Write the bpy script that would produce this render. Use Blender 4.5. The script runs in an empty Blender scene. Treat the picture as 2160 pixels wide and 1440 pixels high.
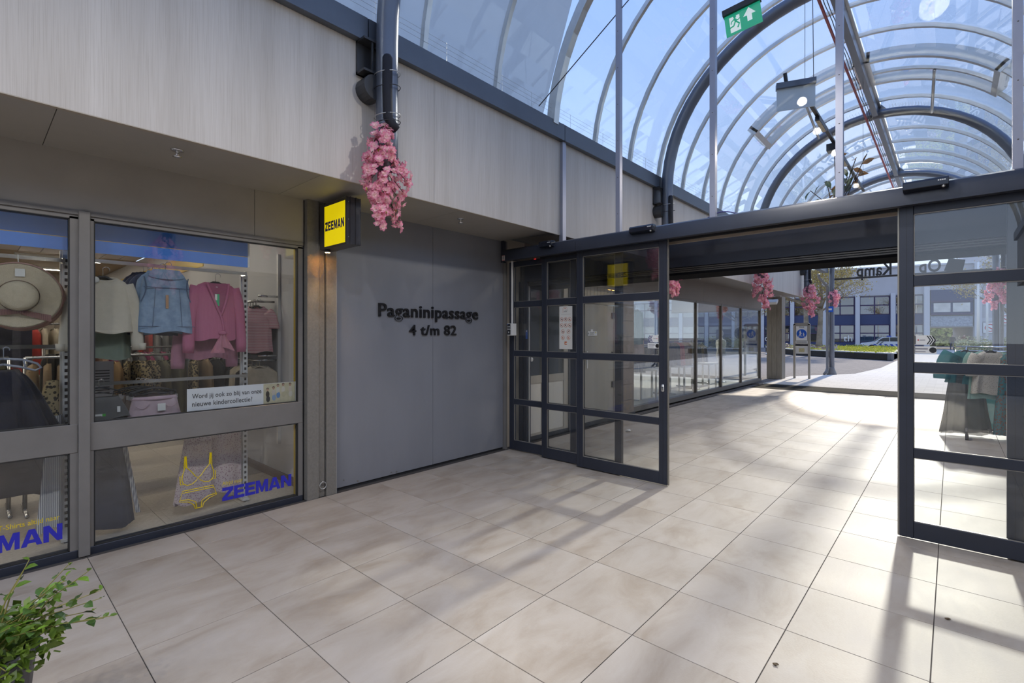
import bpy, bmesh, math, random
from math import sin, cos, pi, radians, sqrt
from mathutils import Vector, Matrix

# ------------------------------------------------------------------ camera, sky, sun, exposure
SC = bpy.context.scene
COL = SC.collection
CAM_H = 1.605
YAW = 0.73203
FPX = 1032.776
cam_d = bpy.data.cameras.new('camera')
cam_d.sensor_width = 36.0
cam_d.lens = FPX / 2160 * 36.0
cam_d.shift_y = -13.3 / 2160
cam_d.clip_start = 0.05
cam_d.clip_end = 600
cam = bpy.data.objects.new('camera', cam_d)
cam.location = (0, 0, CAM_H)
cam.rotation_euler = (pi / 2, 0, YAW)
COL.objects.link(cam)
SC.camera = cam

world = bpy.data.worlds.new('sky')
SC.world = world
world.use_nodes = True
wn, wl = world.node_tree.nodes, world.node_tree.links
wn.clear()
w_out = wn.new('ShaderNodeOutputWorld')
w_bg = wn.new('ShaderNodeBackground')
w_tc = wn.new('ShaderNodeTexCoord')
w_sep = wn.new('ShaderNodeSeparateXYZ')
w_ramp = wn.new('ShaderNodeValToRGB')
el = w_ramp.color_ramp.elements
el[0].position = 0.0
el[0].color = (0.80, 0.88, 0.98, 1)
el[1].position = 1.0
el[1].color = (0.27, 0.41, 0.80, 1)
e = el.new(0.18); e.color = (0.55, 0.68, 0.92, 1)
e = el.new(0.55); e.color = (0.35, 0.50, 0.87, 1)
wl.new(w_tc.outputs['Generated'], w_sep.inputs[0])
wl.new(w_sep.outputs['Z'], w_ramp.inputs[0])
wl.new(w_ramp.outputs[0], w_bg.inputs[0])
w_bg.inputs[1].default_value = 0.92
wl.new(w_bg.outputs[0], w_out.inputs[0])

SUN_EL = radians(27.0)
SUN_AZ = radians(-1.2)          # towards +Y, a touch to the left
sun_d = bpy.data.lights.new('sun', 'SUN')
sun_d.energy = 3.8
sun_d.angle = radians(1.8)
sun_d.color = (1.0, 0.90, 0.75)
sun = bpy.data.objects.new('sun', sun_d)
d = Vector((sin(SUN_AZ) * cos(SUN_EL), cos(SUN_AZ) * cos(SUN_EL), sin(SUN_EL)))
sun.rotation_euler = d.to_track_quat('Z', 'Y').to_euler()
sun.location = (0, 20, 30)
COL.objects.link(sun)

vs = SC.view_settings
vs.view_transform = 'Standard'
vs.look = 'None'
vs.gamma = 1.0
vs.use_curve_mapping = False
vs.exposure = 0.66
SC.cycles.transparent_max_bounces = 28
SC.cycles.max_bounces = 7
SC.cycles.diffuse_bounces = 4
SC.cycles.adaptive_threshold = 0.03
SC.cycles.caustics_reflective = False
SC.cycles.caustics_refractive = False

RND = random.Random(7)

# ------------------------------------------------------------------ materials
MATS = {}
def mat(name, col, rough=0.5, metal=0.0, var=0.0, scale=6.0, stretch=(1, 1, 1), bump=0.0, bscale=60.0,
        spec=0.5, emit=None, estr=0.0, objrand=0.0, col2=None, sheen=0.0, transl=0.0):
    if name in MATS:
        return MATS[name]
    m = bpy.data.materials.new(name)
    m.use_nodes = True
    n, l = m.node_tree.nodes, m.node_tree.links
    b = n['Principled BSDF']
    b.inputs['Base Color'].default_value = (*col, 1)
    b.inputs['Roughness'].default_value = rough
    b.inputs['Metallic'].default_value = metal
    b.inputs['Specular IOR Level'].default_value = spec
    if sheen:
        b.inputs['Sheen Weight'].default_value = sheen
    if emit:
        b.inputs['Emission Color'].default_value = (*emit, 1)
        b.inputs['Emission Strength'].default_value = estr
    src = None
    tc = n.new('ShaderNodeTexCoord')
    if var or bump:
        mp = n.new('ShaderNodeMapping')
        mp.inputs['Scale'].default_value = stretch
        l.new(tc.outputs['Object'], mp.inputs[0])
    if var or col2:
        nz = n.new('ShaderNodeTexNoise')
        nz.inputs['Scale'].default_value = scale
        nz.inputs['Detail'].default_value = 6
        nz.inputs['Roughness'].default_value = 0.6
        l.new((mp if (var or bump) else tc).outputs[0 if (var or bump) else 'Object'], nz.inputs['Vector'])
        rp = n.new('ShaderNodeValToRGB')
        c2 = col2 if col2 else tuple(min(1, c * (1 + var)) for c in col)
        c1 = col if col2 else tuple(c * (1 - var) for c in col)
        rp.color_ramp.elements[0].color = (*c1, 1)
        rp.color_ramp.elements[1].color = (*c2, 1)
        rp.color_ramp.elements[0].position = 0.3
        rp.color_ramp.elements[1].position = 0.7
        l.new(nz.outputs[0], rp.inputs[0])
        src = rp.outputs[0]
    if objrand:
        oi = n.new('ShaderNodeObjectInfo')
        mr = n.new('ShaderNodeMapRange')
        mr.inputs['To Min'].default_value = 1 - objrand
        mr.inputs['To Max'].default_value = 1 + objrand
        l.new(oi.outputs['Random'], mr.inputs[0])
        hsv = n.new('ShaderNodeHueSaturation')
        hsv.inputs['Color'].default_value = (*col, 1)
        if src:
            l.new(src, hsv.inputs['Color'])
        l.new(mr.outputs[0], hsv.inputs['Value'])
        src = hsv.outputs[0]
    if src:
        l.new(src, b.inputs['Base Color'])
    if bump:
        bz = n.new('ShaderNodeTexNoise')
        bz.inputs['Scale'].default_value = bscale
        bz.inputs['Detail'].default_value = 4
        l.new(mp.outputs[0], bz.inputs['Vector'])
        bp = n.new('ShaderNodeBump')
        bp.inputs['Strength'].default_value = bump
        bp.inputs['Distance'].default_value = 0.01
        l.new(bz.outputs[0], bp.inputs['Height'])
        l.new(bp.outputs[0], b.inputs['Normal'])
    if transl:
        tb = n.new('ShaderNodeBsdfTranslucent')
        tb.inputs[0].default_value = (*col, 1)
        if src:
            l.new(src, tb.inputs[0])
        mx = n.new('ShaderNodeMixShader')
        mx.inputs[0].default_value = transl
        l.new(b.outputs[0], mx.inputs[1])
        l.new(tb.outputs[0], mx.inputs[2])
        l.new(mx.outputs[0], n['Material Output'].inputs[0])
    MATS[name] = m
    return m

def glass_mat(name, tint=(0.95, 0.97, 0.97), f0=0.045, rough=0.0, power=5.0, wob=0.0):
    """thin clear pane: straight-through transmission plus Schlick reflection on each face"""
    m = bpy.data.materials.new(name)
    m.use_nodes = True
    n, l = m.node_tree.nodes, m.node_tree.links
    n.remove(n['Principled BSDF'])
    tr = n.new('ShaderNodeBsdfTransparent')
    tr.inputs[0].default_value = (*tint, 1)
    gl = n.new('ShaderNodeBsdfGlossy')
    gl.inputs['Roughness'].default_value = rough
    gl.inputs['Color'].default_value = (1, 1, 1, 1)
    lw = n.new('ShaderNodeLayerWeight')
    lw.inputs[0].default_value = 0.5
    pw = n.new('ShaderNodeMath'); pw.operation = 'POWER'; pw.inputs[1].default_value = power
    ml = n.new('ShaderNodeMath'); ml.operation = 'MULTIPLY_ADD'
    ml.inputs[1].default_value = 1 - f0; ml.inputs[2].default_value = f0
    mx = n.new('ShaderNodeMixShader')
    l.new(lw.outputs['Facing'], pw.inputs[0]); l.new(pw.outputs[0], ml.inputs[0])
    l.new(ml.outputs[0], mx.inputs[0]); l.new(tr.outputs[0], mx.inputs[1]); l.new(gl.outputs[0], mx.inputs[2])
    if wob:
        tc = n.new('ShaderNodeTexCoord'); nz = n.new('ShaderNodeTexNoise'); bp = n.new('ShaderNodeBump')
        nz.inputs['Scale'].default_value = 0.8
        bp.inputs['Strength'].default_value = wob; bp.inputs['Distance'].default_value = 0.02
        l.new(tc.outputs['Object'], nz.inputs['Vector']); l.new(nz.outputs[0], bp.inputs['Height'])
        l.new(bp.outputs[0], gl.inputs['Normal'])
    l.new(mx.outputs[0], n['Material Output'].inputs[0])
    MATS[name] = m
    return m

G_DOOR = glass_mat('door_glass', (0.965, 0.975, 0.97), 0.055)
G_SHOP = glass_mat('shop_glass', (0.95, 0.965, 0.965), 0.065)
G_FAR = glass_mat('far_shop_glass', (0.90, 0.93, 0.94), 0.09)
G_VAULT = glass_mat('vault_glazing', (0.90, 0.935, 0.965), 0.014, wob=0.05, power=3.6)
G_SCREEN = glass_mat('screen_glass', (0.98, 0.985, 0.99), 0.009)
G_DARK = glass_mat('dark_window_glass', (0.55, 0.62, 0.7), 0.12)

ANTH = mat('anthracite_metal', (0.029, 0.034, 0.050), 0.38, 0.15, var=0.12, scale=3)
ANTH2 = mat('anthracite_wall_panel', (0.26, 0.27, 0.30), 0.36, 0.15, var=0.06, scale=2, stretch=(1, 1, 0.3))
FRAME = mat('grey_brown_frame_paint', (0.20, 0.19, 0.18), 0.42, 0.1, var=0.08, scale=4)
FRAME_D = mat('dark_frame_paint', (0.045, 0.046, 0.05), 0.4, 0.2)
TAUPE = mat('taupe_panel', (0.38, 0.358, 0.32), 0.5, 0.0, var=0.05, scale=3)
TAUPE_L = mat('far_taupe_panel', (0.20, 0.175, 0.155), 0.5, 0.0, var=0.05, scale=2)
POST = mat('textured_post_paint', (0.22, 0.205, 0.18), 0.6, 0.0, var=0.1, scale=40, bump=0.5, bscale=220)
TUBE = mat('blue_grey_steel_tube', (0.15, 0.165, 0.20), 0.33, 0.45, var=0.05, scale=4)
GUTTER = mat('blue_grey_gutter', (0.125, 0.14, 0.165), 0.38, 0.35, var=0.06, scale=3)
ALU = mat('mill_aluminium', (0.62, 0.62, 0.60), 0.32, 0.75, var=0.06, scale=8)
MULL = mat('pale_lilac_mullion', (0.36, 0.37, 0.44), 0.4, 0.45, var=0.04, scale=5)
CHROME = mat('chrome_bar', (0.75, 0.76, 0.78), 0.12, 1.0)
BLACK = mat('black_plastic', (0.015, 0.016, 0.02), 0.45)
RUBBER = mat('black_rubber', (0.02, 0.02, 0.02), 0.7)
WHITE = mat('white_plastic', (0.75, 0.75, 0.73), 0.4)
OFFW = mat('off_white_board', (0.60, 0.60, 0.58), 0.5, var=0.04, scale=3)
GROUT = mat('dark_grout', (0.055, 0.050, 0.048), 0.9)
SLATE = mat('stone_sill', (0.16, 0.125, 0.085), 0.85, var=0.35, scale=30, bump=0.6, bscale=120)
CONC = mat('board_marked_concrete', (0.28, 0.255, 0.215), 0.9, var=0.14, scale=5, stretch=(3, 3, 0.6), bump=0.4, bscale=50)

def wood_mat():
    m = bpy.data.materials.new('pale_oak_laminate'); m.use_nodes = True
    n, l = m.node_tree.nodes, m.node_tree.links
    b = n['Principled BSDF']; b.inputs['Roughness'].default_value = 0.5
    tc = n.new('ShaderNodeTexCoord')
    mp = n.new('ShaderNodeMapping'); mp.inputs['Scale'].default_value = (1, 9, 0.45)
    mp2 = n.new('ShaderNodeMapping'); mp2.inputs['Scale'].default_value = (1, 170, 2.2)
    nz = n.new('ShaderNodeTexNoise'); nz.inputs['Scale'].default_value = 0.55; nz.inputs['Detail'].default_value = 5; nz.inputs['Distortion'].default_value = 0.6
    n2 = n.new('ShaderNodeTexNoise'); n2.inputs['Scale'].default_value = 1.4; n2.inputs['Detail'].default_value = 3; n2.inputs['Distortion'].default_value = 0.3
    r1 = n.new('ShaderNodeValToRGB'); r2 = n.new('ShaderNodeValToRGB')
    r1.color_ramp.elements[0].color = (0.52, 0.47, 0.41, 1); r1.color_ramp.elements[0].position = 0.30
    r1.color_ramp.elements[1].color = (0.61, 0.56, 0.50, 1); r1.color_ramp.elements[1].position = 0.62
    r2.color_ramp.elements[0].color = (0.80, 0.775, 0.74, 1); r2.color_ramp.elements[0].position = 0.28
    r2.color_ramp.elements[1].color = (1, 1, 1, 1); r2.color_ramp.elements[1].position = 0.55
    mx = n.new('ShaderNodeMix'); mx.data_type = 'RGBA'; mx.blend_type = 'MULTIPLY'; mx.inputs[0].default_value = 0.75
    l.new(tc.outputs['Object'], mp.inputs[0]); l.new(tc.outputs['Object'], mp2.inputs[0])
    l.new(mp.outputs[0], nz.inputs['Vector']); l.new(mp2.outputs[0], n2.inputs['Vector'])
    l.new(nz.outputs[0], r1.inputs[0]); l.new(n2.outputs[0], r2.inputs[0])
    l.new(r1.outputs[0], mx.inputs[6]); l.new(r2.outputs[0], mx.inputs[7])
    l.new(mx.outputs[2], b.inputs['Base Color'])
    MATS['wood'] = m
    return m
WOOD = wood_mat()

def tile_mat(name, c1, c2, c3, rough=(0.30, 0.46), off=7.0, sc=1.0):
    m = bpy.data.materials.new(name); m.use_nodes = True
    n, l = m.node_tree.nodes, m.node_tree.links
    b = n['Principled BSDF']
    tc = n.new('ShaderNodeTexCoord'); oi = n.new('ShaderNodeObjectInfo')
    ml = n.new('ShaderNodeMath'); ml.operation = 'MULTIPLY'; ml.inputs[1].default_value = 57.0
    cb = n.new('ShaderNodeCombineXYZ'); va = n.new('ShaderNodeVectorMath'); va.operation = 'ADD'
    l.new(oi.outputs['Random'], ml.inputs[0])
    l.new(ml.outputs[0], cb.inputs[0]); l.new(ml.outputs[0], cb.inputs[1])
    l.new(tc.outputs['Object'], va.inputs[0]); l.new(cb.outputs[0], va.inputs[1])
    mp = n.new('ShaderNodeMapping'); mp.inputs['Scale'].default_value = (2.6 * sc, 1.1 * sc, 1)
    l.new(va.outputs[0], mp.inputs[0])
    nz = n.new('ShaderNodeTexNoise'); nz.inputs['Scale'].default_value = 1.5; nz.inputs['Detail'].default_value = 7; nz.inputs['Roughness'].default_value = 0.62; nz.inputs['Distortion'].default_value = 0.5
    l.new(mp.outputs[0], nz.inputs['Vector'])
    rp = n.new('ShaderNodeValToRGB')
    rp.color_ramp.elements[0].position = 0.28; rp.color_ramp.elements[0].color = (*c1, 1)
    rp.color_ramp.elements[1].position = 0.72; rp.color_ramp.elements[1].color = (*c3, 1)
    e = rp.color_ramp.elements.new(0.5); e.color = (*c2, 1)
    l.new(nz.outputs[0], rp.inputs[0])
    hs = n.new('ShaderNodeHueSaturation'); mr = n.new('ShaderNodeMapRange')
    mr.inputs['To Min'].default_value = 0.95; mr.inputs['To Max'].default_value = 1.04
    l.new(oi.outputs['Random'], mr.inputs[0]); l.new(mr.outputs[0], hs.inputs['Value']); l.new(rp.outputs[0], hs.inputs['Color'])
    l.new(hs.outputs[0], b.inputs['Base Color'])
    n2 = n.new('ShaderNodeTexNoise'); n2.inputs['Scale'].default_value = 90; n2.inputs['Detail'].default_value = 4
    l.new(va.outputs[0], n2.inputs['Vector'])
    bp = n.new('ShaderNodeBump'); bp.inputs['Strength'].default_value = 0.06; bp.inputs['Distance'].default_value = 0.01
    l.new(n2.outputs[0], bp.inputs['Height']); l.new(bp.outputs[0], b.inputs['Normal'])
    b.inputs['Specular IOR Level'].default_value = 0.35
    m2 = n.new('ShaderNodeMapRange'); m2.inputs['To Min'].default_value = rough[0]; m2.inputs['To Max'].default_value = rough[1]
    l.new(nz.outputs[0], m2.inputs[0]); l.new(m2.outputs[0], b.inputs['Roughness'])
    MATS[name] = m
    return m
TILE = tile_mat('beige_stone_tile', (0.29, 0.24, 0.19), (0.375, 0.33, 0.282), (0.425, 0.385, 0.345), rough=(0.44, 0.62))

# ------------------------------------------------------------------ mesh helpers
class MB:
    def __init__(s):
        s.v = []; s.f = []
    def add(s, vs, fs):
        o = len(s.v); s.v += [tuple(p) for p in vs]; s.f += [tuple(i + o for i in f) for f in fs]; return s
    def box(s, x0, x1, y0, y1, z0, z1):
        if x0 > x1: x0, x1 = x1, x0
        if y0 > y1: y0, y1 = y1, y0
        if z0 > z1: z0, z1 = z1, z0
        return s.add([(x0, y0, z0), (x1, y0, z0), (x1, y1, z0), (x0, y1, z0), (x0, y0, z1), (x1, y0, z1), (x1, y1, z1), (x0, y1, z1)],
                     [(0, 3, 2, 1), (4, 5, 6, 7), (0, 1, 5, 4), (1, 2, 6, 5), (2, 3, 7, 6), (3, 0, 4, 7)])
    def obox(s, c, ax, ay, az):
        c, ax, ay, az = Vector(c), Vector(ax), Vector(ay), Vector(az)
        if ax.cross(ay).dot(az) < 0: ax = -ax
        p = [c + ax * i + ay * j + az * k for k in (-1, 1) for (i, j) in ((-1, -1), (1, -1), (1, 1), (-1, 1))]
        return s.add(p, [(0, 3, 2, 1), (4, 5, 6, 7), (0, 1, 5, 4), (1, 2, 6, 5), (2, 3, 7, 6), (3, 0, 4, 7)])
    def tube(s, pts, r, n=8, caps=True, closed=False):
        pts = [Vector(p) for p in pts]; N = len(pts)
        rs = r if isinstance(r, (list, tuple)) else [r] * N
        rings = []; prev = None
        for i, p in enumerate(pts):
            if closed:
                t = pts[(i + 1) % N] - pts[i - 1]
            else:
                t = pts[min(i + 1, N - 1)] - pts[max(i - 1, 0)]
            if t.length < 1e-9: t = Vector((0, 0, 1))
            t.normalize()
            if prev is None:
                a = Vector((0, 0, 1)) if abs(t.z) < 0.9 else Vector((1, 0, 0))
                u = t.cross(a).normalized()
            else:
                u = (prev - t * prev.dot(t))
                u = u.normalized() if u.length > 1e-6 else t.orthogonal().normalized()
            prev = u; w = t.cross(u)
            rings.append([p + (u * cos(2 * pi * k / n) + w * sin(2 * pi * k / n)) * rs[i] for k in range(n)])
        vs = [q for R in rings for q in R]; fs = []
        M = N if closed else N - 1
        for i in range(M):
            j = (i + 1) % N
            for k in range(n):
                k2 = (k + 1) % n
                fs.append((i * n + k, i * n + k2, j * n + k2, j * n + k))
        if caps and not closed:
            fs.append(tuple(range(n - 1, -1, -1))); fs.append(tuple((N - 1) * n + k for k in range(n)))
        return s.add(vs, fs)
    def cyl(s, p0, p1, r, n=12, r2=None):
        return s.tube([p0, p1], [r, r if r2 is None else r2], n)
    def lathe(s, prof, c=(0, 0, 0), n=20, axis='z', caps=True):
        vs = []; fs = []
        for (r, z) in prof:
            for k in range(n):
                a = 2 * pi * k / n
                p = (r * cos(a), r * sin(a), z) if axis == 'z' else ((z, r * cos(a), r * sin(a)) if axis == 'x' else (r * sin(a), z, r * cos(a)))
                vs.append((p[0] + c[0], p[1] + c[1], p[2] + c[2]))
        for i in range(len(prof) - 1):
            for k in range(n):
                k2 = (k + 1) % n
                fs.append((i * n + k, i * n + k2, (i + 1) * n + k2, (i + 1) * n + k))
        if caps and prof[0][0] > 1e-6: fs.append(tuple(range(n - 1, -1, -1)))
        if caps and prof[-1][0] > 1e-6: fs.append(tuple((len(prof) - 1) * n + k for k in range(n)))
        return s.add(vs, fs)
    def prism(s, poly, a, b, axis='x'):
        """polygon in the two other axes (cyclic order), extruded along axis from a to b"""
        def P(p, t):
            return {'x': (t, p[0], p[1]), 'y': (p[0], t, p[1]), 'z': (p[0], p[1], t)}[axis]
        N = len(poly)
        vs = [P(p, a) for p in poly] + [P(p, b) for p in poly]
        fs = [tuple(range(N - 1, -1, -1)), tuple(range(N, 2 * N))] + [(i, (i + 1) % N, N + (i + 1) % N, N + i) for i in range(N)]
        return s.add(vs, fs)
    def grid(s, fn, nu, nv, closeu=False):
        vs = [fn(i / (nu if closeu else nu - 1), j / (nv - 1)) for j in range(nv) for i in range(nu)]
        fs = []
        for j in range(nv - 1):
            for i in range(nu if closeu else nu - 1):
                i2 = (i + 1) % nu
                fs.append((j * nu + i, j * nu + i2, (j + 1) * nu + i2, (j + 1) * nu + i))
        return s.add(vs, fs)
    def sphere(s, c, r, n=12, m=8, sc=(1, 1, 1)):
        vs = [(c[0], c[1], c[2] - r * sc[2])]
        for j in range(1, m):
            t = -pi / 2 + pi * j / m
            for k in range(n):
                a = 2 * pi * k / n
                vs.append((c[0] + r * sc[0] * cos(t) * cos(a), c[1] + r * sc[1] * cos(t) * sin(a), c[2] + r * sc[2] * sin(t)))
        vs.append((c[0], c[1], c[2] + r * sc[2]))
        fs = [(0, 1 + (k + 1) % n, 1 + k) for k in range(n)]
        for j in range(m - 2):
            for k in range(n):
                k2 = (k + 1) % n
                fs.append((1 + j * n + k, 1 + j * n + k2, 1 + (j + 1) * n + k2, 1 + (j + 1) * n + k))
        T = len(vs) - 1; b = 1 + (m - 2) * n
        fs += [(T, b + k, b + (k + 1) % n) for k in range(n)]
        return s.add(vs, fs)
    def xform(s, M):
        s.v = [tuple(M @ Vector(p)) for p in s.v]; return s
    def mesh(s, name, m=None, smooth=False):
        me = bpy.data.meshes.new(name)
        me.from_pydata(s.v, [], s.f)
        me.update()
        bm = bmesh.new(); bm.from_mesh(me)
        bmesh.ops.recalc_face_normals(bm, faces=bm.faces[:])
        bm.to_mesh(me); bm.free()
        if smooth:
            me.polygons.foreach_set('use_smooth', [True] * len(me.polygons))
        if m: me.materials.append(m)
        return me
    def obj(s, name, m=None, parent=None, smooth=False, autosmooth=False):
        o = bpy.data.objects.new(name, s.mesh(name, m, smooth))
        COL.objects.link(o)
        if parent: o.parent = parent
        if autosmooth: shade_auto(o)
        return o

def shade_auto(o, ang=40):
    me = o.data
    bm = bmesh.new(); bm.from_mesh(me)
    for f in bm.faces: f.smooth = True
    for e_ in bm.edges:
        if len(e_.link_faces) == 2 and e_.calc_face_angle(0) > radians(ang): e_.smooth = False
    bm.to_mesh(me); bm.free()

def tag(o, label=None, cat=None, group=None, kind=None):
    if label: o['label'] = label
    if cat: o['category'] = cat
    if group: o['group'] = group
    if kind: o['kind'] = kind
    return o
def thing(name, label=None, cat=None, group=None, kind=None, parent=None):
    o = bpy.data.objects.new(name, None); COL.objects.link(o)
    o.empty_display_size = 0.1
    if parent: o.parent = parent
    return tag(o, label, cat, group, kind)
def bev(o, w=0.004, seg=1):
    md = o.modifiers.new('bevel', 'BEVEL'); md.width = w; md.segments = seg; md.limit_method = 'ANGLE'; md.angle_limit = radians(40)
    return o
def bx(name, m, parent, *a):
    return MB().box(*a).obj(name, m, parent)
def mx(x):            # mirror about the passage's centre line
    return -2.534 - x

def text_obj(s, name, m, parent, origin, u, v, width, height, ext=0.002, bold=0.0, spc=1.0):
    cu = bpy.data.curves.new('txt', 'FONT'); cu.body = s; cu.size = 1.0; cu.extrude = 0.5; cu.offset = bold; cu.space_character = spc; cu.resolution_u = 4
    t = bpy.data.objects.new('txt', cu); COL.objects.link(t)
    dg = bpy.context.evaluated_depsgraph_get()
    me = bpy.data.meshes.new_from_object(t.evaluated_get(dg))
    bpy.data.objects.remove(t)
    xs = [p.co.x for p in me.vertices]; ys = [p.co.y for p in me.vertices]
    x0, x1, y0, y1 = min(xs), max(xs), min(ys), max(ys)
    o, u, v = Vector(origin), Vector(u).normalized(), Vector(v).normalized()
    w = u.cross(v)
    for p in me.vertices:
        a = (p.co.x - x0) / (x1 - x0) * width
        b = (p.co.y - y0) / (y1 - y0) * height
        p.co = o + u * a + v * b + w * ((p.co.z + 0.5) * ext)
    me.materials.clear(); me.materials.append(m)
    me.update()
    ob = bpy.data.objects.new(name, me); COL.objects.link(ob)
    if parent: ob.parent = parent
    return ob

GLY = {
 'Z': (1.0, [[(0, 1), (1, 1), (1, .76), (.40, .24), (1, .24), (1, 0), (0, 0), (0, .24), (.60, .76), (0, .76)]]),
 'E': (0.97, [[(0, 0), (0, 1), (.95, 1), (.95, .78), (.32, .78), (.32, .61), (.88, .61), (.88, .39), (.32, .39), (.32, .22), (.97, .22), (.97, 0)]]),
 'M': (1.2, [[(0, 0), (0, 1), (.36, 1), (.6, .42), (.84, 1), (1.2, 1), (1.2, 0), (.92, 0), (.92, .60), (.70, .05), (.50, .05), (.28, .60), (.28, 0)]]),
 'A': (1.2, [[(0, 0), (.32, 0), (.60, .72), (.60, 1), (.42, 1)], [(1.2, 0), (.78, 1), (.60, 1), (.60, .72), (.88, 0)], [(.38, .18), (.82, .18), (.75, .38), (.45, .38)]]),
 'N': (1.1, [[(0, 0), (0, 1), (.34, 1), (.78, .42), (.78, 1), (1.1, 1), (1.1, 0), (.78, 0), (.32, .6), (.32, 0)]]),
}
def block_text(s, name, m, parent, origin, u, v, width, height, ext=0.001, gap=0.10):
    """heavy block capitals built from polygons"""
    o, u, v = Vector(origin), Vector(u).normalized(), Vector(v).normalized(); w = u.cross(v)
    tot = sum(GLY[c][0] for c in s) + gap * (len(s) - 1)
    k = width / tot; x = 0; mb = MB()
    for c in s:
        mb = MB()
        for q, poly in enumerate(GLY[c][1]):
            N = len(poly); e = ext * (1 + 0.02 * q)
            P = [o + u * ((x + a) * k) + v * (b * height) for a, b in poly]
            mb.add(P + [p + w * e for p in P], [tuple(range(N - 1, -1, -1)), tuple(range(N, 2 * N))] + [(i, (i + 1) % N, N + (i + 1) % N, N + i) for i in range(N)])
        x += GLY[c][0] + gap
        mb.obj('letter', m, parent)


def split_letters(ob, u):
    """turn one lettering mesh into one object per character (dots stay with their stems)"""
    u = Vector(u).normalized(); me = ob.data
    bm = bmesh.new(); bm.from_mesh(me); bm.verts.ensure_lookup_table()
    seen = set(); isl = []
    for v in bm.verts:
        if v.index in seen: continue
        st = [v]; seen.add(v.index); g = []
        while st:
            q = st.pop(); g.append(q.index)
            for e_ in q.link_edges:
                w = e_.other_vert(q)
                if w.index not in seen: seen.add(w.index); st.append(w)
        xs = [Vector(me.vertices[i].co).dot(u) for i in g]; isl.append([min(xs), max(xs), g])
    bm.free()
    isl.sort(key=lambda t: t[0]); grp = []
    for a, b, g in isl:
        if grp and (min(b, grp[-1][1]) - max(a, grp[-1][0])) > 0.6 * min(b - a, grp[-1][1] - grp[-1][0]):
            grp[-1][0] = min(a, grp[-1][0]); grp[-1][1] = max(b, grp[-1][1]); grp[-1][2] = grp[-1][2] + g
        else: grp.append([a, b, g])
    for a, b, g in grp:
        mp = {i: k for k, i in enumerate(g)}
        mb = MB(); mb.v = [tuple(me.vertices[i].co) for i in g]
        mb.f = [tuple(mp[i] for i in p.vertices) for p in me.polygons if p.vertices[0] in mp]
        mb.obj('letter', me.materials[0], ob.parent)
    bpy.data.objects.remove(ob)
# ------------------------------------------------------------------ floor
TX0, TY0, TS = -4.875, -0.0186, 0.6
XL, XR = -4.64, mx(-4.64)
Y_MAT0, Y_MAT1 = 16.05, 17.75
def proj(x, y, z):
    dx = cos(YAW) * x + sin(YAW) * y; dz = -sin(YAW) * x + cos(YAW) * y
    if dz < 0.05: return None
    return 1080 + FPX * dx / dz, 706.7 - FPX * (z - CAM_H) / dz, dz

floor = thing('floor', 'pale beige stone tiled passage floor', None, kind='structure')
MB().box(XL - 0.1, XR + 0.1, -9, Y_MAT0, -0.05, -0.005).obj('grout_bed', GROUT, floor)
cells = []
for i in range(0, 14):
    for j in range(-15, 27):
        xa, xb = max(TX0 + i * TS, XL), min(TX0 + (i + 1) * TS, XR)
        ya, yb = TY0 + j * TS, min(TY0 + (j + 1) * TS, Y_MAT0)
        if xb - xa < 0.02 or yb - ya < 0.02 or ya < -9: continue
        g = 0.0022
        xa += g; xb -= g; ya += g; yb -= g
        c = proj((xa + xb) / 2, (ya + yb) / 2, 0)
        vis = 0
        if c:
            vis = 1e6 / c[2] ** 3 if (-250 < c[0] < 2420 and c[1] < 1640) else 0
        cells.append((vis, xa, xb, ya, yb))
cells.sort(key=lambda t: -t[0])
tmesh = {}
rest = MB()
for k, (vis, xa, xb, ya, yb) in enumerate(cells):
    w, h = round(xb - xa, 3), round(yb - ya, 3)
    if k < 296 and vis > 0:
        if (w, h) not in tmesh:
            b = 0.0012
            mb = MB().add([(-w/2, -h/2, -.008), (w/2, -h/2, -.008), (w/2, h/2, -.008), (-w/2, h/2, -.008),
                           (-w/2, -h/2, -b), (w/2, -h/2, -b), (w/2, h/2, -b), (-w/2, h/2, -b),
                           (-w/2+b, -h/2+b, 0), (w/2-b, -h/2+b, 0), (w/2-b, h/2-b, 0), (-w/2+b, h/2-b, 0)],
                          [(0, 1, 5, 4), (1, 2, 6, 5), (2, 3, 7, 6), (3, 0, 4, 7), (4, 5, 9, 8), (5, 6, 10, 9), (6, 7, 11, 10), (7, 4, 8, 11), (8, 9, 10, 11)])
            tmesh[(w, h)] = mb.mesh('floor_tile', TILE)
        o = bpy.data.objects.new('floor_tile', tmesh[(w, h)]); COL.objects.link(o)
        o.parent = floor
        o.location = ((xa + xb) / 2, (ya + yb) / 2, 0)
    else:
        rest.box(xa, xb, ya, yb, -.008, 0)
ro = rest.obj('floor_tiles', TILE, floor); ro['kind'] = 'stuff'

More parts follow.
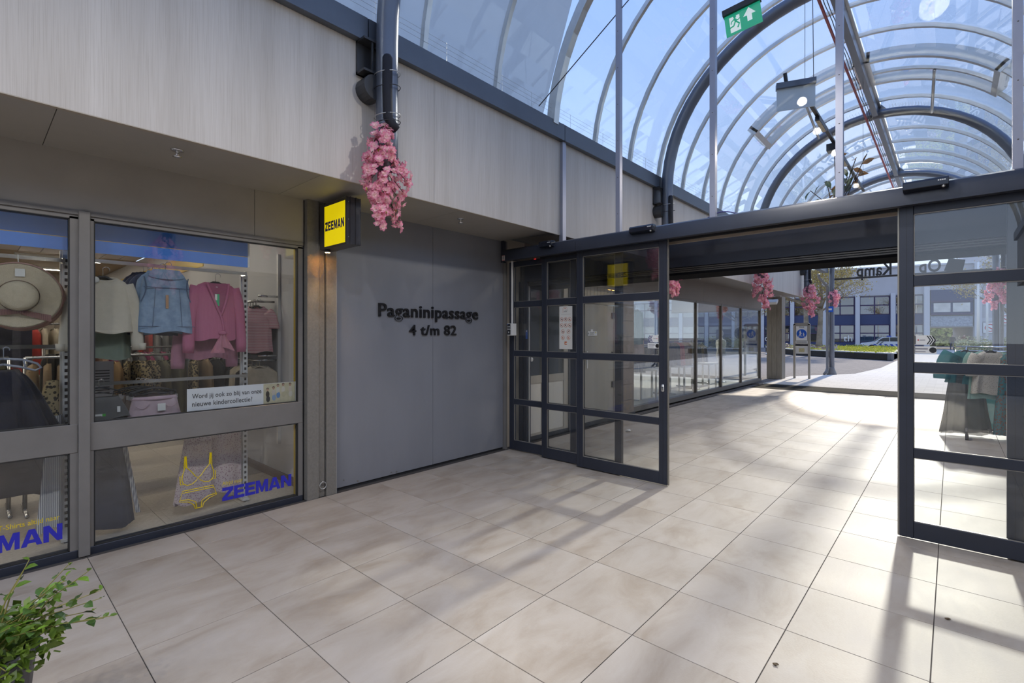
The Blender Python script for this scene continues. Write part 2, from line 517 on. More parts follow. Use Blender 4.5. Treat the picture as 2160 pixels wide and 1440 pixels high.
# plaza ground beyond the passage
def brick_mat(name, c1, c2, cm, sc, bw=0.5, rh=0.25, ms=0.02):
    m = bpy.data.materials.new(name); m.use_nodes = True
    n, l = m.node_tree.nodes, m.node_tree.links
    b = n['Principled BSDF']; b.inputs['Roughness'].default_value = 0.95; b.inputs['Specular IOR Level'].default_value = 0.06
    tc = n.new('ShaderNodeTexCoord'); bt = n.new('ShaderNodeTexBrick')
    bt.inputs['Color1'].default_value = (*c1, 1); bt.inputs['Color2'].default_value = (*c2, 1); bt.inputs['Mortar'].default_value = (*cm, 1)
    bt.inputs['Scale'].default_value = sc; bt.inputs['Mortar Size'].default_value = ms; bt.inputs['Brick Width'].default_value = bw; bt.inputs['Row Height'].default_value = rh
    l.new(tc.outputs['Object'], bt.inputs['Vector']); l.new(bt.outputs[0], b.inputs['Base Color'])
    bp = n.new('ShaderNodeBump'); bp.inputs['Strength'].default_value = 0.4; bp.inputs['Distance'].default_value = 0.01; bp.invert = True
    l.new(bt.outputs['Fac'], bp.inputs['Height']); l.new(bp.outputs[0], b.inputs['Normal'])
    return m
CLINK = brick_mat('clinker_paving', (0.22, 0.20, 0.19), (0.30, 0.275, 0.255), (0.12, 0.11, 0.10), 1.0, 0.22, 0.11, 0.012)
PAVE = brick_mat('pale_paving', (0.60, 0.57, 0.52), (0.66, 0.63, 0.58), (0.48, 0.45, 0.42), 1.0, 0.4, 0.3, 0.006)
g = MB().box(-160, 160, Y_MAT1, 260, -0.30, -0.012).obj('ground', CLINK); tag(g, 'brown clinker brick paving of the open square', kind='structure')
g = MB().box(-160, 160, -120, -9, -0.30, -0.012).obj('ground', CLINK); tag(g, 'paving behind the passage', kind='structure')
g = MB().box(-160, XL - 0.12, -9, Y_MAT1, -0.30, -0.06).obj('ground', CLINK); tag(g, 'ground under the shops on the left', kind='structure')
g = MB().box(XR + 0.12, 160, -9, Y_MAT1, -0.30, -0.06).obj('ground', CLINK); tag(g, 'ground under the shops on the right', kind='structure')
# pale path leading straight on from the passage
g = MB().add([(-4.7, Y_MAT1, -0.012), (3.2, Y_MAT1, -0.012), (3.4, 80, -0.012), (-2.6, 80, -0.012), (-2.6, 30, -0.012), (-3.0, 24.8, -0.012), (-4.7, 21.5, -0.012),
              (-4.7, Y_MAT1, -0.001), (3.2, Y_MAT1, -0.001), (3.4, 80, -0.001), (-2.6, 80, -0.001), (-2.6, 30, -0.001), (-3.0, 24.8, -0.001), (-4.7, 21.5, -0.001)],
             [(0, 1, 2, 3, 4, 5, 6), (7, 8, 9, 10, 11, 12, 13)] + [(i, (i + 1) % 7, 7 + (i + 1) % 7, 7 + i) for i in range(7)]).obj('paved_path', PAVE)
tag(g, 'pale paved path crossing the square', kind='structure')
MAT_M = mat('grey_entrance_matting', (0.07, 0.066, 0.056), 0.95, var=0.2, scale=30, stretch=(1, 1, 1), bump=0.5, bscale=300, spec=0.02)
MAT_D = mat('black_entrance_matting', (0.035, 0.035, 0.035), 0.95, var=0.2, scale=40, bump=0.5, bscale=300, spec=0.02)
em = thing('entrance_mat', 'long grey brush mat across the far mouth of the passage', 'door mat')
MB().box(XL, XR, Y_MAT0, Y_MAT1, -0.02, -0.001).obj('mat_surface', MAT_M, em)
MB().box(-4.35, -3.35, 16.75, 17.35, -0.001, 0.006).obj('dark_insert', MAT_D, em)

# ------------------------------------------------------------------ wall zones, both sides
Z_SOF, Z_FB, Z_FT = 2.925, 2.925, 4.17      # soffit, fascia bottom and top
XF = -3.84                                   # fascia face
def side_structure(side):
    S = (lambda x: x) if side == 0 else mx
    nm = 'left' if side == 0 else 'right'
    # soffit
    so = thing('soffit', 'flat taupe soffit under the overhang on the %s' % nm, None, kind='structure')
    ys = [-8.9, -4.2, -1.7, 0.35, 1.95, 3.5, 5.03]
    for a, b in zip(ys[:-1], ys[1:]):
        bx('soffit_panel', TAUPE, so, S(-4.76), S(XF - 0.02), a + 0.002, b - 0.002, Z_SOF, Z_SOF + 0.03)
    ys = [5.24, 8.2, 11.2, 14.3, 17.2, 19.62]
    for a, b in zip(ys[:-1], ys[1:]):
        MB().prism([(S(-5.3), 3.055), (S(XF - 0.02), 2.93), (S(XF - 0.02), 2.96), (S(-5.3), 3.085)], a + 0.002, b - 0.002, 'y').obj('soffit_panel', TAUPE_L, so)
    # timber-look fascia with its panels
    fa = thing('fascia', 'tall pale oak-look fascia above the shops on the %s' % nm, None, kind='structure')
    bx('backing', FRAME_D, fa, S(XF - 0.03), S(XF - 0.14), -8.9, 19.62, Z_FB + 0.02, Z_FT + 0.1)
    ys = [-8.9, -6.2, -3.2, -0.2, 2.44, 3.113, 5.235, 7.86, 8.42, 11.0, 13.6, 16.3, 19.2, 19.68]
    for a, b in zip(ys[:-1], ys[1:]):
        bx('wood_panel', WOOD, fa, S(XF), S(XF - 0.028), a + 0.0015, b - 0.0015, Z_FB, Z_FT)
    bx('edge_strip', mat('fascia_edge_trim', (0.42, 0.36, 0.28), 0.5), fa, S(XF + 0.002), S(XF - 0.03), -8.9, 5.2, Z_FB - 0.006, Z_FB)
    # shop roof slab closes the shops from above
    bx('roof_slab', FRAME_D, thing('roof', 'flat shop roof on the %s' % nm, None, kind='structure'), S(XF - 0.14), S(-17), -9, 19.6, 4.2, 4.34)
    # gutter beam in lengths between the arches
    gu = thing('gutter_beam', 'blue-grey box gutter carrying the glass vault on the %s' % nm, None, kind='structure')
    ys = [-8.9, -3.2, 2.33, 5.235, 8.02, 13.5, 19.0, 23.6]
    for a, b in zip(ys[:-1], ys[1:]):
        MB().prism([(S(-3.77), 4.15), (S(-3.95), 4.15), (S(-3.95), 4.38), (S(-3.84), 4.38), (S(-3.77), 4.355)], a + 0.006, b - 0.006, 'y').obj('gutter_length', GUTTER, gu)
    return so, fa, gu
side_structure(0); side_structure(1)
# pale metal cover strip where the screen meets the fascia
c = MB().box(-3.86, -3.80, 5.225, 5.30, 2.78, 4.38).obj('trim_1', MULL); tag(c, 'pale metal strip on the fascia beside the glass screen', kind='structure')

# left wall: storefront bulkhead, corner post, dark panelled wall, recess beside the door
wl_ = thing('wall_left', 'dark metal panelled wall lettered with the passage name', None, kind='structure')
for a, b in ((2.52, 3.797), (3.797, 5.05)):
    bx('wall_panel', ANTH2, wl_, -4.71, -4.80, a + 0.002, b - 0.002, 0.03, Z_SOF)
bx('plinth', FRAME_D, wl_, -4.725, -4.80, 2.52, 5.06, -0.01, 0.03)
for i, (yy, zz) in enumerate(((2.62, 0.10), (2.78, 0.055), (3.2, 0.06), (3.27, 0.052))):
    MB().lathe([(0.009, 0), (0.008, 0.006), (0, 0.008)], (-4.71, yy, zz), 8, 'x').obj('screw_cap', FRAME, wl_)
# channel between wall and door frame
bx('corner_channel', FRAME, wl_, -4.66, -4.80, 5.055, 5.085, 0, 2.92)
bx('corner_channel', FRAME_D, wl_, -4.74, -4.82, 5.085, 5.11, 0, 2.92)
# the dark letters on it
LET = mat('black_letters', (0.012, 0.012, 0.014), 0.35)
lt = thing('wall_lettering', 'raised black letters reading Paganinipassage 4 t/m 82 on dark wall', 'sign')
split_letters(text_obj('Paganinipassage', 'text_line', LET, lt, (-4.709, 3.03, 1.765), (0, 1, 0), (0, 0, 1), 1.52, 0.195, 0.018, 0.013, 1.06), (0, 1, 0))
split_letters(text_obj('4 t/m 82', 'text_line', LET, lt, (-4.709, 3.44, 1.603), (0, 1, 0), (0, 0, 1), 0.725, 0.125, 0.018, 0.013, 1.06), (0, 1, 0))

# corner post with groove, ring
po = thing('corner_post', 'grey-brown textured post between shop window and dark wall', 'post')
bx('post_face', POST, po, -4.645, -4.82, 2.203, 2.318, 0, Z_SOF)
bx('post_face', POST, po, -4.645, -4.82, 2.398, 2.50, 0, Z_SOF)
bx('post_groove', POST, po, -4.668, -4.82, 2.318, 2.398, 0, Z_SOF)
bx('post_edge', mat('worn_edge', (0.3, 0.29, 0.27), 0.5), po, -4.644, -4.82, 2.50, 2.508, 0, Z_SOF)
bx('groove_line', BLACK, po, -4.6665, -4.672, 2.390, 2.398, 0, Z_SOF)
rg = thing('ring', None, None, parent=po)
mb = MB(); mb.tube([(-4.640 + 0.003 * sin(a), 2.36 + 0.032 * sin(a), 0.115 + 0.034 * cos(a)) for a in [2 * pi * k / 20 for k in range(20)]], 0.0045, 6, closed=True)
mb.obj('ring_loop', ALU, rg, True); MB().cyl((-4.67, 2.36, 0.15), (-4.636, 2.36, 0.15), 0.006, 8).obj('ring_eye', ALU, rg, True)

# sprinkler heads
def sprinkler(x, y, z, lab):
    t = thing('sprinkler', lab, 'sprinkler', 'sprinkler heads in the soffit')
    MB().lathe([(0.042, 0), (0.040, -0.006), (0.02, -0.010)], (x, y, z), 14).obj('rosette', CHROME, t, True)
    MB().cyl((x, y, z - 0.006), (x, y, z - 0.045), 0.011, 8).obj('stem', CHROME, t, True)
    MB().lathe([(0.026, -0.045), (0.03, -0.049), (0.006, -0.054), (0.0, -0.054)], (x, y, z), 12).obj('deflector', CHROME, t, True)
sprinkler(-4.112, 1.002, Z_SOF, 'small chrome sprinkler in the soffit above the straw hat window')
sprinkler(-4.141, 3.74, Z_SOF, 'small chrome sprinkler in the soffit above the Paganinipassage letters')
for yy in (11.6, 15.6, 19.0):
    sprinkler(-4.45, yy, 2.985, 'sprinkler in the far soffit seen through the doorway')

# ------------------------------------------------------------------ glass barrel vault
VXC, VZC, VR = -1.267, 4.13, 2.60
def arc_pts(r, a0, a1, n, y):
    return [(VXC + r * cos(a0 + (a1 - a0) * k / n), y, VZC + r * sin(a0 + (a1 - a0) * k / n)) for k in range(n + 1)]
A0 = math.asin((4.37 - VZC) / VR)
vault = thing('ceiling', 'curved glass barrel vault over the passage', None, kind='structure')
RIBS = [2.98 + 1.03 * k for k in range(-11, 21)]
RIBS = [y for y in RIBS if y < 23.6]
NA = 28
def arc_strip(r0, r1, a0, a1, y0, y1, n=NA):
    mb = MB(); vs = []
    for k in range(n + 1):
        a = a0 + (a1 - a0) * k / n
        for (r, y) in ((r0, y0), (r1, y0), (r1, y1), (r0, y1)):
            vs.append((VXC + r * cos(a), y, VZC + r * sin(a)))
    fs = []
    for k in range(n):
        for q in range(4):
            fs.append((k * 4 + q, k * 4 + (q + 1) % 4, k * 4 + 4 + (q + 1) % 4, k * 4 + 4 + q))
    fs += [(0, 1, 2, 3), (n * 4 + 3, n * 4 + 2, n * 4 + 1, n * 4)]
    return mb.add(vs, fs)
rib_mesh = arc_strip(VR - 0.04, VR + 0.02, A0, pi - A0, -0.026, 0.026).mesh('rib', ALU)
gl_mesh = arc_strip(VR, VR + 0.006, A0, pi - A0, 0.032, 1.03 - 0.032).mesh('glazing_panel', G_VAULT)
for y in RIBS:
    o = bpy.data.objects.new('rib', rib_mesh); COL.objects.link(o); o.parent = vault; o.location = (0, y, 0); shade_auto(o) if y == RIBS[0] else None
for y in RIBS[:-1]:
    o = bpy.data.objects.new('glazing_panel', gl_mesh); COL.objects.link(o); o.parent = vault; o.location = (0, y, 0)
# ridge purlin, red sprinkler pipe and cables along the top
bx('ridge_purlin', TUBE, vault, VXC - 0.05, VXC + 0.05, -8, 23.5, VZC + VR - 0.26, VZC + VR - 0.05)
bx('ridge_flange', ALU, vault, VXC - 0.09, VXC + 0.09, -8, 23.5, VZC + VR - 0.05, VZC + VR - 0.02)
MB().cyl((VXC - 0.16, -8, VZC + VR - 0.30), (VXC - 0.16, 23.5, VZC + VR - 0.30), 0.021, 8).obj('red_pipe', mat('red_pipe_paint', (0.42, 0.06, 0.05), 0.4), vault, True)
cbm = MB()
for q in range(2):
    cbm.tube([(VXC - 0.075 - 0.03 * q, y, VZC + VR - 0.28 - 0.03 * q + 0.025 * sin(y * 5 + q)) for y in [-7 + 0.3 * k for k in range(101)]], 0.006, 5)
cbm.obj('cable_run', BLACK, vault)
# big steel tube arches with legs
ARCH_Y = [-3.1, 2.45, 8.1, 13.6, 19.1, 23.7]
TR, TRAD = 2.40, 0.095
def arch(y, to_floor):
    t = thing('tube_arch', None, None, parent=vault)
    leg = 0.0 if to_floor else 3.05
    pts = [(VXC - TR, y, leg + (VZC - leg) * k / 4) for k in range(4)] + [(p[0], p[1], p[2]) for p in reversed(arc_pts(TR, 0, pi, 32, y))] + [(VXC + TR, y, VZC - (VZC - leg) * k / 4) for k in range(1, 5)]
    MB().tube(pts, TRAD, 16).obj('tube', TUBE, t, True)
    for s_ in (-1, 1):
        X = VXC + s_ * TR
        xo = X + s_ * 0.16
        if not to_floor:
            mb = MB().box(X + s_ * 0.04, xo + s_ * 0.02, y - 0.20, y - 0.06, 4.13, 4.15).box(X + s_ * 0.04, xo + s_ * 0.02, y - 0.20, y - 0.06, 3.86, 3.88)
            mb.box(xo - s_ * 0.01, xo + s_ * 0.02, y - 0.20, y + 0.2, 3.86, 4.15).box(X + s_ * 0.05, X + s_ * 0.065, y - 0.12, y - 0.105, 3.88, 4.13)
            mb.obj('bracket', FRAME_D, t)
            MB().cyl((xo - s_ * 0.13, y - 0.10, 3.74), (xo + s_ * 0.02, y - 0.10, 3.74), 0.105, 20).obj('socket', FRAME_D, t)
        else:
            MB().lathe([(0.19, 0), (0.17, 0.05), (0.11, 0.22), (0.095, 0.3)], (X, y, 0), 16).obj('base_flare', FRAME, t, True)
    # bird spikes on the crown
    sp = MB()
    for k in range(46):
        a = pi / 2 + (k - 22.5) * 0.022
        if abs(a - pi / 2) < 0.08: continue
        b = Vector((VXC + (TR + 0.09) * cos(a), y, VZC + (TR + 0.09) * sin(a)))
        for dx in (-0.025, 0.025):
            sp.cyl(b, b + Vector((cos(a) * 0.085 + dx * 0.6, dx, sin(a) * 0.085)), 0.0016, 3)
    o = sp.obj('bird_spikes', ALU, t); o['kind'] = 'stuff'
    # gusset joining the arch to the ridge purlin
    MB().prism([(VXC - 0.26, VZC + TR - 0.0), (VXC + 0.26, VZC + TR + 0.0), (VXC + 0.10, VZC + TR + 0.20), (VXC - 0.10, VZC + TR + 0.20)], y - 0.006, y + 0.006, 'y').obj('gusset', TUBE, t)
    return t
for y in ARCH_Y[1:]:
    arch(y, y > 20)
arch(-3.1, False)
# vent hatches in one bay each side of the ridge
def hatch(s_, y):
    t = thing('roof_vent', None, None, parent=vault)
    a0, a1 = (pi / 2 + 0.03, pi / 2 + 0.80) if s_ < 0 else (pi / 2 - 0.80, pi / 2 - 0.03)
    for yy in (y, y + 1.03):
        arc_strip(VR - 0.07, VR + 0.13, a0, a1, yy - 0.045, yy + 0.045, 12).obj('vent_frame', ALU, t)
    for a in (a0, a1):
        arc_strip(VR - 0.07, VR + 0.13, a - 0.02, a + 0.02, y - 0.045, y + 1.075, 1).obj('vent_frame', ALU, t)
    arc_strip(VR - 0.03, VR + 0.02, a0, a1, y + 0.60, y + 0.66, 12).obj('vent_bar', ALU, t)
    am = (a0 + a1) / 2
    p = Vector((VXC + (VR - 0.05) * cos(am), y + 0.63, VZC + (VR - 0.05) * sin(am)))
    MB().cyl(p, p + Vector((-0.06 * s_, 1.0, -0.42)), 0.026, 10).obj('gas_strut', ALU, t, True)
hatch(-1, RIBS[0] + 1.03 * 19)
hatch(1, RIBS[0] + 1.03 * 19)
# bird wires above the gutter
bw = MB()
for zz in (4.45, 4.50, 4.55):
    bw.cyl((-3.80, -2, zz), (-3.80, 18, zz), 0.0012, 3)
for k in range(28):
    y = -1.9 + k * 0.72 + 0.1 * (k % 3)
    bw.cyl((-3.80, y, 4.37), (-3.80, y, 4.56), 0.0018, 3)
o = bw.obj('bird_wire', ALU, vault); o['kind'] = 'stuff'

# ------------------------------------------------------------------ glazed gable screen above the door
screen = thing('window_1', 'glazed gable screen above the sliding door header', None, kind='structure')
YS = 5.03
MX = [-3.93 + 1.07 * k for k in range(0, 6)]
for x in MX[1:5]:
    top = VZC + sqrt(max((VR - 0.04) ** 2 - (x - VXC) ** 2, 0.01))
    o = bx('mullion', MULL, screen, x - 0.027, x + 0.027, YS - 0.03, YS + 0.03, 2.77, top)
    sc_ = MB()
    for k in range(9):
        z = 3.0 + 0.42 * k
        if z < top: sc_.lathe([(0.006, 0), (0.004, -0.004), (0, -0.005)], (x, YS - 0.03, z), 6, 'y')
    sc_.obj('screw', FRAME, o)
arc_strip(VR - 0.10, VR + 0.02, A0 - 0.02, pi - A0 + 0.02, YS - 0.05, YS + 0.05).obj('arch_frame', ALU, screen)
xs = [-3.80] + MX[1:5] + [mx(-3.80)]
for a, b in zip(xs[:-1], xs[1:]):
    n = 8
    poly = [(a + 0.02, 2.78)] + [(b - 0.02, 2.78)]
    for k in range(n + 1):
        x = b - 0.02 + (a - b + 0.04) * k / n
        poly.append((x, VZC + sqrt(max((VR - 0.06) ** 2 - (x - VXC) ** 2, 0.0))))
    MB().prism(poly, YS - 0.004, YS + 0.004, 'y').obj('pane', G_SCREEN, screen)
# thin stay wire across the screen
o = MB().cyl((-3.78, 4.70, 4.42), (-1.9, 5.4, 6.33), 0.006, 6).obj('stay_wire', BLACK); tag(o, 'thin black stay wire slanting up across the glass vault', 'cable')
# ------------------------------------------------------------------ telescopic sliding door
PB = [(0.142, 0.645), (0.718, 1.315), (1.39, 1.99), (2.07, 2.555)]     # glass bands
def leaf(name, x0, x1, yc, label, cat, th=0.05, ztop=2.625, st=0.085, zb=0.012, grp=None):
    t = thing(name, label, cat, grp)
    y0, y1 = yc - th / 2, yc + th / 2
    for a, b in ((x0, x0 + st), (x1 - st, x1)):
        bev(bx('stile', ANTH, t, a, b, y0, y1, zb, ztop), 0.003)
        bx('stile_seam', BLACK, t, (a + b) / 2 - 0.0015, (a + b) / 2 + 0.0015, y0 - 0.0006, y0 + 0.001, zb, ztop)
    zs = [(zb, PB[0][0]), (PB[0][1], PB[1][0]), (PB[1][1], PB[2][0]), (PB[2][1], PB[3][0]), (PB[3][1], ztop)]
    for a, b in zs:
        bev(bx('rail', ANTH, t, x0 + st, x1 - st, y0 + 0.002, y1 - 0.002, a, b), 0.003)
    for a, b in PB:
        p = bx('pane', G_DOOR, t, x0 + st, x1 - st, yc - 0.009, yc + 0.009, a, b)
        mb = MB().box(x0 + st, x1 - st, y0 + 0.006, yc - 0.009, a, a + 0.006).box(x0 + st, x1 - st, y0 + 0.006, yc - 0.009, b - 0.006, b)
        mb.box(x0 + st, x0 + st + 0.006, y0 + 0.006, yc - 0.009, a, b).box(x1 - st - 0.006, x1 - st, y0 + 0.006, yc - 0.009, a, b)
        mb.obj('glazing_bead', mat('pale_glazing_bead', (0.26, 0.245, 0.22), 0.4, 0.3), p)
    return t
GD = 'telescopic sliding door panels'
fixL = leaf('fixed_panel', -4.63, -3.505, 5.12, 'narrow fixed glazed panel at far left of sliding door by the keypad', 'door panel', grp=GD)
midL = leaf('sliding_leaf', -4.00, -2.83, 5.055, 'middle left sliding door leaf carrying the white rules poster', 'door leaf', grp=GD)
frL = leaf('sliding_leaf', -3.40, -2.25, 4.985, 'front left sliding door leaf with oval lock plate on its edge stile', 'door leaf', grp=GD, st=0.088)
fixR = leaf('fixed_panel', mx(-3.505), mx(-4.63), 5.12, 'fixed glazed panel at far right of the sliding door', 'door panel', grp=GD)
midR = leaf('sliding_leaf', mx(-2.83), mx(-4.00), 5.055, 'middle right sliding door leaf behind the front right leaf', 'door leaf', grp=GD)
frR = leaf('sliding_leaf', -0.312, mx(-3.40), 4.985, 'front right sliding door leaf at the edge of the picture', 'door leaf', grp=GD, st=0.088)
# lock plate, edge seal
lk = MB().grid(lambda u, v: (-2.297 + 0.019 * cos(2 * pi * u) * (1 - v * v * 0.15), 4.9605 - 0.006 * v, 1.04 + 0.019 * sin(2 * pi * u) * (1 - v * 0.1) + (0.022 if sin(2 * pi * u) > 0 else -0.022)), 20, 3, True)
lk.f.append(tuple(40 + k for k in range(20)))
lp = lk.obj('lock_plate', ALU, frL, True)
MB().cyl((-2.297, 4.9545, 1.048), (-2.297, 4.951, 1.048), 0.009, 10).box(-2.3005, -2.2935, 4.952, 4.9545, 1.02, 1.045).obj('key_slot', FRAME_D, lp)
bx('edge_seal', mat('aluminium_seal', (0.30, 0.28, 0.24), 0.4, 0.5), frL, -2.25, -2.238, 4.975, 4.995, 0.012, 2.62)
bx('edge_seal', MATS['aluminium_seal'], frR, -0.324, -0.312, 4.975, 4.995, 0.012, 2.62)

# header
hd = thing('door_header', 'long anthracite header box of the automatic sliding door', 'door header')
HX0, HX1 = -4.55, mx(-4.55)
MB().prism([(4.86, 2.612), (4.86, 2.715), (4.875, 2.752), (4.91, 2.77), (5.20, 2.77), (5.20, 2.64), (4.93, 2.64), (4.93, 2.612)], HX0, HX1, 'x').obj('cover', ANTH, hd, False, True)
bx('track', mat('bronze_track', (0.16, 0.13, 0.10), 0.4, 0.5), hd, -4.4, mx(-4.4), 4.945, 5.15, 2.625, 2.64)
bx('track_rail', mat('pale_track_rail', (0.55, 0.48, 0.40), 0.4, 0.4), hd, -4.36, mx(-4.36), 5.16, 5.185, 2.60, 2.635)
bx('cover_joint', BLACK, hd, -3.352, -3.349, 4.8585, 4.861, 2.612, 2.72)
bx('brush', BLACK, hd, -4.0, mx(-4.0), 5.00, 5.02, 2.60, 2.63)
bx('indicator', mat('red_led', (0.6, 0.02, 0.02), 0.4, emit=(1, 0.03, 0.03), estr=0.4), hd, -4.12, -4.09, 5.02, 5.03, 2.608, 2.616)
bx('wall_fixing', ANTH, hd, -4.70, -4.66, 5.0, 5.06, 2.62, 2.92)
st_ = bx('warning_sticker', mat('white_sticker', (0.62, 0.58, 0.56), 0.5), hd, -4.548, -4.497, 4.8575, 4.8605, 2.615, 2.685)
bx('sticker_print', mat('red_print', (0.5, 0.09, 0.05), 0.5), st_, -4.546, -4.499, 4.857, 4.858, 2.617, 2.624)
bx('sticker_print', MATS['red_print'], st_, -4.546, -4.499, 4.857, 4.858, 2.677, 2.683)
for zz in (2.636, 2.65, 2.664):
    bx('sticker_print', LET, st_, -4.54, -4.506, 4.857, 4.858, zz, zz + 0.006)
def sensor(x0, x1, lab):
    t = thing('motion_sensor', lab, 'sensor', 'sensors on the door header')
    mb = MB().prism([(4.80, 2.715), (4.80, 2.76), (4.815, 2.778), (4.88, 2.778), (4.88, 2.705), (4.84, 2.70)], x0, x1, 'x')
    bev(mb.obj('housing', mat('gloss_black_sensor', (0.012, 0.015, 0.025), 0.12), t), 0.004, 2)
    mb = MB()
    for k in range(4):
        mb.box(x1 - 0.062 + k * 0.012, x1 - 0.054 + k * 0.012, 4.7985, 4.801, 2.748, 2.756)
    mb.obj('logo', WHITE, t)
    MB().sphere((x1 - 0.03, 4.815, 2.708), 0.012, 8, 6).obj('lens', ALU, t, True)
sensor(-3.867, -3.665, 'short black sensor at left end of the door header near the keypad')
sensor(-2.609, -2.333, 'black sensor on header above the oval lock plate leaf')
sensor(-0.282, -0.016, 'black sensor on header above the right door leaf')
for x in (-3.72, -2.72, -1.5, -0.9):
    pass
# inner portal: air curtain beam and posts just behind the door
MATT = mat('matt_black', (0.012, 0.012, 0.014), 0.95, spec=0.05)
ip = thing('air_curtain', 'dark air curtain box with grille spanning behind the sliding door', 'air curtain')
bx('housing', ANTH, ip, -4.735, mx(-4.735), 5.46, 5.95, 2.385, 2.68)
for k, zz in enumerate((2.366, 2.346, 2.326)):
    bx('grille_bar', mat('grille_metal', (0.11, 0.10, 0.09), 0.35, 0.6), ip, -4.735, mx(-4.735), 5.475 + 0.008 * k, 5.95, zz, zz + 0.012)
bx('grille_slot', BLACK, ip, -4.735, mx(-4.735), 5.50, 5.94, 2.32, 2.385)
bx('lower_edge', MATT, ip, -4.735, mx(-4.735), 5.49, 5.95, 2.297, 2.322)
for s_ in (0, 1):
    S = (lambda x: x) if s_ == 0 else mx
    p = thing('portal_post', 'dark post of the inner door frame beside the shop wall' if s_ == 0 else 'dark post of the inner door frame on the right', 'post')
    bx('post_profile', ANTH, p, S(-4.735), S(-4.665), 5.42, 5.53, 0, 2.385)
    bx('post_profile', ANTH, p, S(-4.66), S(-4.60), 5.44, 5.53, 0, 2.385)
    bx('glass_edge', ALU, p, S(-4.598), S(-4.585), 5.47, 5.49, 0, 2.32)
    if s_ == 0:
        b = bx('blue_sticker', mat('blue_sticker', (0.02, 0.12, 0.55), 0.4), p, -4.618, -4.585, 5.437, 5.4405, 1.55, 1.68)
        MB().cyl((-4.6, 5.436, 1.664), (-4.6, 5.4375, 1.664), 0.011, 10).obj('sticker_emblem', WHITE, b)
# keypad and white conduit
kp = thing('keypad_switch', 'white door control box with keypad on the door jamb', 'switch box')
bev(bx('housing', WHITE, kp, -4.545, -4.455, 4.96, 5.05, 1.60, 1.765), 0.006, 2)
bx('upper_face', BLACK, kp, -4.54, -4.485, 4.957, 4.9605, 1.69, 1.758)
bx('lower_face', BLACK, kp, -4.54, -4.485, 4.957, 4.9605, 1.612, 1.68)
for i in range(3):
    for j in range(2):
        bx('button', WHITE, kp, -4.534 + 0.016 * i, -4.524 + 0.016 * i, 4.955, 4.9575, 1.70 + 0.022 * j, 1.707 + 0.022 * j)
bx('button', WHITE, kp, -4.52, -4.508, 4.955, 4.9575, 1.635, 1.655)
bx('blue_mark', MATS['blue_sticker'], kp, -4.54, -4.528, 4.9565, 4.9575, 1.747, 1.757)
c = bx('cable_conduit', WHITE, None, -4.508, -4.488, 5.0, 5.02, 1.766, 2.62); tag(c, 'thin white vertical cable conduit above the keypad', 'conduit')

# rules poster on the middle leaf
ps = thing('rules_poster', 'white poster of orange prohibition pictograms stuck on the door glass', 'poster')
PY = 5.043
PX0, PX1, PZ0, PZ1 = -3.72, -3.52, 1.43, 1.97
bx('sheet', mat('poster_paper', (0.66, 0.65, 0.60), 0.5), ps, PX0, PX1, PY - 0.0015, PY, PZ0, PZ1)
ORG = mat('orange_print', (0.52, 0.13, 0.04), 0.5)
def ring2(mb, cx, cz, r, w, y, n=20):
    mb.add([(cx + rr * cos(2 * pi * k / n), yy, cz + rr * sin(2 * pi * k / n)) for rr, yy in ((r, y), (r - w, y)) for k in range(n)],
           [(k, (k + 1) % n, n + (k + 1) % n, n + k) for k in range(n)])
def disc2(mb, cx, cz, r, y, n=16):
    mb.add([(cx + r * cos(2 * pi * k / n), y, cz + r * sin(2 * pi * k / n)) for k in range(n)], [tuple(range(n))])
py = PY - 0.0022
spots = [(PX0 + 0.038 + 0.062 * i, 1.805) for i in range(3)] + [(PX0 + 0.038 + 0.062 * i, 1.728) for i in range(3)] + [(PX0 + 0.056, 1.65), (PX0 + 0.143, 1.65), (PX0 + 0.056, 1.573), (PX0 + 0.143, 1.573)]
for k, (cx, cz) in enumerate(spots):
    mb = MB(); ring2(mb, cx, cz, 0.026, 0.004, py)
    a = pi / 4 if k != 7 else -pi / 4
    mb.obox((cx, py, cz), (0.022 * cos(a), 0, -0.022 * sin(a)), (0, 0.0003, 0), (0.0017 * sin(a), 0, 0.0017 * cos(a)))
    o = mb.obj('prohibition_ring', ORG, ps)
    mb = MB(); disc2(mb, cx + 0.006 * cos(k), cz + 0.006 * sin(k * 2), 0.007, py + 0.0003); mb.obox((cx - 0.004, py + 0.0003, cz - 0.003), (0.007, 0, 0.005), (0, 0.0002, 0), (-0.002, 0, 0.003))
    mb.obj('pictogram', LET if k < 8 else ORG, o)
mb = MB()
mb.tube([(PX0 + 0.058, py, 1.888), (PX0 + 0.058, py, 1.94)] + [(PX0 + 0.09 - 0.032 * cos(a), py, 1.94 + 0.018 * sin(a)) for a in [pi * k / 8 for k in range(9)]] + [(PX0 + 0.122, py, 1.93)], 0.0015, 4)
mb.obj('logo_arch', ORG, ps)
MB().sphere((PX0 + 0.09, py, 1.944), 0.007, 6, 5, (1.6, 0.1, 0.8)).obj('logo_leaf', ORG, ps)
mb = MB().box(PX0 + 0.085, PX0 + 0.13, py, py + 0.0004, 1.917, 1.925).box(PX0 + 0.07, PX0 + 0.12, py, py + 0.0004, 1.897, 1.908); mb.obj('small_print', mat('grey_print', (0.38, 0.37, 0.34), 0.6), ps)
MB().box(PX0 + 0.03, PX0 + 0.175, py, py + 0.0004, 1.867, 1.871).obj('small_print', MATS['grey_print'], ps)
mb = MB().box(PX0 + 0.082, PX0 + 0.118, py, py + 0.0005, 1.485, 1.525); mb.obj('municipal_emblem', ORG, ps)
mb = MB().box(PX0 + 0.094, PX0 + 0.119, py - 0.0006, py, 1.497, 1.508); mb.obj('emblem_cutout', MATS['poster_paper'], ps)
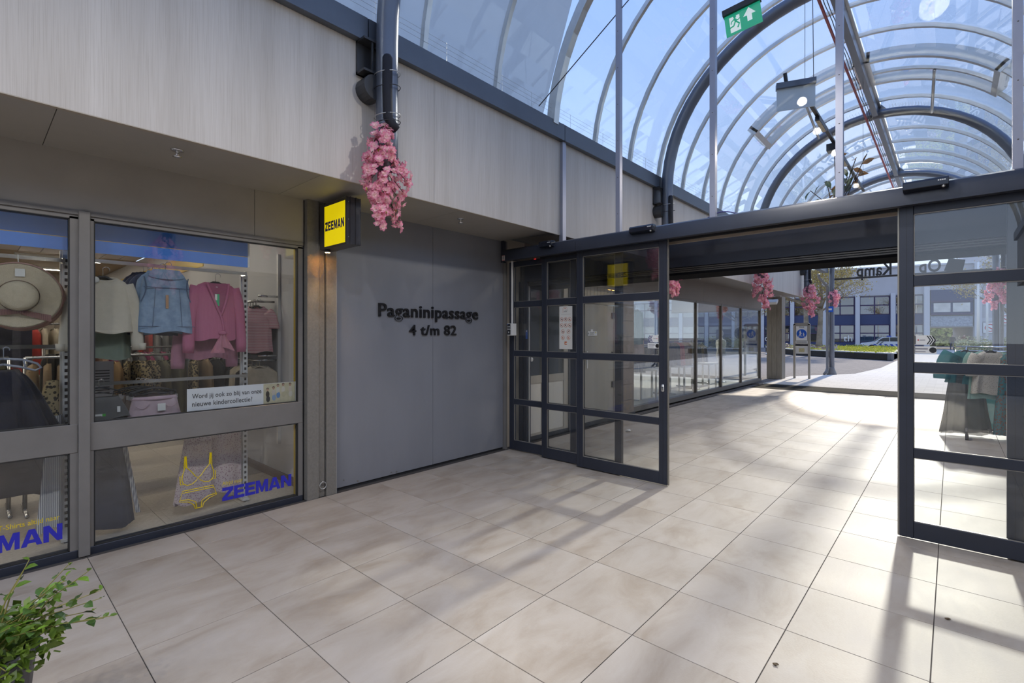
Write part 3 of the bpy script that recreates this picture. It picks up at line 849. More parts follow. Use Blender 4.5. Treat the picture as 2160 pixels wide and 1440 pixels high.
# ------------------------------------------------------------------ storefront frame
XG = -4.735
sf = thing('window_2', 'grey-brown framed shop window full of clothes', None, kind='structure')
bx('transom_panel', TAUPE, sf, -4.70, -4.80, -4.0, 1.739, 2.505, Z_SOF)
bx('transom_panel', TAUPE, sf, -4.70, -4.80, 1.743, 2.19, 2.505, Z_SOF)
bx('frame_shadow_gap', BLACK, sf, -4.72, -4.80, 2.185, 2.205, 0, Z_SOF)
MY = [(-4.0, -3.9), (-2.05, -1.985), (0.537, 0.602)]
for a, b in MY:
    bev(bx('mullion', FRAME, sf, -4.675, -4.80, a, b, 0, 2.506), 0.004)
bays = [(-3.9, -2.05), (-1.985, 0.537), (0.602, 2.185)]
for a, b in bays:
    bx('head_rail', FRAME, sf, -4.69, -4.80, a, b, 2.475, 2.505)
    bx('head_rail', FRAME, sf, -4.705, -4.80, a, b, 2.445, 2.475)
    bev(bx('middle_rail', FRAME, sf, -4.70, -4.80, a, b, 0.755, 0.962), 0.004)
    bev(bx('bottom_rail', ANTH, sf, -4.70, -4.80, a, b, -0.01, 0.052), 0.004)
    for y0, y1 in ((a, a + 0.024), (b - 0.047, b)):
        bx('side_bead', FRAME, sf, -4.705, -4.80, y0, y1, 0.05, 2.46)
    for z0, z1 in ((0.052, 0.755), (0.962, 2.446)):
        p = bx('pane', G_SHOP, sf, XG - 0.006, XG + 0.006, a + 0.02, b - 0.04, z0, z1)
        mb = MB().box(-4.704, -4.735, a + 0.022, b - 0.045, z1 - 0.007, z1).box(-4.704, -4.735, a + 0.022, b - 0.045, z0, z0 + 0.007)
        mb.box(-4.704, -4.735, a + 0.022, a + 0.03, z0, z1).box(-4.704, -4.735, b - 0.053, b - 0.045, z0, z1)
        mb.obj('gasket', RUBBER, p)
bx('yellow_edge', mat('yellow_edge', (0.55, 0.36, 0.03), 0.5), sf, -4.76, -4.79, 2.134, 2.138, 0.055, 2.44)
s = bx('sill_stone', SLATE, None, XL, -4.70, -4.0, 2.2, -0.04, -0.006); tag(s, 'rough brown stone strip below the shop window', kind='structure')

# ------------------------------------------------------------------ box sign with lamp
sg = thing('box_sign', 'yellow ZEEMAN light box sign projecting from the post', 'sign')
YEL = mat('lit_yellow_face', (0.70, 0.55, 0.01), 0.4, emit=(1.0, 0.78, 0.0), estr=0.35)
NAVY = mat('navy_print', (0.01, 0.015, 0.16), 0.4)
SB = mat('sign_housing', (0.06, 0.058, 0.06), 0.4, 0.2)
bev(bx('housing', SB, sg, -4.60, -4.085, 2.306, 2.44, 2.435, 2.87), 0.004)
bx('ridge', SB, sg, -4.09, -4.078, 2.335, 2.345, 2.435, 2.87)
bx('ridge', SB, sg, -4.09, -4.078, 2.39, 2.40, 2.435, 2.87)
for s_, y in ((0, 2.3045), (1, 2.4415)):
    f_ = bx('face', YEL, sg, -4.50, -4.112, y - 0.002, y + 0.002, 2.455, 2.838)
    bx('frame_strip', SB, sg, -4.56, -4.502, y - 0.004, y + 0.004, 2.435, 2.87)
    bx('frame_strip', SB, sg, -4.11, -4.085, y - 0.004, y + 0.004, 2.435, 2.87)
    if s_ == 0:
        block_text('ZEEMAN', 'lettering', NAVY, f_, (-4.482, y - 0.002, 2.60), (1, 0, 0), (0, 0, 1), 0.35, 0.085, 0.001, 0.16)
    else:
        block_text('ZEEMAN', 'lettering', NAVY, f_, (-4.13, y + 0.002, 2.60), (-1, 0, 0), (0, 0, 1), 0.35, 0.085, 0.001, 0.16)
bx('bracket', SB, sg, -4.60, -4.645, 2.33, 2.42, 2.6, 2.75)
for zz in (2.5, 2.66, 2.82):
    MB().sphere((-4.08, 2.318, zz), 0.004, 6, 4).obj('rivet', ALU, sg)
lm = thing('spot_lamp', None, None, parent=sg)
MB().lathe([(0.022, 0), (0.026, -0.018), (0.026, -0.026)], (-4.52, 2.345, 2.435), 14).obj('lamp_cup', FRAME_D, lm, True)
MB().lathe([(0.0, -0.027), (0.023, -0.027)], (-4.52, 2.345, 2.435), 14).obj('lamp_bulb', mat('warm_bulb', (1, 0.8, 0.4), 0.4, emit=(1.0, 0.62, 0.2), estr=25), lm)
pl = bpy.data.lights.new('sign_lamp', 'SPOT'); pl.energy = 13; pl.color = (1.0, 0.6, 0.2); pl.shadow_soft_size = 0.02; pl.spot_size = radians(110); pl.spot_blend = 0.8
po_ = bpy.data.objects.new('sign_lamp', pl); po_.location = (-4.52, 2.345, 2.40); po_.rotation_euler = (0, radians(-22), 0); COL.objects.link(po_); po_.parent = lm

# ------------------------------------------------------------------ shop interior shell
SH_X, SH_Y0, SH_Y1, SH_Z = -16.5, -6.5, 2.33, 3.12
TERR = tile_mat('terrazzo_tile', (0.36, 0.31, 0.25), (0.46, 0.41, 0.35), (0.56, 0.52, 0.46), (0.35, 0.5), sc=22)
sh = thing('floor', 'speckled stone tile floor inside the clothes shop', None, kind='structure')
bx('grout_bed', mat('shop_grout', (0.25, 0.22, 0.19), 0.9), sh, SH_X, -4.80, SH_Y0, SH_Y1, -0.05, -0.006)
tm = MB().box(-0.298, 0.298, -0.298, 0.298, -0.006, 0).mesh('floor_tile', TERR)
rest = MB()
for i in range(0, 20):
    for j in range(0, 15):
        cx, cy = -5.10 - 0.6 * i, 2.03 - 0.6 * j
        if cx > -9.5 and cy > -1.5:
            o = bpy.data.objects.new('floor_tile', tm); COL.objects.link(o); o.parent = sh; o.location = (cx, cy, 0)
        else:
            rest.box(cx - .298, cx + .298, cy - .298, cy + .298, -.006, 0)
o = rest.obj('floor_tiles', TERR, sh); o['kind'] = 'stuff'
SHW = mat('shop_wall_paint', (0.50, 0.50, 0.53), 0.7)
SHD = mat('shop_back_wall', (0.30, 0.26, 0.22), 0.8, var=0.1, scale=2)
w_ = bx('wall_shop_side', SHW, None, SH_X, -4.80, SH_Y1, SH_Y1 + 0.08, -0.05, SH_Z); tag(w_, 'pale grey partition wall at the right of the shop', kind='structure')
w_ = bx('wall_shop_back', SHD, None, SH_X - 0.1, SH_X, SH_Y0, SH_Y1, 0, SH_Z); tag(w_, 'back wall of the clothes shop', kind='structure')
w_ = bx('wall_shop_far', SHD, None, SH_X, -4.8, SH_Y0 - 0.1, SH_Y0, 0, SH_Z); tag(w_, 'left wall of the clothes shop', kind='structure')
bx('skirting', mat('brown_skirting', (0.15, 0.10, 0.07), 0.6), w_, SH_X, -4.8, SH_Y0, SH_Y0 + 0.02, 0, 0.1)
sk = bx('baseboard_shop', MATS['brown_skirting'], None, SH_X, -4.84, SH_Y1 - 0.015, SH_Y1, 0, 0.09); tag(sk, 'brown skirting along the shop partition', kind='structure')
yb = bx('trim_2', mat('yellow_wall_band', (0.62, 0.42, 0.02), 0.5), None, SH_X, -8.2, SH_Y1 - 0.012, SH_Y1, 2.62, 2.86); tag(yb, 'yellow band high on the shop partition wall', kind='structure')
yb = bx('trim_3', MATS['yellow_wall_band'], None, SH_X, SH_X + 0.012, SH_Y0, SH_Y1, 2.62, 2.86); tag(yb, 'yellow band high on the shop back wall', kind='structure')
sc_ = thing('ceiling', 'brown slatted ceiling inside the clothes shop', None, kind='structure')
bx('ceiling_deck', mat('ceiling_deck', (0.05, 0.04, 0.03), 0.8), sc_, SH_X, -4.80, SH_Y0, SH_Y1, SH_Z + 0.02, SH_Z + 0.05)
CSL = mat('brown_ceiling_slat', (0.26, 0.19, 0.13), 0.6, var=0.1, scale=4)
sm = MB().box(SH_X + 4.0, -4.82, -0.135, 0.135, SH_Z, SH_Z + 0.02).mesh('ceiling_slat', CSL)
for j in range(31):
    o = bpy.data.objects.new('ceiling_slat', sm); COL.objects.link(o); o.parent = sc_; o.location = (0, SH_Y1 - 0.16 - 0.284 * j, 0)
o = bx('ceiling_slat', CSL, sc_, SH_X, SH_X + 3.98, SH_Y0, SH_Y1, SH_Z, SH_Z + 0.02)
LMP = mat('tube_light', (1, 1, 1), 0.5, emit=(1.0, 0.90, 0.74), estr=17.0)
n_ = 0
for x in (-6.2, -8.4, -10.6, -12.8, -15.0):
    for y in (1.2, -0.7, -2.6, -4.6):
        t = thing('strip_light', '%s strip light in the %s row from the shop window' % ({1.2: 'partition side', -0.7: 'second', -2.6: 'third', -4.6: 'farthest'}[y], {-6.2: 'first', -8.4: 'second', -10.6: 'third', -12.8: 'fourth', -15.0: 'last'}[x]), 'ceiling light', 'strip lights in the shop')
        MB().box(x - 0.06, x + 0.06, y - 0.62, y + 0.62, SH_Z - 0.05, SH_Z).obj('fitting', WHITE, t)
        MB().box(x - 0.045, x + 0.045, y - 0.6, y + 0.6, SH_Z - 0.058, SH_Z - 0.05).obj('tube', LMP, t)
# blue signband inside the top of the windows
BLU = mat('cobalt_board', (0.06, 0.24, 0.80), 0.35)
bb = thing('blue_band', 'cobalt blue board with thin yellow line inside top of shop window', 'sign board')
bx('board', BLU, bb, -4.90, -4.915, -3.9, 1.754, 2.238, 2.56)
bx('yellow_line', MATS['yellow_wall_band'], bb, -4.8985, -4.90, -3.9, 1.754, 2.333, 2.337)
bx('end_cap', WHITE, bb, -4.895, -4.92, 1.754, 1.768, 2.238, 2.56)
for yy in (-3.0, -1.0, 0.9):
    bx('hanger_strip', WHITE, bb, -4.905, -4.91, yy, yy + 0.02, 2.56, SH_Z)

# ------------------------------------------------------------------ shop fitting uprights and rails
UPR = mat('white_upright', (0.62, 0.62, 0.62), 0.35, 0.2)
SLOT = mat('dark_slot', (0.03, 0.02, 0.02), 0.8)
def upright(y, x, h, lab):
    t = thing('display_upright', lab, 'display post', 'slotted uprights in the shop window')
    bx('column', UPR, t, x, x - 0.03, y - 0.02, y + 0.02, 0.03, h)
    bx('column_side', UPR, t, x - 0.03, x - 0.055, y - 0.032, y - 0.02, 0.03, h)
    bx('column_side', UPR, t, x - 0.03, x - 0.055, y + 0.02, y + 0.032, 0.03, h)
    mb = MB()
    z = 0.12
    while z < h - 0.05:
        mb.box(x - 0.001, x + 0.0012, y - 0.009, y + 0.009, z, z + 0.024); z += 0.05
    o = mb.obj('slots', SLOT, t); o['kind'] = 'stuff'
    bx('foot', UPR, t, x + 0.02, x - 0.30, y - 0.03, y + 0.03, 0.012, 0.03)
    MB().cyl((x, y, 0), (x, y, 0.012), 0.014, 10).obj('glide', FRAME_D, t)
upright(0.512, -5.10, 2.26, 'white slotted upright beside the straw hat')
upright(1.797, -5.08, 2.20, 'white slotted upright right of the pink cardigan')
upright(-0.9, -5.10, 2.26, 'white slotted upright left of the straw hat')
def rail(name, y0, y1, x, z, lab, r=0.012, flat=True):
    t = thing(name, lab, 'clothes rail', 'front display rails')
    bx('bar', CHROME, t, x, x - 0.012, y0, y1, z - 0.014, z + 0.014)
    for yy in (y0, y1):
        bx('end_bracket', CHROME, t, x + 0.002, x - 0.10, yy - 0.008, yy + 0.008, z - 0.02, z + 0.02)
    return t
rail('display_rail', 0.535, 1.775, -5.005, 2.19, 'chrome upper rail holding sweater vest and cardigan')
rail('display_rail', 0.535, 1.775, -4.985, 1.222, 'chrome lower rail above the lilac shorts')
rail('display_rail', -0.88, 0.49, -5.005, 2.17, 'chrome upper rail the straw hat hangs from')
rail('display_rail', -0.88, 0.49, -5.005, 1.52, 'chrome lower rail above the black tulle skirt')

# ------------------------------------------------------------------ garments
def fab(name, col, var=0.08, scale=25, col2=None, rough=0.85, stretch=(1, 1, 1), bump=0.25, bscale=250, transl=0.0):
    return mat(name, col, rough, 0, var=var, scale=scale, stretch=stretch, bump=bump, bscale=bscale, col2=col2, sheen=0.15, transl=transl)
def stripes(name, c1, c2, sc, axis=2, thr=0.5):
    m = bpy.data.materials.new(name); m.use_nodes = True
    n, l = m.node_tree.nodes, m.node_tree.links
    b = n['Principled BSDF']; b.inputs['Roughness'].default_value = 0.85
    tc = n.new('ShaderNodeTexCoord'); wv = n.new('ShaderNodeTexWave'); wv.wave_type = 'BANDS'; wv.bands_direction = 'XYZ'[axis]
    wv.inputs['Scale'].default_value = sc; wv.inputs['Distortion'].default_value = 0.6
    rp = n.new('ShaderNodeValToRGB'); rp.color_ramp.elements[0].position = thr - 0.06; rp.color_ramp.elements[1].position = thr + 0.06
    rp.color_ramp.elements[0].color = (*c1, 1); rp.color_ramp.elements[1].color = (*c2, 1)
    l.new(tc.outputs['Object'], wv.inputs['Vector']); l.new(wv.outputs[0], rp.inputs[0]); l.new(rp.outputs[0], b.inputs['Base Color'])
    MATS[name] = m
    return m
def spots_m(name, base, spot, sc, thr=0.32):
    m = bpy.data.materials.new(name); m.use_nodes = True
    n, l = m.node_tree.nodes, m.node_tree.links
    b = n['Principled BSDF']; b.inputs['Roughness'].default_value = 0.85
    tc = n.new('ShaderNodeTexCoord'); vo = n.new('ShaderNodeTexVoronoi'); vo.inputs['Scale'].default_value = sc
    rp = n.new('ShaderNodeValToRGB'); rp.color_ramp.elements[0].position = thr; rp.color_ramp.elements[1].position = thr + 0.06
    rp.color_ramp.elements[0].color = (*spot, 1); rp.color_ramp.elements[1].color = (*base, 1)
    l.new(tc.outputs['Object'], vo.inputs['Vector']); l.new(vo.outputs['Distance'], rp.inputs[0]); l.new(rp.outputs[0], b.inputs['Base Color'])
    MATS[name] = m
    return m
CREAM = fab('cream_jersey', (0.62, 0.57, 0.47), 0.05)
DENIM = fab('light_denim', (0.17, 0.26, 0.40), 0.0, 14, (0.30, 0.42, 0.58), bump=0.4, bscale=400)
DENIMD = fab('dark_denim', (0.035, 0.05, 0.10), 0.3, 14)
PINK = stripes('ribbed_pink_knit', (0.40, 0.11, 0.20), (0.50, 0.16, 0.26), 55, 1)
PINKD = fab('pink_inside', (0.32, 0.09, 0.16))
LILAC = fab('lilac_denim', (0.50, 0.38, 0.42), 0.08, 12)
NAVYF = fab('navy_cloth', (0.03, 0.038, 0.065), 0.2, 8)
TULLE = fab('black_tulle', (0.010, 0.010, 0.022), 0.35, 20)
FLORAL = spots_m('lilac_floral', (0.56, 0.46, 0.47), (0.28, 0.16, 0.21), 75, 0.30)
STRIPE = stripes('pale_stripe', (0.62, 0.62, 0.62), (0.22, 0.22, 0.26), 28, 1)
LEOP = spots_m('leopard_print', (0.42, 0.33, 0.18), (0.04, 0.03, 0.02), 42, 0.42)
PSTR = stripes('pink_white_stripe', (0.45, 0.10, 0.16), (0.68, 0.58, 0.58), 26, 2)
PLAST = BLACK
def hanger(parent, M, w=0.2, mat_=None, hook=True):
    mb = MB()
    mb.tube([(-w, 0, -0.075), (-w * 0.55, 0, -0.035), (-0.02, 0, 0), (0.02, 0, 0), (w * 0.55, 0, -0.035), (w, 0, -0.075)], [0.008, 0.011, 0.012, 0.012, 0.011, 0.008], 6)
    mb.xform(M); o = mb.obj('hanger', mat_ or PLAST, parent, True)
    if hook:
        h = MB().tube([(0, 0, 0.0), (0, 0, 0.05)] + [(0.02 - 0.022 * cos(a), 0, 0.06 + 0.022 * sin(a)) for a in [pi * k / 7 for k in range(9)]], 0.0022, 5)
        h.xform(M); h.obj('hook', CHROME, o, True)
    return o
def garment_mb(wt, wb, L, d=0.035, folds=6, famp=0.01, nk=0.075, slope=0.07, seed=0, nu=48, nv=16, neck_drop=0.03, flare=1.0, twist=0.0):
    """closed body of a hanging garment: x = width, y = depth, z down from 0"""
    r = random.Random(seed); ph = [r.uniform(0, 6.28) for _ in range(4)]
    def fn(u, v):
        a = 2 * pi * u
        cu, su = cos(a), sin(a)
        if v < 0.12:
            k = v / 0.12
            hw = nk + (wt - nk) * k ** 0.8
            hd = 0.03 + (d - 0.03) * k
            z = -slope * k ** 1.3 - (neck_drop * (1 - k) * max(0, -su))
        else:
            k = (v - 0.12) / 0.88
            hw = wt + (wb - wt) * k ** flare
            hd = d * (1 + 0.35 * k)
            z = -slope - (L - slope) * k
        f = (0.15 + 0.85 * min(1, max(0, (v - 0.1) / 0.7)))
        yo = famp * f * (sin(folds * a + ph[0] + 1.2 * v) + 0.5 * sin((folds * 2 + 1) * a + ph[1]))
        x = hw * (abs(cu) ** 0.6) * (1 if cu >= 0 else -1) * (1 + 0.02 * f * sin(7 * v + ph[2]))
        y = hd * (abs(su) ** 0.8) * (1 if su >= 0 else -1) + yo
        z += -0.012 * f * sin(2 * x / max(wb, .01) * 2.2 + ph[3]) * (1 if v > 0.95 else 0)
        return (x, y, z)
    return MB().grid(fn, nu, nv, True)
def sleeve_mb(side, wt, slope, L, r0=0.065, r1=0.045, out=0.05, d=0.6, z0=None, curve=0.0):
    s_ = side
    p0 = (s_ * (wt - 0.03), 0, -slope + 0.012 if z0 is None else z0)
    pts = []; rs = []
    for k in range(9):
        t = k / 8
        pts.append((p0[0] + s_ * (out * sin(t * pi / 2) + 0.03 * min(1, t * 3)), -0.004 + curve * t, p0[2] - 0.035 - (L) * t + 0.03 * (1 - t)))
        rs.append(r0 + (r1 - r0) * t + 0.004 * sin(9 * t))
    mb = MB(); mb.tube(pts, rs, 12)
    mb.v = [(x, y * d, z) for (x, y, z) in mb.v]
    return mb
def place(x, y, z, rz):
    return Matrix.Translation((x, y, z)) @ Matrix.Rotation(rz, 4, 'Z')
FR = pi / 2         # faces the window: local x along +Y, local -y towards +X
def garment(name, label, cat, m, M, wt, wb, L, group=None, sleeves=None, hang=True, hm=None, **kw):
    o = garment_mb(wt, wb, L, **kw).xform(M).obj(name, m, None, True)
    tag(o, label, cat, group)
    sl = kw.get('slope', 0.07)
    if sleeves:
        for s_ in (-1, 1):
            sleeve_mb(s_, wt, sl, *sleeves).xform(M).obj('sleeve', m, o, True)
    if hang: hanger(o, M @ Matrix.Translation((0, 0, -0.0)), wt * 0.86, hm)
    return o
GW = 'garments hung in the shop window'
# cream sweater (on the upper rail) and the ones behind it
Msw = place(-5.005, 0.72, 2.065, FR)
o = garment('sweater', 'cream long-sleeved sweater hanging beside the window mullion', 'sweater', CREAM, Msw, 0.165, 0.185, 0.44, GW, sleeves=(0.50, 0.06, 0.036, 0.055), d=0.05, folds=4, famp=0.006, seed=2, nk=0.085, slope=0.06)
MB().tube([(Msw @ Vector((0.08 * cos(a), -0.035 * sin(a) if sin(a) > 0 else -0.02 * sin(a), -0.006 - 0.03 * max(0, sin(a))))) for a in [2 * pi * k / 20 for k in range(20)]], 0.009, 6, closed=True).obj('collar', CREAM, o, True)
M2 = garment_mb(0.183, 0.186, 0.035, d=0.055, folds=4, famp=0.004, nk=0.18, slope=0.001, seed=2).xform(place(-5.005, 0.72, 1.66, FR)).obj('waistband', CREAM, o, True)
for q, s_ in enumerate((-1, 1)):
    MB().cyl(Msw @ Vector((s_ * 0.246, -0.002, -0.525)), Msw @ Vector((s_ * 0.246, -0.002, -0.58)), 0.034, 10, 0.03).obj('cuff', CREAM, o, True)
MB().lathe([(0, 0.004), (0.022, 0.004), (0.024, 0)], tuple(Msw @ Vector((-0.055, -0.07, -0.03))), 14, 'x').obj('security_tag', WHITE, o, True)
garment('sweater', 'sage green top behind the cream sweater', 'top', fab('sage_cloth', (0.20, 0.24, 0.19)), place(-5.12, 0.74, 1.93, FR), 0.17, 0.18, 0.52, GW, seed=5)
# denim vests
def vest(x, y, z, rz, m, lab, detail=True):
    M = place(x, y, z, rz)
    o = tag(garment_mb(0.155, 0.205, 0.52, d=0.045, folds=3, famp=0.007, nk=0.09, slope=0.065, seed=3, flare=0.55).xform(M).obj('denim_vest', m, None, True), lab, 'vest', GW)
    MB().grid(lambda u, v: M @ Vector(((0.095 + 0.035 * v) * cos(pi + pi * u) * 1.0, -0.055 + 0.03 * abs(cos(pi * u)) - 0.016 * v, 0.012 - 0.055 * v - 0.03 * sin(pi * u) * v)), 14, 4).obj('collar', m, o, True)
    if detail:
        st = mat('denim_seam', (0.09, 0.13, 0.22), 0.8)
        MB().tube([M @ Vector((-0.165 + 0.33 * k / 8, -0.058 - 0.004 * sin(3 * k), -0.145)) for k in range(9)], 0.0028, 4).obj('yoke_seam', st, o)
        MB().tube([M @ Vector((-0.2 + 0.4 * k / 8, -0.064, -0.472)) for k in range(9)], 0.0025, 4).obj('hem_seam', st, o)
        for s_ in (-1, 1):
            MB().tube([M @ Vector((s_ * (0.158 - 0.022 * sin(pi * k / 8) + 0.02 * k / 8), -0.03 - 0.012 * sin(pi * k / 8), -0.055 - 0.21 * k / 8)) for k in range(9)], 0.0045, 5).obj('armhole', st, o)
            MB().tube([M @ Vector((s_ * (0.085 + 0.02 * k / 6), -0.061, -0.15 - 0.32 * k / 6)) for k in range(7)], 0.002, 4).obj('panel_seam', st, o)
        bx('back_label', mat('tan_label', (0.42, 0.24, 0.13), 0.6), o, -4.932, -4.935, 1.12, 1.14, 1.83, 1.945)
    hanger(o, M, 0.13)
    return o
vest(-5.0, 1.135, 2.15, FR, DENIM, 'light blue denim vest hanging between cream sweater and pink cardigan')
vest(-5.07, 1.11, 2.14, FR + 0.05, DENIM, 'second light denim vest just behind the front one', False)
for k in range(3):
    vest(-5.13 - 0.06 * k, 1.07 - 0.02 * k, 2.13, FR + 0.1 * k, DENIMD, 'dark denim vest in the row behind the light ones', False)
# pink cardigan with V-neck and tied front
Mc = place(-5.0, 1.515, 2.085, FR)
pc = garment('cardigan', 'dusky pink ribbed wrap cardigan with green tag', 'cardigan', PINK, Mc, 0.17, 0.165, 0.52, GW, sleeves=(0.56, 0.062, 0.042, 0.045), d=0.05, folds=3, famp=0.006, seed=9, nk=0.085, slope=0.055)
vn = MB().add([Mc @ Vector(p) for p in ((-0.075, -0.056, -0.012), (0.085, -0.056, -0.012), (0.075, -0.064, -0.10), (0.022, -0.069, -0.30), (-0.045, -0.066, -0.10))], [(0, 1, 2, 3, 4)]); vn.obj('inner_front', PINKD, pc)
for s_, px in ((-1, -0.085), (1, 0.09)):
    MB().tube([Mc @ Vector((px + (0.022 - px) * k / 8 + (0.0 if s_ < 0 else 0.012 * sin(pi * k / 8)), -0.058 - 0.012 * sin(pi * k / 16), -0.01 - 0.295 * k / 8)) for k in range(9)] + ([Mc @ Vector((0.03 + 0.02 * k / 4, -0.068, -0.305 - 0.16 * k / 4)) for k in range(1, 5)] if s_ < 0 else []), 0.011, 6).obj('front_band', PINK, pc, True)
MB().sphere(Mc @ Vector((0.035, -0.075, -0.46)), 0.03, 10, 8, (0.6, 1.2, 0.7)).obj('tie_knot', PINK, pc, True)
MB().grid(lambda u, v: Mc @ Vector((0.04 + (0.02 + 0.12 * v) * (u - 0.3), -0.082 + 0.01 * sin(9 * u), -0.47 - 0.13 * v * (0.8 + 0.4 * u))), 9, 5).obj('tie_tail', fab('pink_tie', (0.50, 0.20, 0.26)), pc, True)
MB().grid(lambda u, v: Mc @ Vector((0.03 + (0.02 + 0.10 * v) * (u - 0.8), -0.078 + 0.008 * sin(8 * u), -0.48 - 0.16 * v)), 9, 5).obj('tie_tail', MATS['pink_tie'], pc, True)
tg = bx('price_tag', mat('mint_tag', (0.05, 0.42, 0.20), 0.5), pc, -4.929, -4.931, 1.49, 1.525, 1.87, 1.975)
bx('tag_print', WHITE, tg, -4.9285, -4.929, 1.49, 1.507, 1.92, 1.973)
bx('neck_label', WHITE, pc, -4.94, -4.943, 1.50, 1.515, 2.03, 2.042)
garment('cardigan', 'pale pink cardigan tail hanging behind the wrap cardigan', 'cardigan', fab('pale_pink_knit', (0.45, 0.20, 0.28)), place(-5.12, 1.47, 1.95, FR), 0.17, 0.18, 0.56, GW, sleeves=(0.55, 0.06, 0.05, 0.05), seed=19)
for k in range(2):
    garment('blouse', 'dark blouse on the rail beside the pink cardigan', 'blouse', NAVYF, place(-5.2 - 0.07 * k, 1.5, 1.98, FR + 0.1), 0.15, 0.16, 0.5, GW, seed=30 + k)
# lilac shorts with dark clip hanger
Ms = place(-4.985, 1.055, 1.095, FR)
sh_o = tag(garment_mb(0.155, 0.215, 0.30, d=0.045, folds=5, famp=0.008, nk=0.15, slope=0.01, seed=4, neck_drop=0.0).xform(Ms).obj('shorts', LILAC, None, True), 'lilac denim shorts on a black clip hanger above the rail sill', 'shorts', GW)
mb = MB().tube([Ms @ Vector((0.15 * cos(a), -0.045 * sin(a), -0.02)) for a in [2 * pi * k / 24 for k in range(24)]], 0.014, 6, closed=True); mb.obj('waistband', fab('lilac_band', (0.46, 0.33, 0.38)), sh_o, True)
for s_ in (-1, 1):
    MB().tube([Ms @ Vector((s_ * (0.05 + 0.09 * k / 6), -0.056 - 0.006 * sin(pi * k / 6), -0.06 - 0.03 * sin(pi * k / 6) - 0.01 * k / 6)) for k in range(7)], 0.0025, 4).obj('pocket_seam', MATS['lilac_band'], sh_o)
bx('price_tag', WHITE, sh_o, -4.915, -4.918, 1.06, 1.115, 0.975, 1.035)
def clip_hanger(parent, M, w=0.15):
    mb = MB().tube([(-w, 0, 0.0), (-w, 0, 0.03), (-w * 0.6, 0, 0.05), (0, 0, 0.065), (w * 0.6, 0, 0.05), (w, 0, 0.03), (w, 0, 0)], 0.006, 6)
    mb.tube([(-w * 0.9, 0, 0.02), (-w * 0.5, 0, 0.012), (0, 0, 0.03), (w * 0.5, 0, 0.012), (w * 0.9, 0, 0.02)], 0.005, 6)
    o = mb.xform(M).obj('hanger', PLAST, parent, True)
    h = MB().tube([(0, 0, 0.06), (0, 0, 0.11)] + [(0.014 - 0.016 * cos(a), 0, 0.115 + 0.016 * sin(a)) for a in [pi * k / 7 for k in range(9)]], 0.0022, 5).xform(M)
    h.obj('hook', CHROME, o, True)
    for s_ in (-1, 1):
        MB().box(s_ * w - 0.01, s_ * w + 0.01, -0.012, 0.012, -0.03, 0.004).xform(M).obj('clip', CHROME, o)
for q in range(4):
    clip_hanger(sh_o, place(-4.985 - 0.03 * q, 1.055 - 0.006 * q, 1.098, FR + 0.05 * q))
for k in range(4):
    x = -5.04 - 0.055 * k
    g_ = tag(garment_mb(0.15, 0.21, 0.30, d=0.03, folds=5, famp=0.008, nk=0.145, slope=0.01, seed=40 + k, neck_drop=0).xform(place(x, 1.03 - 0.02 * k, 1.10, FR - 0.08 * k)).obj('shorts', (fab('taupe_cloth', (0.19, 0.14, 0.11)), LILAC)[k % 2 == 0 and k > 0], None, True), 'pair of shorts in the row behind the lilac shorts', 'shorts', GW)
    clip_hanger(g_, place(x, 1.03 - 0.02 * k, 1.105, FR - 0.08 * k))
for k, (m_, lab) in enumerate(((fab('charcoal_rib', (0.10, 0.10, 0.10)), 'grey ribbed top with white tag at left of lower window'), (NAVYF, 'navy shorts with a green price label at left of lower window'))):
    g_ = tag(garment_mb(0.14, 0.20, 0.17 + 0.05 * k, d=0.05, folds=4, famp=0.008, nk=0.12, slope=0.03, seed=50 + k, neck_drop=0).xform(place(-4.965 - 0.04 * k, 0.69, 1.12 - 0.09 * k, FR)).obj('folded_top', m_, None, True), lab, 'top', GW)
    if k:
        bx('price_label', WHITE, g_, -4.895, -4.898, 0.655, 0.70, 0.975, 0.995); bx('price_label', mat('green_label', (0.06, 0.40, 0.05), 0.5), g_, -4.895, -4.898, 0.70, 0.72, 0.975, 0.995)
    else:
        bx('swing_tag', WHITE, g_, -4.892, -4.895, 0.79, 0.81, 1.0, 1.045)
        clip_hanger(g_, place(-4.965, 0.69, 1.13, FR), 0.13)
# long hems seen in the lower panes
def panel_cloth(name, lab, cat, m, x, y0, y1, z0, z1, t0, t1, seed, folds=5, famp=0.02, nu=30, hem=0.02):
    r = random.Random(seed); ph = r.uniform(0, 6)
    def fn(u, v):
        a = 2 * pi * u
        k = v
        c = (y0 + y1) / 2; hw = (y1 - y0) / 2
        c2 = (t0 + t1) / 2; h2 = (t1 - t0) / 2
        cc = c2 + (c - c2) * k; hh = h2 + (hw - h2) * k
        su, cu = sin(a), cos(a)
        return (x + 0.04 * su + famp * (0.3 + k) * sin(folds * a + ph) * 0.6, cc + hh * abs(cu) ** 0.7 * (1 if cu > 0 else -1), z1 + (z0 - z1) * k + (hem * sin(3 * a + ph) if k > 0.97 else 0))
    o = MB().grid(fn, nu, 12, True).obj(name, m, None, True)
    return tag(o, lab, cat, GW)
o = panel_cloth('long_skirt', 'long navy skirt reaching the shop floor left in the lower pane', 'skirt', NAVYF, -5.06, 0.60, 0.93, 0.06, 1.05, 0.62, 0.83, 1, 6, 0.022)
MB().grid(lambda u, v: (-5.01 + 0.012 * sin(20 * u), 0.84 + 0.03 * u + 0.09 * v, 0.72 - 0.58 * v), 6, 8).obj('striped_edge', STRIPE, o, True)
panel_cloth('trousers', 'lilac floral wide trouser leg behind the yellow lingerie outline', 'trousers', FLORAL, -5.05, 1.20, 1.50, 0.12, 1.0, 1.33, 1.50, 2, 4, 0.018)
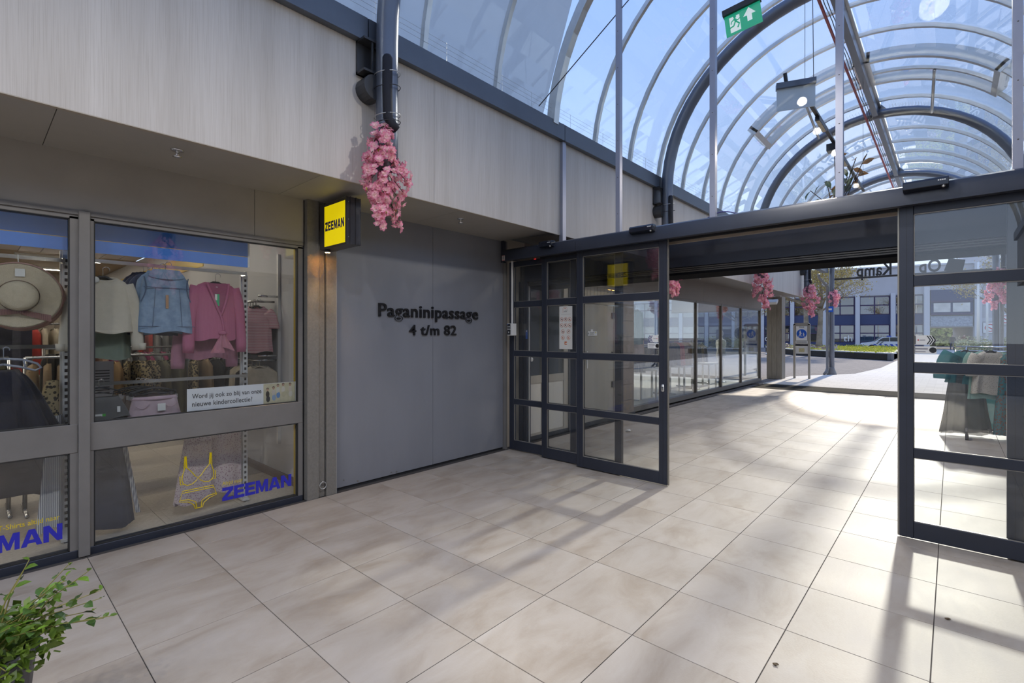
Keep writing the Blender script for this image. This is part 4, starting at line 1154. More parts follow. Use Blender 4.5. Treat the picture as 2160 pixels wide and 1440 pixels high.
panel_cloth('trousers', 'lilac floral trouser leg beside the slotted upright', 'trousers', FLORAL, -5.09, 1.48, 1.76, 0.14, 1.0, 1.52, 1.76, 3, 4, 0.018)
panel_cloth('trousers', 'white striped trouser leg in the lower left pane', 'trousers', STRIPE, -5.06, 0.34, 0.49, 0.14, 1.0, 0.41, 0.49, 5, 4, 0.01)
panel_cloth('long_skirt', 'dark wide skirt filling the lower left pane', 'skirt', TULLE, -5.08, -0.6, 0.40, 0.42, 1.0, -0.5, 0.38, 6, 9, 0.02)
panel_cloth('blouse', 'leopard print blouse beside the black tulle skirt', 'blouse', LEOP, -5.09, 0.30, 0.47, 0.93, 1.26, 0.40, 0.47, 7, 3, 0.01)
# black tulle skirt with grey open hanger
tk = tag(garment_mb(0.13, 0.36, 0.50, d=0.07, folds=11, famp=0.022, nk=0.12, slope=0.02, seed=8, neck_drop=0, nu=96, nv=18, flare=0.7).xform(place(-5.0, 0.13, 1.36, FR)).obj('tulle_skirt', TULLE, None, True), 'black gathered tulle skirt on a grey hanger in left window', 'skirt', GW)
hg = MB()
GREYP = mat('grey_hanger_plastic', (0.28, 0.30, 0.36), 0.3)
for s_ in (-1, 1):
    P = [(s_ * 0.0, 0.04), (s_ * 0.10, 0.03), (s_ * 0.17, 0.0), (s_ * 0.19, -0.03), (s_ * 0.16, -0.05), (s_ * 0.08, -0.02), (0, 0.0)]
    hg.tube([(p[0], 0, p[1]) for p in P], 0.009, 6)
hg.tube([(0.10, 0, 0.03), (0.11, 0, -0.03)], 0.007, 6); hg.tube([(-0.10, 0, 0.03), (-0.11, 0, -0.03)], 0.007, 6)
hg.tube([(0, 0, 0.04), (0, 0, 0.10)] + [(0.014 - 0.016 * cos(a), 0, 0.105 + 0.016 * sin(a)) for a in [pi * k / 7 for k in range(9)]], 0.003, 5)
hg.xform(place(-4.93, 0.17, 1.40, FR)).obj('hanger', GREYP, tk, True)
# straw hat with plaid ribbon, seen brim-on
STRAW = mat('cream_straw', (0.60, 0.52, 0.38), 0.85, var=0.07, scale=30, bump=0.6, bscale=200)
hat = thing('straw_hat', 'wide-brimmed cream straw hat with plaid ribbon in left window', 'hat', GW)
HC = (-4.93, 0.245, 1.885)
HM = Matrix.Translation(HC) @ Matrix.Rotation(radians(6), 4, 'Y') @ Matrix.Rotation(radians(-4), 4, 'Z')
MB().lathe([(0.105, 0.0), (0.16, -0.012), (0.215, -0.006), (0.232, 0.004), (0.215, 0.0), (0.16, -0.004), (0.10, 0.006)], (0, 0, 0), 48, 'x', False).xform(HM).obj('brim', STRAW, hat, True)
MB().lathe([(0.108, -0.002), (0.104, 0.05), (0.095, 0.075), (0.07, 0.088), (0.0, 0.082)], (0, 0, 0), 40, 'x').xform(HM).obj('crown', STRAW, hat, True)
MB().lathe([(0.228, 0.0), (0.238, 0.004), (0.229, 0.008)], (0, 0, 0), 48, 'x', False).xform(HM).obj('brim_edge', mat('pink_brim_edge', (0.50, 0.30, 0.26), 0.8), hat, True)
PLAID = stripes('plaid_ribbon', (0.16, 0.06, 0.06), (0.40, 0.25, 0.22), 60, 1)
MB().lathe([(0.110, 0.004), (0.1085, 0.022)], (0, 0, 0), 40, 'x', False).xform(HM).obj('ribbon', PLAID, hat, True)
for s_, l_ in ((1, 0.17), (-1, 0.15)):
    MB().grid(lambda u, v: HM @ Vector((0.012 + 0.006 * sin(6 * v), s_ * (0.0 + l_ * v), -0.112 - 0.045 * v * (1 if s_ > 0 else 0.3) + (u - 0.5) * (0.03 + 0.02 * v))), 4, 8).obj('ribbon_tail', PLAID, hat, True)
MB().tube([HM @ Vector((0.0, 0, 0.228)), (-4.99, 0.245, 2.14), (-5.0, 0.245, 2.19)], 0.003, 5).obj('hang_loop', WHITE, hat)
bx('price_tag', WHITE, hat, -4.905, -4.908, 0.225, 0.275, 2.02, 2.075)
h2 = thing('straw_hat', 'second straw hat with pink brim just behind the first', 'hat', GW)
HM2 = Matrix.Translation((-4.985, 0.265, 1.87)) @ Matrix.Rotation(radians(6), 4, 'Y')
MB().lathe([(0.0, -0.02), (0.105, 0.0), (0.16, -0.012), (0.215, -0.006), (0.236, 0.004), (0.215, 0.002)], (0, 0, 0), 40, 'x').xform(HM2).obj('brim', mat('pink_straw', (0.48, 0.30, 0.25), 0.85, var=0.06), h2, True)
MB().lathe([(0.11, 0.002), (0.109, 0.02)], (0, 0, 0), 32, 'x', False).xform(HM2).obj('ribbon', PLAID, h2, True)

# ------------------------------------------------------------------ window banner and stickers
bn = thing('window_banner', 'white banner asking about the new children collection at window foot', 'banner')
XB = -4.745
bx('sheet', mat('banner_white', (0.75, 0.76, 0.79), 0.45), bn, XB - 0.002, XB, 1.225, 2.135, 0.965, 1.155)
DKT = mat('dark_grey_print', (0.04, 0.038, 0.042), 0.5)
text_obj('Word jij ook zo blij van onze', 'text_line', DKT, bn, (XB + 0.0005, 1.262, 1.058), (0, 1, 0), (0, 0, 1), 0.555, 0.052, 0.0006, 0.010, 1.05)
text_obj('nieuwe kindercollectie?', 'text_line', DKT, bn, (XB + 0.0005, 1.262, 1.003), (0, 1, 0), (0, 0, 1), 0.475, 0.042, 0.0006, 0.010, 1.05)
ph = bx('photo_print', mat('banner_photo', (0.55, 0.50, 0.34), 0.5, var=0.15, scale=14), bn, XB, XB + 0.0006, 1.835, 2.13, 0.968, 1.152)
kids = [(1.872, 1.085, (0.03, 0.025, 0.02), (0.03, 0.03, 0.03)), (1.925, 1.095, (0.55, 0.5, 0.45), (0.25, 0.35, 0.5)), (1.965, 1.115, (0.6, 0.58, 0.5), (0.12, 0.25, 0.5)), (2.015, 1.12, (0.62, 0.58, 0.5), (0.5, 0.45, 0.3)), (2.08, 1.118, (0.6, 0.52, 0.42), (0.62, 0.58, 0.5))]
for i, (yy, zz, top, bot) in enumerate(kids):
    xk = XB + 0.0012
    MB().sphere((xk, yy, zz + 0.012), 0.013, 8, 6, (0.06, 0.8, 1)).obj('printed_head', mat('print_skin', (0.42, 0.26, 0.18), 0.6), ph)
    MB().sphere((xk - 0.0003, yy, zz + 0.018), 0.014, 8, 6, (0.05, 0.85, 0.9)).obj('printed_hair', mat('print_hair', (0.05, 0.03, 0.02), 0.6), ph)
    MB().sphere((xk, yy, zz - 0.03), 0.03, 8, 6, (0.03, 0.55, 1)).obj('printed_top', mat('print_top%d' % i, top, 0.6), ph)
    MB().sphere((xk, yy + 0.004, zz - 0.075), 0.03, 8, 6, (0.03, 0.6, 1.0)).obj('printed_legs', mat('print_bot%d' % i, bot, 0.6), ph)
XS = -4.728
YST = mat('yellow_sticker', (0.72, 0.55, 0.0), 0.4)
BST = mat('blue_window_sticker', (0.03, 0.03, 0.45), 0.4)
s1 = thing('window_sticker', 'blue ZEEMAN window lettering with yellow Altijd naar at lower right pane', 'sticker')
block_text('ZEEMAN', 'lettering', BST, s1, (XS, 1.485, 0.158), (0, 1, 0), (0, 0, 1), 0.60, 0.115, 0.0006, 0.05)
text_obj('Altijd naar', 'lettering', YST, s1, (XS, 1.485, 0.285), (0, 1, 0), (0, 0, 1), 0.165, 0.042, 0.0006, 0.0)
s2 = thing('window_sticker', 'blue ZEEMAN window lettering cut by the left picture edge', 'sticker')
block_text('ZEEMAN', 'lettering', BST, s2, (XS, -0.145, 0.15), (0, 1, 0), (0, 0, 1), 0.60, 0.115, 0.0006, 0.05)
text_obj('T-Shirts altijd naar', 'lettering', YST, s2, (XS, 0.135, 0.285), (0, 1, 0), (0, 0, 1), 0.305, 0.045, 0.0006, 0.0)
s3 = thing('lingerie_outline', 'yellow outline drawing of bra and briefs on the lower pane', 'sticker')
def line(pts, closed=False, w=0.0035, nm='bra_line'):
    MB().tube([(XS, y, z) for y, z in pts], w, 4, closed=closed).obj(nm, YST, s3)
def cup(s_):
    c = 1.303
    return [(c + s_ * q[0], q[1]) for q in ((0.0, 0.405), (0.02, 0.42), (0.05, 0.465), (0.085, 0.505), (0.098, 0.502), (0.112, 0.45), (0.118, 0.405), (0.108, 0.375), (0.08, 0.355), (0.045, 0.36), (0.015, 0.382))]
for s_ in (-1, 1):
    line(cup(s_), True)
    line([(1.303 + s_ * 0.082, 0.505), (1.303 + s_ * 0.088, 0.60), (1.303 + s_ * 0.098, 0.60), (1.303 + s_ * 0.102, 0.50)])
    line([(1.303 + s_ * 0.09, 0.505), (1.303 + s_ * 0.093, 0.60)])
    line([(1.303 + s_ * 0.114, 0.435), (1.303 + s_ * 0.132, 0.44), (1.303 + s_ * 0.128, 0.37), (1.303 + s_ * 0.105, 0.37)])
line([(1.19, 0.315), (1.416, 0.315), (1.442, 0.232), (1.385, 0.215), (1.345, 0.185), (1.335, 0.150), (1.282, 0.150), (1.27, 0.185), (1.235, 0.215), (1.168, 0.232)], True, nm='brief_line')
line([(1.19, 0.298), (1.42, 0.298)], nm='brief_line')
line([(1.175, 0.242), (1.235, 0.235), (1.285, 0.205), (1.292, 0.150)], nm='brief_line')
line([(1.438, 0.242), (1.378, 0.235), (1.33, 0.205), (1.325, 0.150)], nm='brief_line')

# ------------------------------------------------------------------ racks deeper in the shop
RAIL = mat('steel_rail', (0.5, 0.5, 0.5), 0.25, 0.9)
gm_list = [garment_mb(0.16, 0.20, 0.62, d=0.03, folds=4, famp=0.008, seed=100 + k, nu=20, nv=8) for k in range(3)]
pal = {'tan': (0.36, 0.25, 0.14), 'olive': (0.13, 0.115, 0.06), 'black': (0.015, 0.015, 0.018), 'blush': (0.45, 0.30, 0.23), 'grey': (0.2, 0.2, 0.2), 'camel': (0.33, 0.20, 0.085),
       'cream': (0.5, 0.44, 0.34), 'berry': (0.30, 0.03, 0.12), 'red': (0.45, 0.04, 0.03), 'navy': (0.02, 0.03, 0.08)}
pm = {k: fab('rack_' + k, v, 0.15, 12) for k, v in pal.items()}
pm['leopard'] = LEOP
pm['zebra'] = stripes('zebra_print', (0.03, 0.03, 0.03), (0.5, 0.43, 0.34), 16, 2)
def rack(x0, x1, y, z, cols, where, along='x', L=1.0, seed=0, step=0.075, feet=True):
    """free-standing rail with its garments, each one a thing"""
    r = random.Random(seed)
    P = (lambda t, o, zz: (t, y + o, zz)) if along == 'x' else (lambda t, o, zz: (y + o, t, zz))
    t = thing('clothes_rack', 'chrome clothes rack %s' % where, 'clothes rack', 'racks inside the shop')
    MB().cyl(P(x0, 0, z), P(x1, 0, z), 0.014, 8).obj('rail', RAIL, t, True)
    if feet:
        for q in (x0, x1):
            MB().cyl(P(q, 0, 0), P(q, 0, z), 0.016, 8).obj('leg', RAIL, t, True)
            MB().cyl(P(q, -0.25, 0.02), P(q, 0.25, 0.02), 0.016, 8).obj('foot', RAIL, t, True)
    else:
        for q in (x0 + (x1 - x0) * 0.04, x0 + (x1 - x0) * 0.96):
            MB().cyl((q, y, z), (q, SH_Y1, z), 0.012, 8).obj('wall_arm', RAIL, t, True)
    n = int(abs(x1 - x0) / step)
    shared = {}
    for k in range(n):
        cn = cols[(k * len(cols)) // n] if r.random() < 0.75 else r.choice(cols)
        gi = r.randrange(3)
        if (cn, gi) not in shared:
            b = MB(); b.v = [(vx, vy, vz * L) for vx, vy, vz in gm_list[gi].v]; b.f = list(gm_list[gi].f)
            b.tube([(0, 0, -0.02), (0, 0, 0.05), (0.012, 0, 0.07)], 0.003, 4)
            b.tube([(-0.15, 0, -0.07), (0, 0, 0.0), (0.15, 0, -0.07)], 0.008, 4)
            shared[(cn, gi)] = b.mesh('garment', pm[cn], True)
        o = bpy.data.objects.new('hanging_garment', shared[(cn, gi)]); COL.objects.link(o)
        pos = P(x0 + (x1 - x0) * (k + 0.5) / n, 0, z - 0.06)
        o.location = pos
        o.rotation_euler = (0, 0, (pi / 2 if along == 'x' else 0) + r.uniform(-0.45, 0.45))
        o.scale = (r.uniform(0.85, 1.1),) * 3
        tag(o, '%s garment hanging on the rack %s' % (cn, where), 'garment', '%s garments %s' % (cn, where))
rack(0.35, 2.02, -6.25, 1.40, ['tan', 'zebra', 'camel', 'leopard', 'olive', 'tan', 'black'], 'behind the denim vests', 'y', 0.95, 1, 0.095)
rack(0.55, 2.15, -7.25, 1.46, ['black', 'blush', 'grey', 'berry', 'black', 'camel'], 'in the second row below the vests', 'y', 0.9, 2, 0.08)
rack(-5.55, -7.0, 2.12, 1.33, ['cream', 'black', 'cream'], 'low against the pale partition', 'x', 0.8, 3, feet=False)
rack(-5.65, -7.4, 2.12, 1.98, ['black', 'navy', 'grey', 'black'], 'high against the pale partition', 'x', 0.8, 4, feet=False)
rack(-1.6, 0.25, -6.35, 1.40, ['cream', 'tan', 'blush', 'black', 'olive'], 'behind the slotted upright', 'y', 0.95, 5, 0.095)
rack(0.2, 2.2, -8.6, 1.75, ['red', 'cream', 'berry', 'red', 'grey'], 'far back below the denim vests', 'y', 0.95, 6, 0.1)
rack(-2.2, 0.3, -8.0, 1.55, ['camel', 'black', 'tan', 'grey'], 'behind the straw hat', 'y', 0.95, 7, 0.1)
rack(-9.5, -12.0, 1.95, 1.7, ['black', 'navy', 'grey', 'cream'], 'far back along the partition', 'x', 0.95, 8, feet=False)
# striped tops on the side rail right of the upright
Mst = place(-5.62, 2.10, 1.92, FR - 0.5)
garment('striped_top', 'pink and white striped top on the side rail near the partition', 'top', PSTR, Mst, 0.13, 0.17, 0.5, GW, sleeves=(0.15, 0.06, 0.055, 0.04), seed=61)
garment('blouse', 'dark patterned blouse beside the pink striped top', 'blouse', spots_m('dark_pattern', (0.05, 0.05, 0.05), (0.25, 0.22, 0.16), 60), place(-5.78, 2.12, 1.92, FR - 0.6), 0.14, 0.17, 0.5, GW, seed=62)
up2 = thing('wall_upright', 'slim slotted wall strip on the pale partition', 'display post')
bx('strip', UPR, up2, -5.55, -5.585, SH_Y1 - 0.03, SH_Y1, 0.4, 2.5)
for zz in (1.38, 2.03):
    MB().cyl((-5.567, 2.31, zz), (-5.567, 2.10, zz), 0.012, 8).obj('arm', CHROME, up2, True)
# information board and display tables far inside
ib = thing('notice_board', 'dark notice board on a stand behind the straw hat', 'board')
bx('panel', mat('dark_board', (0.05, 0.05, 0.07), 0.5, var=0.6, scale=9), ib, -6.6, -6.62, -0.1, 0.42, 1.3, 1.75)
bx('stand', RAIL, ib, -6.605, -6.625, 0.14, 0.18, 0, 1.3)
ds = thing('care_poster', 'white printed notice hanging beside the tan garments', 'poster')
bx('sheet', mat('grey_sheet', (0.42, 0.42, 0.45), 0.5), ds, -5.92, -5.922, 0.75, 0.93, 1.02, 1.36)
mbp = MB()
for k in range(9): mbp.box(-5.919, -5.92, 0.765, 0.90, 1.06 + 0.026 * k, 1.07 + 0.026 * k)
mbp.obj('printed_lines', DKT, ds)
MB().cyl((-5.93, 0.84, 0.0), (-5.93, 0.84, 1.36), 0.008, 8).box(-6.02, -5.86, 0.76, 0.92, 0.0, 0.012).obj('stand', RAIL, ds)
# ------------------------------------------------------------------ left wall behind the door
TAN = mat('warm_grey_joinery', (0.46, 0.415, 0.335), 0.5, var=0.06, scale=3)
TAN_L = mat('cream_lower_panel', (0.74, 0.70, 0.61), 0.6, var=0.04, scale=4)
GDOOR = mat('grey_steel_door', (0.36, 0.335, 0.285), 0.55, var=0.05, scale=2)
lw = thing('wall_left_inner', 'warm grey wall section just past the sliding door', None, kind='structure')
bx('wall_strip', TAN, lw, -4.745, -4.95, 5.11, 5.56, 0, 2.98)
bx('wall_strip', TAN, lw, -4.79, -4.98, 6.72, 7.12, 0, 3.0)
bx('wall_strip', FRAME_D, lw, -4.755, -4.80, 6.72, 6.80, 0, 2.5)
bx('wall_strip', FRAME_D, lw, -4.745, -4.80, 6.86, 6.99, 0, 2.5)
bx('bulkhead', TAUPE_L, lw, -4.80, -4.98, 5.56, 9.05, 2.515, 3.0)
bx('plinth', FRAME_D, lw, -4.775, -4.95, 5.56, 9.05, -0.01, 0.06)
# glazed shop door with cream lower panels
d1 = thing('door_1', 'warm grey glazed shop door with white lever handle', None, kind='structure')
for a, b in ((5.56, 5.70), (6.02, 6.08), (6.60, 6.72)):
    bx('stile', TAN, d1, -4.775, -4.83, a, b, 0.06, 2.515)
for a, b in ((0.06, 0.10), (0.86, 0.98), (2.38, 2.515)):
    bx('rail', TAN, d1, -4.78, -4.83, 5.70, 6.60, a, b)
for a, b in ((5.70, 6.02), (6.08, 6.60)):
    bx('lower_panel', TAN_L, d1, -4.79, -4.82, a, b, 0.10, 0.86)
    bx('pane', G_FAR, d1, -4.80, -4.81, a, b, 0.98, 2.38)
hb = MB().box(-4.765, -4.775, 5.625, 5.655, 1.05, 1.33).obj('handle', WHITE, d1)
MB().cyl((-4.765, 5.66, 1.24), (-4.70, 5.66, 1.24), 0.012, 8).sphere((-4.69, 5.66, 1.24), 0.034, 12, 8, (0.4, 1, 1)).obj('handle_knob', WHITE, hb, True)
mb = MB().box(-4.765, -4.775, 5.575, 5.59, 1.02, 1.32); mb.obj('handle', WHITE, d1)
# plain steel door with the OOST plate
d2 = thing('door_2', 'plain grey steel door with white OOST plate', None, kind='structure')
bx('frame', TAN, d2, -4.785, -4.83, 7.12, 7.22, 0, 2.515); bx('frame', TAN, d2, -4.785, -4.83, 8.24, 8.36, 0, 2.515)
bx('frame', TAN, d2, -4.785, -4.83, 7.22, 8.24, 2.17, 2.23); bx('frame', TAN, d2, -4.785, -4.83, 7.22, 8.24, 2.48, 2.515)
bx('leaf', GDOOR, d2, -4.80, -4.84, 7.225, 8.235, 0.065, 2.165)
for k in range(9):
    bx('slat', TAN, d2, -4.80, -4.83, 7.225 + 0.1128 * k, 7.225 + 0.1128 * k + 0.102, 2.235, 2.478)
for zz in (0.62, 1.18, 1.92):
    bx('hinge', FRAME_D, d2, -4.775, -4.80, 8.16, 8.235, zz, zz + 0.11)
hb = MB().box(-4.785, -4.80, 7.30, 7.33, 1.02, 1.32).obj('handle', WHITE, d2)
MB().cyl((-4.785, 7.345, 1.23), (-4.72, 7.345, 1.23), 0.012, 8).sphere((-4.715, 7.36, 1.23), 0.034, 12, 8, (0.4, 1, 1)).obj('handle_knob', WHITE, hb, True)
os_ = bx('oost_plate', WHITE, d2, -4.785, -4.80, 7.33, 7.63, 1.595, 1.675)
bx('plate_tab', WHITE, os_, -4.788, -4.80, 7.43, 7.50, 1.675, 1.71)
text_obj('OOST', 'lettering', LET, os_, (-4.785, 7.39, 1.605), (0, 1, 0), (0, 0, 1), 0.15, 0.055, 0.001, 0.0)
bx('arrow_mark', LET, os_, -4.7845, -4.785, 7.345, 7.365, 1.62, 1.65)
bx('yellow_mark', YST, os_, -4.7845, -4.785, 7.57, 7.60, 1.64, 1.665)
# tiled pilaster and return to the far shop glass
BRWN = mat('brown_pilaster_tile', (0.20, 0.165, 0.14), 0.45, var=0.1, scale=3)
pi_ = thing('pilaster', 'brown tiled pilaster left of the far shop glass', None, kind='structure')
for k in range(8):
    bx('tile', BRWN, pi_, -4.80, -5.10, 8.36, 9.04, 0.002 + 0.315 * k, 0.002 + 0.315 * k + 0.309)
bx('core', FRAME_D, pi_, -4.82, -5.12, 8.37, 9.03, 0, 2.52)
# far shop front
XF2 = -5.02
fs = thing('window_3', 'far shop front of tall glass panes along the passage', None, kind='structure')
FRB = mat('brown_grey_frame', (0.14, 0.125, 0.11), 0.45, 0.2)
mull = [9.06, 10.95, 12.78, 14.66, 16.47, 18.55]
for y in mull:
    bx('mullion', FRB, fs, XF2 + 0.035, XF2 - 0.05, y, y + 0.07, 0, 2.51)
bx('sill_rail', FRB, fs, XF2 + 0.05, XF2 - 0.05, 9.05, 18.62, -0.01, 0.10)
bx('head_rail', FRB, fs, XF2 + 0.03, XF2 - 0.05, 9.05, 18.62, 2.46, 2.515)
for a, b in zip(mull[:-1], mull[1:]):
    bx('pane', G_FAR, fs, XF2 - 0.006, XF2 + 0.006, a + 0.07, b, 0.10, 2.46)
bx('return_pane', G_FAR, fs, XF2 - 3.2, XF2, 18.58, 18.592, 0.1, 2.46)
bx('return_rail', FRB, fs, XF2 - 3.2, XF2, 18.55, 18.62, -0.01, 0.10)
bx('return_rail', FRB, fs, XF2 - 3.2, XF2, 18.55, 18.62, 2.46, 2.515)
ys = [9.05, 11.2, 13.27, 16.78, 18.66]
for a, b in zip(ys[:-1], ys[1:]):
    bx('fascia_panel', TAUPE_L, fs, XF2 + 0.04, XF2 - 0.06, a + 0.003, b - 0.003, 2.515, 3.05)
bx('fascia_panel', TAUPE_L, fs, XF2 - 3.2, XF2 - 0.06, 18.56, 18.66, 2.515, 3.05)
# far shop interior
FIN = mat('far_shop_floor', (0.42, 0.40, 0.36), 0.5, var=0.06, scale=2)
f2 = bx('floor_far_shop', FIN, None, -11, XF2 - 0.05, 9.1, 18.55, -0.04, 0.0); tag(f2, 'pale floor inside the far shop', kind='structure')
w_ = bx('wall_far_shop', mat('far_shop_wall', (0.33, 0.33, 0.33), 0.8, var=0.15, scale=1), None, -11.1, -11, 9.1, 18.55, 0, 3.0); tag(w_, 'back wall of the far shop', kind='structure')
w_ = bx('wall_far_shop', MATS['far_shop_wall'], None, -11, XF2 - 0.1, 9.0, 9.1, 0, 3.0); tag(w_, 'side wall of the far shop', kind='structure')
c_ = bx('ceiling_far_shop', OFFW, None, -11, XF2 - 0.06, 9.1, 18.55, 2.98, 3.05); tag(c_, 'ceiling of the far shop', kind='structure')
for k in range(4):
    t = thing('strip_light', 'ceiling strip light inside the far shop', 'ceiling light', 'strip lights in the far shop')
    MB().box(-7.1, -6.9, 10.2 + 2.1 * k, 11.6 + 2.1 * k, 2.93, 2.98).obj('fitting', WHITE, t)
    MB().box(-7.08, -6.92, 10.22 + 2.1 * k, 11.58 + 2.1 * k, 2.922, 2.93).obj('tube', LMP, t)
G2 = 'coats hung in the far shop window'
TEAL = fab('teal_cloth', (0.02, 0.12, 0.15), 0.2)
garment('coat', 'navy coat hanging high behind the far shop glass', 'coat', DENIMD, place(-5.35, 9.85, 2.35, FR), 0.17, 0.2, 0.75, G2, sleeves=(0.6, 0.07, 0.05, 0.05), seed=71)
garment('coat', 'teal coat hanging beside the navy coat behind far glass', 'coat', TEAL, place(-5.30, 10.15, 2.18, FR), 0.17, 0.22, 0.78, G2, sleeves=(0.6, 0.07, 0.05, 0.05), seed=72)
garment('dress', 'pale pink dress behind the far shop glass', 'dress', fab('pale_rose', (0.55, 0.40, 0.36)), place(-5.45, 10.5, 2.0, FR), 0.15, 0.25, 0.9, G2, seed=73)
rack(10.9, 12.6, -5.9, 1.35, ['navy', 'grey', 'navy', 'cream'], 'behind the far shop glass near the door leaf', 'y', 0.9, 11)
rack(12.8, 14.5, -5.8, 1.45, ['black', 'red', 'camel', 'cream'], 'in the middle of the far shop', 'y', 1.0, 12)
rack(14.9, 16.4, -6.2, 1.35, ['navy', 'grey', 'cream'], 'at the far end of the far shop', 'y', 0.9, 13)
mq = [('white display mannequin behind the far shop glass', -5.9, 17.3)]
for lab, x, y in mq:
    t = thing('mannequin', lab, 'mannequin')
    me = MB().lathe([(0.0, 0.75), (0.13, 0.78), (0.17, 0.9), (0.13, 1.08), (0.17, 1.3), (0.16, 1.42), (0.06, 1.47), (0.045, 1.55), (0.0, 1.55)], (x, y, 0), 16); me.obj('torso', WHITE, t, True)
    MB().sphere((x, y, 1.66), 0.1, 12, 8, (0.85, 0.75, 1.2)).obj('head', WHITE, t, True)
    for s_ in (-1, 1):
        MB().tube([(x, y + s_ * 0.085, 0.85), (x + 0.01, y + s_ * 0.09, 0.45), (x, y + s_ * 0.09, 0.05)], [0.085, 0.06, 0.04], 10).obj('leg', WHITE, t, True)
        MB().tube([(x, y + s_ * 0.19, 1.38), (x, y + s_ * 0.24, 1.1), (x + 0.06, y + s_ * 0.22, 0.85)], [0.05, 0.042, 0.032], 10).obj('arm', WHITE, t, True)
    MB().lathe([(0.18, 0), (0.18, 0.012), (0.02, 0.02)], (x, y, 0), 20).obj('base', CHROME, t, True)
# white legged display plinths seen through the panes
for k, y in enumerate((11.6, 13.3, 15.1)):
    t = thing('display_table', 'white display table number %s from the door inside the far shop' % ('first', 'second', 'third')[k], 'table', 'tables in the far shop')
    MB().box(-5.85, -5.35, y - 0.35, y + 0.35, 0.72, 0.76).obj('table_top', WHITE, t)
    for dx in (-5.82, -5.42):
        for dy in (-0.32, 0.28):
            bx('leg', WHITE, t, dx, dx + 0.04, y + dy, y + dy + 0.04, 0, 0.72)
# crumpled tissue on the floor
ct = MB().sphere((-4.0, 7.35, 0.02), 0.045, 14, 9, (1, 0.7, 0.42))
rr = random.Random(5); ct.v = [(x + rr.uniform(-.008, .008), y + rr.uniform(-.008, .008), max(0.001, z + rr.uniform(-.008, .008))) for x, y, z in ct.v]
tag(ct.obj('crumpled_paper', WHITE), 'small crumpled white paper on the floor behind the door', 'paper')
DRYL = mat('dry_leaf', (0.09, 0.06, 0.03), 0.8)
for k, (x, y, lab) in enumerate(((-0.64, 2.63, 'tiny dry brown leaf on a tile near the picture bottom'), (-0.02, 3.70, 'tiny dry leaf on the sunlit tile by right door'))):
    rr = random.Random(k)
    lf = MB().grid(lambda u, v: (x + (u - 0.5) * 0.03 * sin(pi * v) + 0.004 * v, y + (v - 0.5) * 0.022, 0.002 + 0.006 * abs(sin(4 * u + v))), 5, 5)
    tag(lf.obj('dry_leaf', DRYL, None, True), lab, 'leaf', 'fallen leaves')
# concrete pillar with lamp
pl_ = thing('pillar', 'board-marked concrete pillar at the far corner of the shops', 'pillar')
for k in range(3):
    bx('board_mark', CONC, pl_, -5.12 + 0.17 * k, -5.12 + 0.17 * k + 0.164, 19.86, 20.35, 0, 3.02)
bx('core', CONC, pl_, -5.11, -4.62, 19.87, 20.34, 0, 3.02)
fl = thing('flood_light', 'white flood light under the soffit at the concrete pillar', 'flood light')
MB().prism([(19.55, 2.80), (19.78, 2.92), (19.84, 2.86), (19.62, 2.72)], -5.05, -4.72, 'x').obj('housing', WHITE, fl)
bx('bracket', FRAME_D, fl, -4.93, -4.84, 19.78, 19.87, 2.84, 2.94)
# upper storey behind the vault on the left
UPW = mat('white_render_wall', (0.58, 0.60, 0.62), 0.8, var=0.03, scale=1)
bl = thing('building', 'white rendered upper storey seen through the vault glass at left', 'building')
MB().add([(-8.0, -9, 4.3), (-8.0, 9.0, 4.3), (-8.0, 11.6, 11.5), (-8.0, -9, 11.5), (-14, -9, 4.3), (-14, 9.0, 4.3), (-14, 11.6, 11.5), (-14, -9, 11.5)],
         [(0, 1, 2, 3), (4, 5, 6, 7), (0, 1, 5, 4), (1, 2, 6, 5), (2, 3, 7, 6), (3, 0, 4, 7)]).obj('wall', UPW, bl)
for y in (1.6, 3.6):
    f_ = bx('window', WHITE, bl, -7.94, -8.02, y, y + 1.1, 5.4, 7.0); bx('pane', G_DARK, f_, -7.93, -7.94, y + 0.08, y + 1.02, 5.48, 6.92)
for k in range(3):
    MB().cyl((-7.2, -1 + 1.6 * k, 4.35), (-7.2, -1 + 1.6 * k, 6.6), 0.05, 8).obj('balcony_post', WHITE, bl)
bx('balcony_rail', WHITE, bl, -7.25, -7.15, -4, 3.0, 5.5, 5.56)
bx('balcony_slab', WHITE, bl, -7.1, -8.0, -4, 3.0, 6.6, 6.8)
MB().cyl((-7.2, -1, 4.4), (-7.2, 0.6, 6.5), 0.04, 8).obj('balcony_brace', WHITE, bl); MB().cyl((-7.2, 0.6, 4.4), (-7.2, 2.2, 6.5), 0.04, 8).obj('balcony_brace', WHITE, bl)

# ------------------------------------------------------------------ right side of the passage (mirror facade)
rw = thing('wall_right', 'plain pale shop wall on the right of the passage', None, kind='structure')
RW = mat('right_wall_panel', (0.34, 0.32, 0.30), 0.55, var=0.05, scale=2)
for a, b in ((-8.9, -6.0), (-6.0, -3.0), (2.3, 3.75), (3.75, 5.05)):
    bx('wall_panel', RW, rw, mx(-4.71), mx(-4.80), a + 0.003, b - 0.003, 0, Z_SOF)
bx('bulkhead', RW, rw, mx(-4.70), mx(-4.80), -3.0, 2.3, 2.5, Z_SOF)
w4 = thing('window_4', 'shop window on the right of the passage', None, kind='structure')
for a, b in ((-3.0, -1.25), (-1.15, 0.5), (0.6, 2.25)):
    bx('pane', G_SHOP, w4, mx(-4.73), mx(-4.74), a, b, 0.5, 2.5)
    bx('mullion', FRAME, w4, mx(-4.69), mx(-4.80), b, b + 0.1, 0, 2.5)
bx('stall_riser', FRAME, w4, mx(-4.70), mx(-4.80), -3, 2.3, 0, 0.5)
